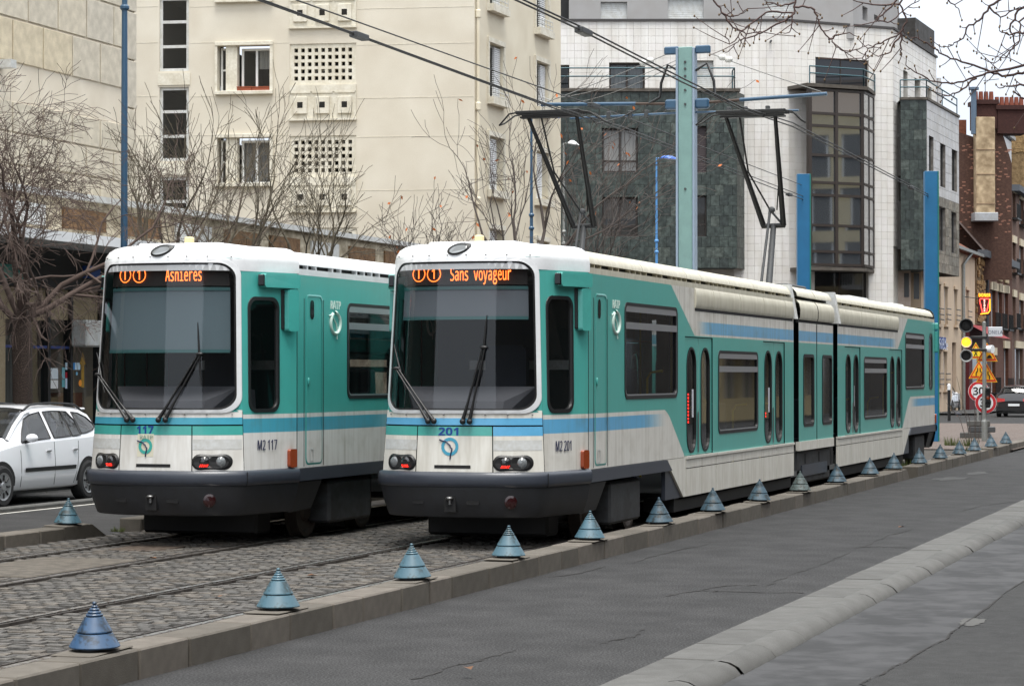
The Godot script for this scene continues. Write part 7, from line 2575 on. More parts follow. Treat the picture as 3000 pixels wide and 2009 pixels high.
		for q in ([[2880, 665, 2912, 700], [2915, 678, 2944, 712]] if h[0] == "ornate_brick_house" else [[2936, 400, 2965, 470], [2975, 420, 2992, 490]]):
			b = B.new()
			var r := frect(f, q[0], q[1], q[2], q[3], -0.6)
			f.box(b, r.position.x, r.end.x, r.position.y - 1.2, r.end.y, -2.4, -0.6)
			var dm := obj("dormer", b, mat(S(116, 120, 130), 0.7), t)
			b = B.new()
			f.box(b, r.position.x - 0.25, r.end.x + 0.25, r.end.y, r.end.y + 0.22, -2.5, -0.35)
			obj("dormer_roof", b, zinc, dm)
			b = B.new()
			f.box(b, r.position.x + 0.35, r.end.x - 0.35, r.position.y - 0.6, r.end.y - 0.15, -0.62, -0.56)
			obj("dormer_window", b, pvc, dm)
	# ochre quoin strip between the cream house and the ornate one
	t = thing("rubble_pier", "rough ochre stone pier between the cream house and the brick house", "wall")
	b = B.new()
	var v0 := fpx(f, 2858, 900).x
	var v1 := fpx(f, 2885, 900).x
	f.box(b, v0, v1, 4.8, fpx(f, 2870, 742).y, -0.5, 0.05)
	obj("pier", b, mat(S(128, 104, 76), 0.95, {"tex": M.t_stain, "scale": 1.0}), t)
	var pst := B.new()
	for k in 90:
		var u := rng.randf_range(v0, v1 - 0.4)
		var y := rng.randf_range(4.9, fpx(f, 2870, 748).y)
		f.cbox(pst, u, u + rng.randf_range(0.3, 0.9), y, y + rng.randf_range(0.12, 0.3), 0.05, rng.randf_range(0.08, 0.16), 0.03)
	stuff(obj("stones", pst, mat(S(170, 138, 96), 0.95, {"tex": M.t_stain, "scale": 1.4}), t))
	b = B.new()
	b.tube([f.pt(v1 + 0.2, 0, 0.15), f.pt(v1 + 0.2, fpx(f, 2892, 745).y, 0.15)], 0.10, 8)
	obj("downpipe", b, mat(S(66, 72, 80), 0.6), t)

func build_opposite() -> void:  # across the street, outside the frame: what the oriel and the windscreens mirror
	var f := Fac.new(Vector3(7.5, 0, 0), Vector3(0, 0, -1), Vector3(-10, 0, -60))
	var t := thing("balcony_building", "cream balconied building across the street, mirrored in the oriel panes", "building")
	var cr := mat(S(206, 190, 150), 0.9, {"tex": M.t_plaster, "scale": 0.3})
	var b := B.new()
	var hs := []
	for j in 5:
		for i in 7:
			hs.append(Rect2(93 + i * 3.4, 0.95 + j * 3.1, 2.5, 2.45))
	wall(b, f, 92, 117, 0, 17, hs, 0.3)
	obj("wall", b, cr, t)
	for r in hs:
		b = B.new()
		f.rect(b, r.position.x, r.end.x, r.position.y, r.end.y, -0.28)
		obj("window", b, M.dark_gloss, t)
		b = B.new()
		for e in [0.0, 0.5, 0.96]: f.box(b, r.position.x + 2.4 * e, r.position.x + 2.4 * e + 0.1, r.position.y, r.end.y, -0.27, -0.2)
		obj("window_frame", b, M.white_paint, t)
	for j in range(1, 5):
		for i in 2:
			b = B.new()
			var u := 95.0 + i * 10.2
			f.box(b, u, u + 6.0, 0.7 + j * 3.1, 0.95 + j * 3.1, 0.0, 1.3)
			var bal := obj("balcony", b, M.white_paint, t)
			b = B.new()
			for k in 41:
				f.box(b, u + k * 0.148, u + k * 0.148 + 0.03, 0.95 + j * 3.1, 1.95 + j * 3.1, 1.2, 1.24)
			f.box(b, u, u + 6.0, 1.95 + j * 3.1, 2.0 + j * 3.1, 1.18, 1.26)
			obj("balustrade", b, M.white_paint, bal)
	b = B.new()
	b.quad(f.pt(96, 3.6, 0.1), f.pt(116, 3.6, 0.1), f.pt(116, 2.9, 1.8), f.pt(96, 2.9, 1.8))
	obj("awning", b, mat(S(150, 50, 54), 0.8), t)
	b = B.new()
	b.quad(f.pt(92, 17, 0), f.pt(117, 17, 0), f.pt(117, 20, -6), f.pt(92, 20, -6))
	obj("roof", b, mat(S(120, 104, 90), 0.9), t)
	t = thing("grey_rear_building", "dark grey building up the street, mirrored in the tram windscreens", "building")
	b = B.new()
	b.box(Vector3(-33, 0, -17.8), Vector3(-22.5, 12.5, -1))
	obj("wall", b, mat(S(78, 73, 69), 0.9, {"tex": M.t_stain, "scale": 0.2}), t)
	b = B.new()
	b.box(Vector3(-33.3, 12.5, -17.9), Vector3(-22.2, 12.8, -0.7))
	obj("cornice", b, M.concrete_b, t)
	t = thing("brown_terrace", "long brown terrace across the street, mirrored in the tram's side windows", "building")
	b = B.new()
	f.rect(b, -45, 91.5, 0, 12, 0)
	f.rect(b, 117.5, 215, 0, 12, 0)
	obj("wall", b, mat(S(66, 60, 56), 0.9, {"tex": M.t_stain, "scale": 0.2}), t)
	for j in 3:
		for i in 15:
			b = B.new()
			f.rect(b, 27.5 + i * 3.8, 28.9 + i * 3.8, 1.0 + j * 3.6, 3.2 + j * 3.6, 0.02)
			obj("window", b, M.dark_gloss, t)
	b = B.new()
	b.quad(f.pt(-45, 12, 0.3), f.pt(91.5, 12, 0.3), f.pt(91.5, 16, -5), f.pt(-45, 16, -5))
	obj("roof", b, mat(S(80, 76, 76), 0.9), t)
# ---------------------------------------------------------------- trees without leaves
func grow(b: B, from: Vector3, dir: Vector3, len: float, r: float, depth: int, k: Dictionary, tips: Array) -> void:
	var n := 4 if depth > 1 else 3
	var pts := [from]
	var rad := [r]
	var p := from
	var d := dir
	for i in n:
		d = (d + Vector3(rng.randfn(0, 1), rng.randfn(0, 1), rng.randfn(0, 1)) * k.bend + Vector3.UP * k.lift * (1.0 if depth > k.droop_from else -k.droop)).normalized()
		p += d * len / n
		pts.append(p)
		rad.append(maxf(lerpf(r, r * (0.62 if depth > 0 else 0.4), (i + 1.0) / n), k.thin))
	b.tube(pts, rad, 7 if depth >= 4 else (5 if r > 0.02 else 3))
	if depth == 0:
		tips.append(p)
		return
	var kids: int = k.kids if depth > 1 else k.twigs
	for i in kids:
		var at := rng.randf_range(0.35, 1.0) if i > 0 else 1.0
		var idx := clampi(int(at * n), 1, n)
		var side := d.cross(Vector3(rng.randfn(0, 1), rng.randfn(0, 1), rng.randfn(0, 1))).normalized()
		var spread: float = k.spread * (0.45 if i == 0 else 1.0) * rng.randf_range(0.7, 1.25)
		var base: Vector3 = (pts[idx] - pts[idx - 1]).normalized()
		grow(b, pts[idx], (base * cos(spread) + side * sin(spread)).normalized(), len * rng.randf_range(0.62, 0.86), rad[idx] * (0.78 if i == 0 else 0.6), depth - 1, k, tips)

func bare_tree(label: String, at: Vector3, trunk_h: float, r: float, lean: Vector3, limbs: int, len: float, depth: int, k: Dictionary, bark: Material, twig: Material, leaves := 0) -> Node3D:
	var t := thing("bare_tree", label, "tree", "leafless street trees", at)
	var b := B.new()
	var top := Vector3.UP * trunk_h + lean
	b.tube([Vector3.ZERO, top * 0.15 + Vector3(0, 0, 0.01), top * 0.5 + Vector3(0.02, 0, 0), top * 0.85, top], [r * 1.35, r * 1.05, r, r * 1.05, r * 0.8], 12, true)
	obj("trunk", b, bark, t)
	var crown := B.new()
	var tips := []
	for i in limbs:
		var a := TAU * (i + rng.randf_range(-0.2, 0.2)) / limbs + 0.4
		var tilt: float = k.open * rng.randf_range(0.6, 1.2)
		grow(crown, top * rng.randf_range(0.9, 1.0), (Vector3.UP * cos(tilt) + Vector3(cos(a), 0, sin(a)) * sin(tilt)).normalized(), len * rng.randf_range(0.8, 1.15), r * k.get("limb", 0.55), depth, k, tips)
	obj("crown", crown, twig, t)
	if leaves > 0:
		var n := 0
		for q in range(0, tips.size(), maxi(1, tips.size() / leaves)):
			var lb := B.new()
			var p: Vector3 = tips[q]
			var d := Vector3(rng.randfn(0, 1), -1.0, rng.randfn(0, 1)).normalized() * rng.randf_range(0.08, 0.15)
			var s := d.cross(Vector3(rng.randfn(0, 1), rng.randfn(0, 1), 1)).normalized() * 0.03
			lb.tri(p, p + d * 0.5 + s, p + d)
			lb.tri(p, p + d, p + d * 0.5 - s)
			obj("dry_leaf", lb, M.leaf, t)
			n += 1
	return t

func build_trees() -> void:
	var base := on_x(62, 1200, -20.6)
	rng.seed = 77
	# the old weeping tree behind the white car
	var weep := {"bend": 0.20, "lift": 0.07, "droop": 1.2, "droop_from": 2, "kids": 3, "twigs": 6, "spread": 0.72, "open": 0.92, "thin": 0.0042, "limb": 0.36}
	var rt := cam_basis.x
	bare_tree("weeping leafless tree with a thick scarred trunk behind the white car", Vector3(base.x, 0.05, base.z), 2.95, 0.165, Vector3(0.0, 0, 0.0), 8, 1.75, 5, weep, M.bark, M.twig_brown)
	var up := {"bend": 0.13, "lift": 0.10, "droop": -0.5, "droop_from": 1, "kids": 3, "twigs": 3, "spread": 0.55, "open": 0.55, "thin": 0.0058, "limb": 0.6}
	for q in [[450, 47.0, "slender leafless tree in front of the dark stair windows", 5.0, 1.55], [650, 49.0, "upright olive twigged tree in front of the flower box window", 5.2, 1.75], [900, 52.0, "upright leafless tree in front of the pierced screens", 4.7, 1.65]]:
		var p := at_depth(q[0], 1000, q[1])
		bare_tree(q[2], Vector3(p.x, 0.05, p.z), 3.3, 0.09, Vector3(0.15, 0, 0), 4, q[4], 4, up, M.bark, M.twig_olive)
	var up2 := {"bend": 0.15, "lift": 0.09, "droop": -0.4, "droop_from": 1, "kids": 3, "twigs": 3, "spread": 0.6, "open": 0.65, "thin": 0.0055, "limb": 0.6}
	for q in [[1270, 54.0, "small bushy leafless tree left of the cab roof of the tram without passengers", 2.6, 1.35, 12], [1520, 52.0, "leafless tree with a few orange leaves behind the left pantograph", 3.6, 2.05, 22], [1700, 57.0, "thin leafless tree reaching across the dark green stone bay", 2.8, 1.7, 12]]:
		var p := at_depth(q[0], 1000, q[1])
		bare_tree(q[2], Vector3(p.x, 0.05, p.z), q[3], 0.085, Vector3(0.2, 0, 0), 4, q[4], 4, up2, M.bark, M.twig_grey, q[5])
	# tree on the right-hand pavement whose twigs hang into the picture from above
	var dpt := 17.0
	var foot := at_depth(3900, 1600, dpt)
	var t := thing("overhanging_tree", "budding tree beside the road whose thin twigs hang in front of the sky", "tree", "", Vector3(foot.x, 0, foot.z))
	var off := Vector3(foot.x, 0, foot.z)
	var b := B.new()
	b.tube([Vector3.ZERO, Vector3(0, 1.5, 0), Vector3(0.05, 3.2, 0), Vector3(-0.1, 4.6, 0)], [0.2, 0.15, 0.13, 0.10], 10, true)
	obj("trunk", b, M.bark, t)
	var fork := off + Vector3(-0.1, 4.6, 0)
	var lines := [
		[[3120, 120], [3000, 192], [2930, 204], [2860, 228], [2790, 245], [2740, 240], [2690, 215], [2655, 190]],
		[[2860, 228], [2820, 262], [2780, 280], [2755, 281]],
		[[3120, 150], [3000, 212], [2940, 222], [2890, 205], [2820, 180], [2760, 160], [2740, 140], [2690, 112], [2665, 108]],
		[[3100, -60], [2960, -20], [2900, 20], [2870, 60], [2835, 80], [2822, 110], [2790, 132], [2760, 138]],
		[[3100, -40], [2985, 30], [2960, 80], [2975, 130], [2945, 170]],
		[[3050, 20], [2990, 60], [2992, 120], [2960, 150], [2915, 185]],
		[[2700, -80], [2640, -10], [2600, 30], [2570, 60], [2612, 65], [2660, 20], [2700, -5]],
		[[2700, -80], [2640, 10], [2655, 60], [2640, 95], [2580, 125], [2545, 140], [2530, 170], [2536, 178]],
		[[2640, 95], [2640, 140], [2644, 158]],
		[[2640, 100], [2610, 150], [2575, 165]],
		[[2400, -90], [2330, -5], [2328, 40], [2318, 70], [2313, 95]],
		[[2328, 40], [2290, 65], [2230, 95], [2190, 110], [2160, 120], [2133, 152]],
		[[2328, 40], [2260, 30], [2210, 60], [2180, 85], [2140, 130], [2125, 104]],
		[[2328, 20], [2380, 20], [2395, 45], [2400, 75], [2430, 110], [2450, 135], [2475, 152], [2505, 145], [2545, 131]],
		[[2430, 118], [2450, 105], [2490, 95]],
		[[2330, 5], [2290, 15], [2250, 8]],
		[[2180, -90], [2090, -5], [2115, 35], [2140, 50], [2170, 40], [2190, 25]],
		[[2115, 35], [2150, 80], [2190, 98], [2225, 92]],
		[[3080, 60], [3000, 95], [2960, 100], [2930, 90]], [[3080, 230], [3000, 248], [2960, 250], [2930, 258]], [[3060, 280], [3000, 290], [2975, 268]],
		[[2900, 20], [2930, 50], [2990, 20]], [[2640, 10], [2560, 15], [2500, 0]], [[2740, -60], [2780, 0], [2810, 25]]]
	var tw := B.new()
	var buds := B.new()
	for l in lines:
		var pts := []
		var rad := []
		var z := dpt + rng.randf_range(-0.5, 0.5)
		for k in l.size() - 1:
			for i in 4:
				var a := Vector2(l[k][0], l[k][1]).lerp(Vector2(l[k + 1][0], l[k + 1][1]), i / 4.0)
				pts.append(at_depth(a.x + rng.randf_range(-4, 4), a.y + rng.randf_range(-3, 3), z) - off)
		pts.append(at_depth(l[l.size() - 1][0], l[l.size() - 1][1], z) - off)
		var r0 := 0.011 if l[0][0] > 3050 else 0.008
		for k in pts.size(): rad.append(lerpf(r0, 0.003, float(k) / pts.size()))
		if l[0][0] > 3050 or l[0][1] < -50:
			var start: Vector3 = fork - off
			tw.tube([start, start.lerp(pts[0], 0.5) + Vector3(0, 0.3, 0), pts[0]], [0.04, 0.022, rad[0]], 6)
		tw.tube(pts, rad, 5)
		for k in range(2, pts.size(), 2):  # side twigs and buds
			var d: Vector3 = (pts[k] - pts[k - 1]).normalized()
			var s := (d.cross(-cam_basis.z) * (1 if k % 4 else -1) + d * 0.9 + Vector3(0, 0.2, 0)).normalized()
			var ln := rng.randf_range(0.02, 0.10)
			if rng.randf() < 0.25: ln = rng.randf_range(0.15, 0.32)
			var e: Vector3 = pts[k] + s * ln
			tw.tube([pts[k], pts[k].lerp(e, 0.5) + Vector3(0, -0.006, 0), e], [0.0035, 0.003, 0.002], 4)
			buds.ball(e, Vector3(0.007, 0.010, 0.007), 5, 4)
	obj("branches", tw, mat(S(84, 66, 62), 0.9), t)
	stuff(obj("buds", buds, mat(S(104, 84, 60), 0.9), t))
	# dry stalks by the traffic light
	var sp := on_ground(2855, 1295, 0.0)
	var st := thing("dry_stalks", "leafless dry stalks growing beside the traffic light pole", "plant", "", sp)
	var sb := B.new()
	for k in 7:
		var a := rng.randf_range(-0.5, 0.5)
		sb.tube([Vector3(a * 0.5, 0, 0), Vector3(a, 0.7, 0), Vector3(a * 1.7 - 0.1, rng.randf_range(1.0, 1.9), 0)], [0.012, 0.008, 0.004], 4)
	obj("stalks", sb, M.twig_grey, st)
# ---------------------------------------------------------------- cars
func build_car(t: Node3D, paint: Material, roof_rails: bool, roof_m: Material = null) -> void:
	# stations: distance from the front, sill, belt, roof or bonnet, half width, half width at the top
	var st := [[0.0, 0.34, 0.54, 0.60, 0.60, 0.50], [0.08, 0.24, 0.62, 0.70, 0.74, 0.62], [0.3, 0.21, 0.74, 0.82, 0.81, 0.68], [0.82, 0.20, 0.86, 0.93, 0.85, 0.72], [1.18, 0.20, 0.91, 1.00, 0.86, 0.70], [1.5, 0.20, 0.93, 1.22, 0.86, 0.635], [1.85, 0.20, 0.945, 1.41, 0.86, 0.585], [2.2, 0.20, 0.955, 1.465, 0.86, 0.57], [2.7, 0.20, 0.97, 1.475, 0.86, 0.57], [3.2, 0.20, 0.985, 1.465, 0.86, 0.57], [3.65, 0.21, 1.0, 1.435, 0.85, 0.565], [3.9, 0.24, 1.01, 1.37, 0.835, 0.56], [4.06, 0.28, 1.0, 1.16, 0.81, 0.58], [4.16, 0.32, 0.93, 0.98, 0.78, 0.62], [4.2, 0.42, 0.70, 0.74, 0.72, 0.62]]
	var at := func(l: float) -> Array:
		for k in st.size() - 1:
			if l <= st[k + 1][0]:
				var w: float = (l - st[k][0]) / (st[k + 1][0] - st[k][0])
				var r := []
				for i in 6: r.append(lerpf(st[k][i], st[k + 1][i], w))
				return r
		return st[st.size() - 1]
	var sect := func(s: Array, g: float) -> Array:
		var z: float = 0.82 - s[0]
		var w: float = s[4]
		var mid: float = (s[1] + s[2]) * 0.55
		return [Vector3(g * w * 0.80, s[1], z), Vector3(g * w * 0.96, s[1] + 0.05, z), Vector3(g * w, mid * 0.75, z), Vector3(g * w * 0.995, mid, z), Vector3(g * w * 0.97, s[2] - 0.03, z), Vector3(g * w * 0.945, s[2], z), Vector3(g * lerpf(w * 0.945, s[5], 0.5), lerpf(s[2], s[3] - 0.05, 0.52), z), Vector3(g * s[5], s[3] - 0.05, z), Vector3(g * s[5] * 0.90, s[3] - 0.005, z), Vector3(g * s[5] * 0.5, s[3] + 0.018, z), Vector3(0, s[3] + 0.024, z)]
	var body := B.new()
	var rows := []
	for l in 43:
		var s: Array = at.call(4.2 * l / 42.0)
		var half: Array = sect.call(s, 1.0)
		var other: Array = sect.call(s, -1.0)
		var line := []
		for p in half: line.append(p)
		for k in range(other.size() - 2, -1, -1): line.append(other[k])
		rows.append(line)
	var open_cell := func(i: int, j: int) -> bool:
		var l0 := 4.2 * i / 42.0
		var l1 := 4.2 * (i + 1) / 42.0
		if (j in [5, 6] or j in [13, 14]) and l0 >= 1.39 and l1 <= 3.91: return true
		return j >= 7 and j <= 12 and ((l0 >= 1.19 and l1 <= 2.01) or (l0 >= 3.69 and l1 <= 4.11))
	var norms := []
	for i in rows.size():
		var r := []
		for j in rows[0].size():
			r.append(((rows[i][mini(j + 1, 20)] - rows[i][maxi(j - 1, 0)]) as Vector3).cross(rows[mini(i + 1, 42)][j] - rows[maxi(i - 1, 0)][j]).normalized())
		norms.append(r)
	for i in 42:
		for j in 20:
			if open_cell.call(i, j): continue
			body.stri(rows[i][j], rows[i][j + 1], rows[i + 1][j + 1], norms[i][j], norms[i][j + 1], norms[i + 1][j + 1])
			body.stri(rows[i][j], rows[i + 1][j + 1], rows[i + 1][j], norms[i][j], norms[i + 1][j + 1], norms[i + 1][j])
	for e in [rows[0], rows[42]]:
		for k in e.size() / 2:
			body.quad(e[k], e[k + 1], e[e.size() - 2 - k], e[e.size() - 1 - k])
	obj("body", body, paint, t)
	var fl := B.new()
	fl.box(Vector3(-0.74, 0.17, -3.2), Vector3(0.74, 0.24, 0.6))
	obj("underbody", fl, M.rubber, t)
	fl = B.new()
	fl.box(Vector3(-0.74, 0.55, -0.55), Vector3(0.74, 0.94, -0.15), 0.08)
	obj("dashboard", fl, M.dash, t)
	var side := func(l: float, v: float, g: float, d: float) -> Vector3:
		var q: Array = sect.call(at.call(l), g)
		var p: Vector3 = (q[5] as Vector3).lerp(q[6], v * 2.0) if v < 0.5 else (q[6] as Vector3).lerp(q[7], v * 2.0 - 1.0)
		return p + Vector3(g * d, d * 0.35, 0)
	var lowside := func(l: float, h: float, g: float, d: float) -> Vector3:
		var q: Array = sect.call(at.call(l), g)
		for k in 5:
			if h <= q[k + 1].y:
				return (q[k] as Vector3).lerp(q[k + 1], clampf((h - q[k].y) / (q[k + 1].y - q[k].y), 0, 1)) + Vector3(g * d, 0, 0)
		return q[5] + Vector3(g * d, 0, 0)
	for g in [-1.0, 1.0]:
		var panes := [[[1.44, 0.06, 0.10], [1.6, 0.05, 0.55], [1.8, 0.05, 0.86], [2.0, 0.05, 0.9], [2.30, 0.05, 0.92]], [[2.42, 0.05, 0.92], [2.7, 0.05, 0.92], [2.95, 0.05, 0.92]], [[2.99, 0.05, 0.92], [3.13, 0.05, 0.90], [3.26, 0.06, 0.55]], [[3.30, 0.10, 0.90], [3.5, 0.12, 0.88], [3.72, 0.2, 0.75], [3.86, 0.35, 0.5]]]
		var frame := B.new()  # pillars and window frames round the open side lights
		for n in 126:
			var l0 := lerpf(1.40, 3.90, n / 126.0)
			var l1 := lerpf(1.40, 3.90, (n + 1) / 126.0)
			var gap := [0.5, 0.5]
			for w in panes:
				for q in w.size() - 1:
					var lm := (l0 + l1) / 2
					if lm >= w[q][0] and lm < w[q + 1][0]:
						var u: float = (lm - w[q][0]) / (w[q + 1][0] - w[q][0])
						gap = [lerpf(w[q][1], w[q + 1][1], u), lerpf(w[q][2], w[q + 1][2], u)]
			for sp in [[0.0, gap[0]], [gap[1], 1.0]]:
				if sp[1] - sp[0] > 0.001:
					frame.quad(side.call(l0, sp[0], g, 0.0), side.call(l1, sp[0], g, 0.0), side.call(l1, sp[1], g, 0.0), side.call(l0, sp[1], g, 0.0))
		obj("window_frame", frame, paint, t)
		var post := B.new()
		var edge := []
		for n in 10: edge.append((sect.call(at.call(lerpf(1.2, 2.02, n / 9.0)), g) as Array)[7])
		post.tube(edge, 0.035, 6)
		obj("windscreen_pillar", post, paint, t)
		for w in panes:
			var b := B.new()
			var r := []
			for q in w:
				var line := []
				for i in 5: line.append(side.call(q[0], lerpf(q[1], q[2], i / 4.0), g, 0.008))
				r.append(line)
			b.sheet(r)
			var pane := obj("window", b, M.car_glass, t)
			b = B.new()
			var rim := []
			for q in w: rim.append(side.call(q[0], q[1], g, 0.010))
			for k in range(w.size() - 1, -1, -1): rim.append(side.call(w[k][0], w[k][2], g, 0.010))
			rim.append(rim[0])
			b.tube(rim, 0.012, 4)
			obj("window_seal", b, M.rubber, pane)
		for x in [0.82, 3.42]:
			var c := Vector3(g * 0.79, 0.31, 0.82 - x)
			var arch := B.new()
			var prev := Vector3.ZERO
			var ctr: Vector3 = lowside.call(x, 0.40, g, 0.004)
			for k in 19:
				var a := PI * k / 18.0
				var l: float = x - cos(a) * 0.37
				var p: Vector3 = lowside.call(clampf(l, 0.1, 4.15), 0.31 + sin(a) * 0.37, g, 0.005)
				if k > 0: arch.tri(ctr + Vector3(0, -0.1, 0), prev, p)
				prev = p
			obj("wheel_arch", arch, M.dark, t)
			var wheel := Node3D.new()
			wheel.name = "wheel"
			t.add_child(wheel, true)
			var ax := Vector3(g, 0, 0)
			var b := B.new()
			b.lathe(c, [Vector2(0.20, 0.085), Vector2(0.27, 0.09), Vector2(0.30, 0.075), Vector2(0.312, 0.04), Vector2(0.312, -0.10), Vector2(0.2, -0.10)], 28, true, ax)
			obj("tyre", b, M.tyre, wheel)
			b = B.new()
			b.lathe(c, [Vector2(0.0, 0.085), Vector2(0.05, 0.085), Vector2(0.07, 0.07), Vector2(0.18, 0.078), Vector2(0.205, 0.088), Vector2(0.205, 0.04)], 28, true, ax)
			obj("hub_cap", b, M.hub, wheel)
			for k in 8:
				b = B.new()
				var a := TAU * k / 8.0
				var d := Vector3(0, sin(a), cos(a))
				b.tube([c + ax * 0.080 + d * 0.09, c + ax * 0.084 + d * 0.17], 0.016, 5, true)
				obj("hub_slot", b, M.rubber, wheel)
		var tr := B.new()
		var r2 := []
		for k in 12:
			var l := lerpf(1.45, 3.0, k / 11.0)
			r2.append([lowside.call(l, 0.50, g, 0.014), lowside.call(l, 0.56, g, 0.018)])
		tr.sheet(r2)
		obj("rub_strip", tr, M.rubber, t)
		for l in [1.36, 2.37, 3.12]:
			var b := B.new()
			var pts := []
			for k in 6: pts.append(lowside.call(l + (0.14 * (1.0 - k / 5.0) ** 2 if l > 3.0 else 0.0) * -1.0, lerpf(0.28, 0.93, k / 5.0), g, 0.002))
			b.tube(pts, 0.005, 4)
			obj("door_gap", b, M.panto_grey, t)
		for l in [2.18, 3.0]:
			var b := B.new()
			var p: Vector3 = lowside.call(l, 0.80, g, 0.02)
			b.ball(p, Vector3(0.016, 0.018, 0.085), 8, 6)
			obj("door_handle", b, M.hub, t)
		var mb := B.new()
		var mp: Vector3 = side.call(1.55, 0.05, g, 0.0)
		mb.ball(mp + Vector3(g * 0.13, 0.06, 0.02), Vector3(0.10, 0.065, 0.07), 10, 8)
		var mirror := obj("door_mirror", mb, paint, t)
		mb = B.new()
		mb.tube([mp, mp + Vector3(g * 0.08, 0.02, 0.01)], 0.03, 6)
		obj("mirror_stalk", mb, M.rubber, mirror)
		if roof_rails:
			var b := B.new()
			var pts := []
			for k in 9:
				var q: Array = sect.call(at.call(lerpf(1.9, 3.75, k / 8.0)), g)
				pts.append(q[7] + Vector3(-g * 0.03, 0.055 + (0.035 if k > 0 and k < 8 else -0.02), 0))
			b.tube(pts, 0.018, 6)
			obj("roof_rail", b, M.rubber, t)
		var b2 := B.new()
		var r3 := []
		for k in 4:
			var l := lerpf(3.9, 4.17, k / 3.0)
			r3.append([lowside.call(l, 0.72, g, 0.012), lowside.call(l, 0.83, g, 0.014), lowside.call(l, 0.93, g, 0.012)])
		b2.sheet(r3)
		b2.quad(Vector3(g * 0.76, 0.70, -3.385), Vector3(g * 0.42, 0.74, -3.395), Vector3(g * 0.42, 0.86, -3.375), Vector3(g * 0.77, 0.90, -3.36))
		obj("tail_light", b2, M.tail_red, t)
		b2 = B.new()
		b2.quad(Vector3(g * 0.46, 0.60, 0.80), Vector3(g * 0.76, 0.64, 0.66), Vector3(g * 0.78, 0.74, 0.52), Vector3(g * 0.50, 0.70, 0.72))
		obj("headlight", b2, M.lens, t)
	for w in [[1.22, 1.95], [3.72, 4.08]]:
		var b := B.new()
		var r := []
		for i in 8:
			var q: Array = sect.call(at.call(lerpf(w[0], w[1], i / 7.0)), 1.0)
			var q2: Array = sect.call(at.call(lerpf(w[0], w[1], i / 7.0)), -1.0)
			var line := []
			for p in [q[7], q[8], q[9], q[10], q2[9], q2[8], q2[7]]: line.append((p as Vector3) * Vector3(0.96, 1, 1) + Vector3(0, 0.012, 0.004 if w[0] < 2 else -0.014))
			r.append(line)
		b.sheet(r)
		obj("windscreen" if w[0] < 2 else "rear_window", b, M.car_glass, t)
	if roof_m:
		var b := B.new()
		var r := []
		for i in 8:
			var s: Array = at.call(lerpf(2.1, 3.6, i / 7.0))
			r.append([Vector3(-s[5] * 0.8, s[3] + 0.014, 0.82 - s[0]), Vector3(0, s[3] + 0.03, 0.82 - s[0]), Vector3(s[5] * 0.8, s[3] + 0.014, 0.82 - s[0])])
		b.sheet(r)
		obj("roof_panel", b, roof_m, t)
	var pb := B.new()
	pb.box(Vector3(-0.26, 0.52, -3.40), Vector3(0.26, 0.63, -3.385))
	obj("number_plate", pb, M.white_paint, t)
	pb = B.new()
	pb.box(Vector3(-0.26, 0.42, 0.80), Vector3(0.26, 0.53, 0.825))
	obj("number_plate", pb, M.white_paint, t)
	pb = B.new()
	pb.box(Vector3(-0.72, 0.32, -3.36), Vector3(0.72, 0.42, -3.375 - 0.03), 0.02)
	pb.box(Vector3(-0.6, 0.30, 0.76), Vector3(0.6, 0.40, 0.81), 0.02)
	obj("bumper_insert", pb, M.rubber, t)
	var sb := B.new()
	sb.box(Vector3(-0.5, 1.39, -3.14), Vector3(0.5, 1.43, -2.92), 0.015)
	obj("spoiler", sb, paint, t)
	for g in [-1.0, 1.0]:
		for z in [-1.15, -2.05]:
			var b := B.new()
			b.obox(Transform3D(Basis(Vector3.RIGHT, 0.15), Vector3(g * 0.36, 0.95, z)), Vector3(0.46, 0.65, 0.14), 0.05)
			b.obox(Transform3D(Basis(), Vector3(g * 0.36, 1.30, z - 0.04)), Vector3(0.24, 0.16, 0.09), 0.04)
			obj("seat", b, M.seat, t)

func build_cars() -> void:
	var t := thing("estate_car", "white estate car with black roof rails parked on the far side of the tracks", "car", "", Vector3(-19.03, -0.04, -30.92))
	build_car(t, M.car_white, true)
	var p := on_ground(2972, 1222, -0.046)
	t = thing("hatchback_car", "black hatchback seen from behind, driving off past the road signs", "car", "", Vector3(p.x, -0.046, p.z - 3.38), PI)
	build_car(t, M.car_black, false, mat(S(74, 30, 34), 0.3, {"coat": 0.8}))
	p = on_ground(2738, 1209, -0.046)
	t = thing("small_white_car", "white car whose nose shows behind the blue anchor mast", "car", "", Vector3(p.x, -0.046, p.z - 0.8))
	build_car(t, M.car_white, false)

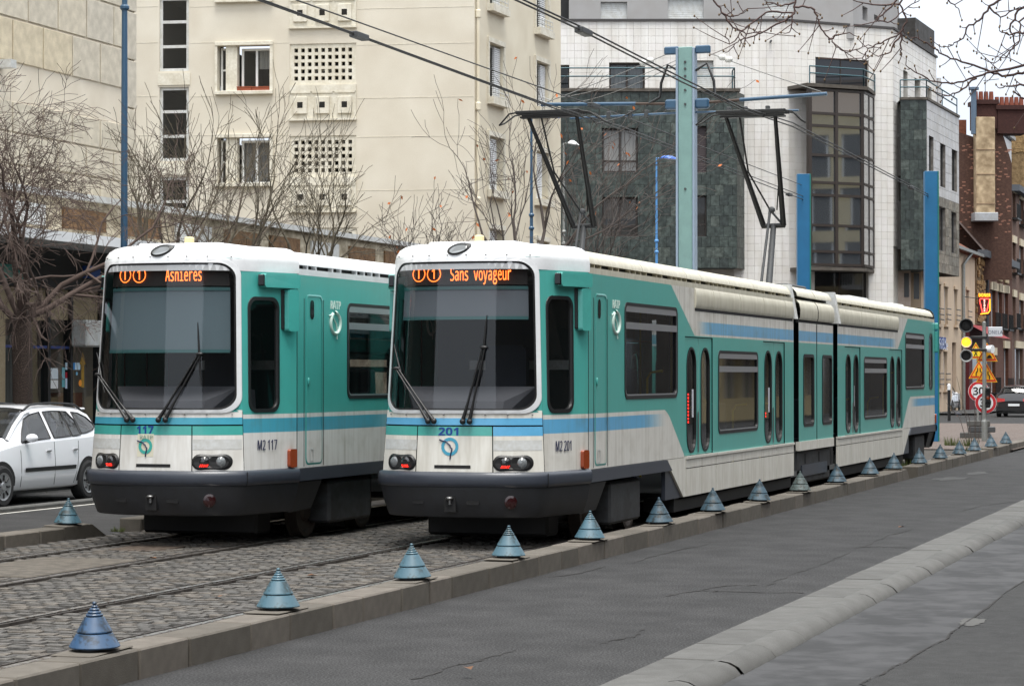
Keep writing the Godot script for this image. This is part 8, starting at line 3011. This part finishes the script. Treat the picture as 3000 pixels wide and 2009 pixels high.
# ---------------------------------------------------------------- people: smooth union of tapered bones, meshed as surface nets
func figure_mesh(bones: Array, cell: float, blend: float) -> B:
	var lo := Vector3.ONE * INF
	var hi := -lo
	for q in bones:
		for k in 2:
			var r: float = q[2 + k] + 3.0 * cell
			lo = lo.min(q[k] - Vector3.ONE * r)
			hi = hi.max(q[k] + Vector3.ONE * r)
	var n := Vector3i(((hi - lo) / cell).ceil()) + Vector3i.ONE
	var val := PackedFloat32Array()
	val.resize(n.x * n.y * n.z)
	val.fill(1.0)
	var dist := func(p: Vector3) -> float:
		var d := 1.0
		for q in bones:
			var ab: Vector3 = q[1] - q[0]
			var t := clampf((p - q[0]).dot(ab) / maxf(ab.length_squared(), 1e-9), 0, 1)
			var e: float = (p - (q[0] + ab * t)).length() - lerpf(q[2], q[3], t)
			var h := clampf(0.5 + 0.5 * (d - e) / blend, 0, 1)
			d = lerpf(d, e, h) - blend * h * (1.0 - h)
		return d
	for k in n.z:
		for j in n.y:
			for i in n.x:
				val[(k * n.y + j) * n.x + i] = dist.call(lo + Vector3(i, j, k) * cell)
	var at := func(i, j, k) -> float: return val[(k * n.y + j) * n.x + i]
	var vert := {}
	var norm := {}
	for k in n.z - 1:
		for j in n.y - 1:
			for i in n.x - 1:
				var s := Vector3.ZERO
				var c := 0
				for e in [[0, 0, 0, 1, 0, 0], [0, 1, 0, 1, 1, 0], [0, 0, 1, 1, 0, 1], [0, 1, 1, 1, 1, 1], [0, 0, 0, 0, 1, 0], [1, 0, 0, 1, 1, 0], [0, 0, 1, 0, 1, 1], [1, 0, 1, 1, 1, 1], [0, 0, 0, 0, 0, 1], [1, 0, 0, 1, 0, 1], [0, 1, 0, 0, 1, 1], [1, 1, 0, 1, 1, 1]]:
					var a: float = at.call(i + e[0], j + e[1], k + e[2])
					var z: float = at.call(i + e[3], j + e[4], k + e[5])
					if (a < 0.0) != (z < 0.0):
						s += Vector3(i + e[0], j + e[1], k + e[2]).lerp(Vector3(i + e[3], j + e[4], k + e[5]), a / (a - z))
						c += 1
				if c:
					var p := lo + s / c * cell
					vert[Vector3i(i, j, k)] = p
					var h := cell * 0.5
					norm[Vector3i(i, j, k)] = Vector3(dist.call(p + Vector3(h, 0, 0)) - dist.call(p - Vector3(h, 0, 0)), dist.call(p + Vector3(0, h, 0)) - dist.call(p - Vector3(0, h, 0)), dist.call(p + Vector3(0, 0, h)) - dist.call(p - Vector3(0, 0, h))).normalized()
	var b := B.new()
	for c in vert:
		for ax in 3:
			var e := Vector3i.ZERO
			e[ax] = 1
			var d1 := Vector3i.ZERO
			var d2 := Vector3i.ZERO
			d1[(ax + 1) % 3] = 1
			d2[(ax + 2) % 3] = 1
			var p0: Vector3i = c
			var p1: Vector3i = c + e
			if p1[ax] >= n[ax]: continue
			if (at.call(p0.x, p0.y, p0.z) < 0.0) == (at.call(p1.x, p1.y, p1.z) < 0.0): continue
			var q := [c, c - d1, c - d1 - d2, c - d2]
			var ok := true
			for w in q:
				if not vert.has(w): ok = false
			if ok:
				b.stri(vert[q[0]], vert[q[1]], vert[q[2]], norm[q[0]], norm[q[1]], norm[q[2]])
				b.stri(vert[q[0]], vert[q[2]], vert[q[3]], norm[q[0]], norm[q[2]], norm[q[3]])
	return b

func build_people(tram_at: Vector3) -> void:  # a passenger standing by the rear window of the nearer tram
	var t := thing("person", "person in a dark cap and navy coat standing behind the tram's rear window", "person", "", tram_at + Vector3(0.45, 0.385, -20.2), deg_to_rad(200))
	var bones := []
	for g in [-1.0, 1.0]:
		bones.append([Vector3(0.10 * g, 0.90, 0), Vector3(0.11 * g, 0.50, 0.02), 0.085, 0.06])
		bones.append([Vector3(0.11 * g, 0.50, 0.02), Vector3(0.11 * g, 0.09, -0.02), 0.06, 0.042])
		bones.append([Vector3(0.11 * g, 0.05, -0.03), Vector3(0.12 * g, 0.04, 0.15), 0.045, 0.035])
		bones.append([Vector3(0.19 * g, 1.42, 0), Vector3(0.25 * g, 1.14, -0.02), 0.062, 0.05])
		bones.append([Vector3(0.25 * g, 1.14, -0.02), Vector3(0.20 * g, 1.02, 0.20), 0.05, 0.038])
	bones.append([Vector3(0, 0.92, 0), Vector3(0, 1.15, 0), 0.15, 0.14])
	bones.append([Vector3(0, 1.15, 0), Vector3(0, 1.40, 0), 0.15, 0.15])
	bones.append([Vector3(-0.15, 1.43, 0), Vector3(0.15, 1.43, 0), 0.075, 0.075])
	bones.append([Vector3(0, 1.45, 0), Vector3(0, 1.56, 0.01), 0.07, 0.055])
	obj("body", figure_mesh(bones, 0.034, 0.05), mat(S(30, 34, 52), 0.85), t)
	var skin := mat(S(176, 130, 108), 0.7)
	var head := [[Vector3(0, 1.60, 0.02), Vector3(0, 1.70, 0.0), 0.078, 0.092], [Vector3(0, 1.63, 0.09), Vector3(0, 1.61, 0.115), 0.016, 0.018], [Vector3(-0.088, 1.65, 0), Vector3(-0.092, 1.62, 0), 0.015, 0.012], [Vector3(0.088, 1.65, 0), Vector3(0.092, 1.62, 0), 0.015, 0.012], [Vector3(0, 1.55, 0.06), Vector3(0, 1.56, 0.07), 0.04, 0.03]]
	obj("head", figure_mesh(head, 0.013, 0.02), skin, t)
	var cap := B.new()
	cap.ball(Vector3(0, 1.72, -0.005), Vector3(0.10, 0.075, 0.108), 14, 8)
	cap.box(Vector3(-0.07, 1.695, 0.08), Vector3(0.07, 1.71, 0.17), 0.006)
	obj("cap", cap, mat(S(28, 26, 30), 0.9), t)
	var face := B.new()
	for g in [-1.0, 1.0]:
		face.ball(Vector3(0.033 * g, 1.655, 0.086), Vector3(0.011, 0.007, 0.006), 6, 5)
	face.ball(Vector3(0, 1.575, 0.098), Vector3(0.022, 0.005, 0.006), 8, 5)
	obj("eyes_and_mouth", face, mat(S(60, 30, 28), 0.7), t)
	for g in [-1.0, 1.0]:
		var hand := []
		var w := Vector3(0.20 * g, 1.02, 0.22)
		hand.append([w, w + Vector3(0, 0.0, 0.07), 0.028, 0.032])
		for k in 4:
			var o := w + Vector3((k - 1.5) * 0.018, 0.0, 0.09)
			var ln: float = [0.028, 0.034, 0.031, 0.024][k]
			hand.append([o, o + Vector3(0, -0.012, ln), 0.0095, 0.009])
			hand.append([o + Vector3(0, -0.012, ln), o + Vector3(0, -0.045, ln * 1.1), 0.009, 0.008])
		hand.append([w + Vector3(-0.03 * g, 0, 0.03), w + Vector3(-0.05 * g, -0.01, 0.075), 0.011, 0.009])
		obj("hand", figure_mesh(hand, 0.0075, 0.006), skin, t)
# ---------------------------------------------------------------- the scene
func _ready() -> void:
	cam_basis = Basis(Vector3.UP, deg_to_rad(YAW)) * Basis(Vector3.RIGHT, deg_to_rad(PITCH))
	rng.seed = 20240
	var cam := Camera3D.new()
	cam.name = "camera"
	cam.transform = Transform3D(cam_basis, EYE)
	cam.fov = rad_to_deg(2.0 * atan(1004.5 / FOCAL))
	cam.near = 0.5
	cam.far = 2000.0
	add_child(cam)
	var env := Environment.new()
	env.background_mode = Environment.BG_SKY
	env.tonemap_mode = Environment.TONE_MAPPER_LINEAR
	env.tonemap_exposure = 2.9
	env.sdfgi_enabled = true
	env.ssao_enabled = true
	env.ssil_enabled = true
	var sky := Sky.new()
	var sm := ProceduralSkyMaterial.new()
	sm.sky_top_color = S(248, 251, 255)
	sm.sky_horizon_color = S(138, 145, 154)
	sm.sky_curve = 0.6
	sm.ground_bottom_color = S(50, 50, 50)
	sm.ground_horizon_color = S(90, 92, 95)
	sm.sky_energy_multiplier = 1.0
	sky.sky_material = sm
	env.sky = sky
	env.background_energy_multiplier = 1.0
	var we := WorldEnvironment.new()
	we.name = "world"
	we.environment = env
	add_child(we)
	var sun := DirectionalLight3D.new()
	sun.name = "overcast_sun"
	sun.light_energy = 0.5
	sun.light_angular_distance = 30.0
	sun.light_color = Color(1.0, 0.99, 0.97)
	sun.shadow_enabled = true
	sun.rotation_degrees = Vector3(-74, 25, 0)
	add_child(sun)
	make_materials()
	build_ground()
	build_stone_block()
	build_shop()
	build_cream_block()
	build_white_block()
	build_far_houses()
	build_opposite()
	build_trams()
	build_cars()
	build_people(Vector3(-8.8, 0, -24.7))
	build_cones()
	build_catenary()
	build_lamps()
	build_signals()
	build_trees()

func build_trams() -> void:
	var wiper2 := [[[1100 + 0.5868 * 435, 680 + 0.5868 * 945], [1100 + 0.5868 * 470, 680 + 0.5868 * 945], [1100 + 0.5868 * 540, 680 + 0.5868 * 575], [1100 + 0.5868 * 556, 680 + 0.5868 * 415], [1100 + 0.5868 * 526, 680 + 0.5868 * 720]], [[1100 + 0.5868 * 262, 680 + 0.5868 * 943], [1100 + 0.5868 * 292, 680 + 0.5868 * 943], [1100 + 0.5868 * 105, 680 + 0.5868 * 680], [1100 + 0.5868 * 92, 680 + 0.5868 * 560], [1100 + 0.5868 * 150, 680 + 0.5868 * 790]]]
	var wiper1 := [[[240 + 0.5868 * 380, 680 + 0.5868 * 937], [240 + 0.5868 * 415, 680 + 0.5868 * 937], [240 + 0.5868 * 585, 680 + 0.5868 * 608], [240 + 0.5868 * 576, 680 + 0.5868 * 450], [240 + 0.5868 * 592, 680 + 0.5868 * 765]], [[240 + 0.5868 * 222, 680 + 0.5868 * 936], [240 + 0.5868 * 253, 680 + 0.5868 * 936], [240 + 0.5868 * 78, 680 + 0.5868 * 710], [240 + 0.5868 * 70, 680 + 0.5868 * 600], [240 + 0.5868 * 110, 680 + 0.5868 * 800]]]
	var a := {"x": -8.8, "z": -24.70, "number": "201", "text": "Sans voyageur", "teal": S(78, 168, 159), "cream": S(220, 218, 211), "blue": S(98, 172, 214), "roof": S(200, 196, 180), "dirty": true, "blue_corner": true, "plate": false,
		"rings": [[1227, 803, "T"], [1271, 803, "1"]], "words": [1318, 1509, 804], "blind": 2.53, "blind_m": M.blind_b, "wipers": wiper2, "number_px": [1316, 1264], "number_size": 0.118, "number_wide": 1.35, "side_px": [1655, 1302], "emblem_px": [1318, 1308], "emblem_m": mat(S(64, 150, 178), 0.5),
		"panto_z": -40.3, "panto": {"strip": [2105, 332, 2308, 325], "horns": [2040, 366, 2360, 358], "arm": [2128, 344, 2272, 340], "knee": [2238, 662, 2296, 660], "hub": [2257, 615], "foot": [2252, 830]}}
	var b := {"x": -12.05, "z": -24.0, "number": "117", "text": "Asnières", "teal": S(70, 167, 159), "cream": S(222, 221, 218), "blue": S(70, 162, 186), "roof": S(226, 228, 230), "dirty": false, "blue_corner": false, "plate": true,
		"rings": [[366, 806, "T"], [407, 806, "1"]], "words": [483, 598, 806], "blind": 2.17, "blind_m": M.blind_a, "wipers": wiper1, "number_px": [424, 1259], "number_size": 0.118, "number_wide": 1.1, "side_px": [769, 1304], "emblem_px": [425, 1307], "emblem_m": mat(S(60, 160, 150), 0.5),
		"panto_z": -40.1, "panto": {"strip": [1520, 333, 1706, 326], "horns": [1463, 367, 1790, 362], "arm": [1548, 344, 1690, 340], "knee": [1681, 664, 1740, 662], "hub": [1702, 620], "foot": [1692, 760]}}
	for k in [a, b]:
		var paint := StandardMaterial3D.new()
		paint.albedo_texture = livery(k.teal, k.cream, k.blue, 5 if k == a else 9)
		paint.roughness = 0.34
		paint.clearcoat_enabled = true
		paint.clearcoat = 0.35
		paint.clearcoat_roughness = 0.12
		k.paint = paint
		var t := thing("tram", "turquoise and cream tram %s with %s roof, its display reading %s" % [k.number, "a dirty cream" if k == a else "a clean white", k.text], "tram", "trams waiting side by side", Vector3(k.x, 0, k.z))
		build_tram(t, k)
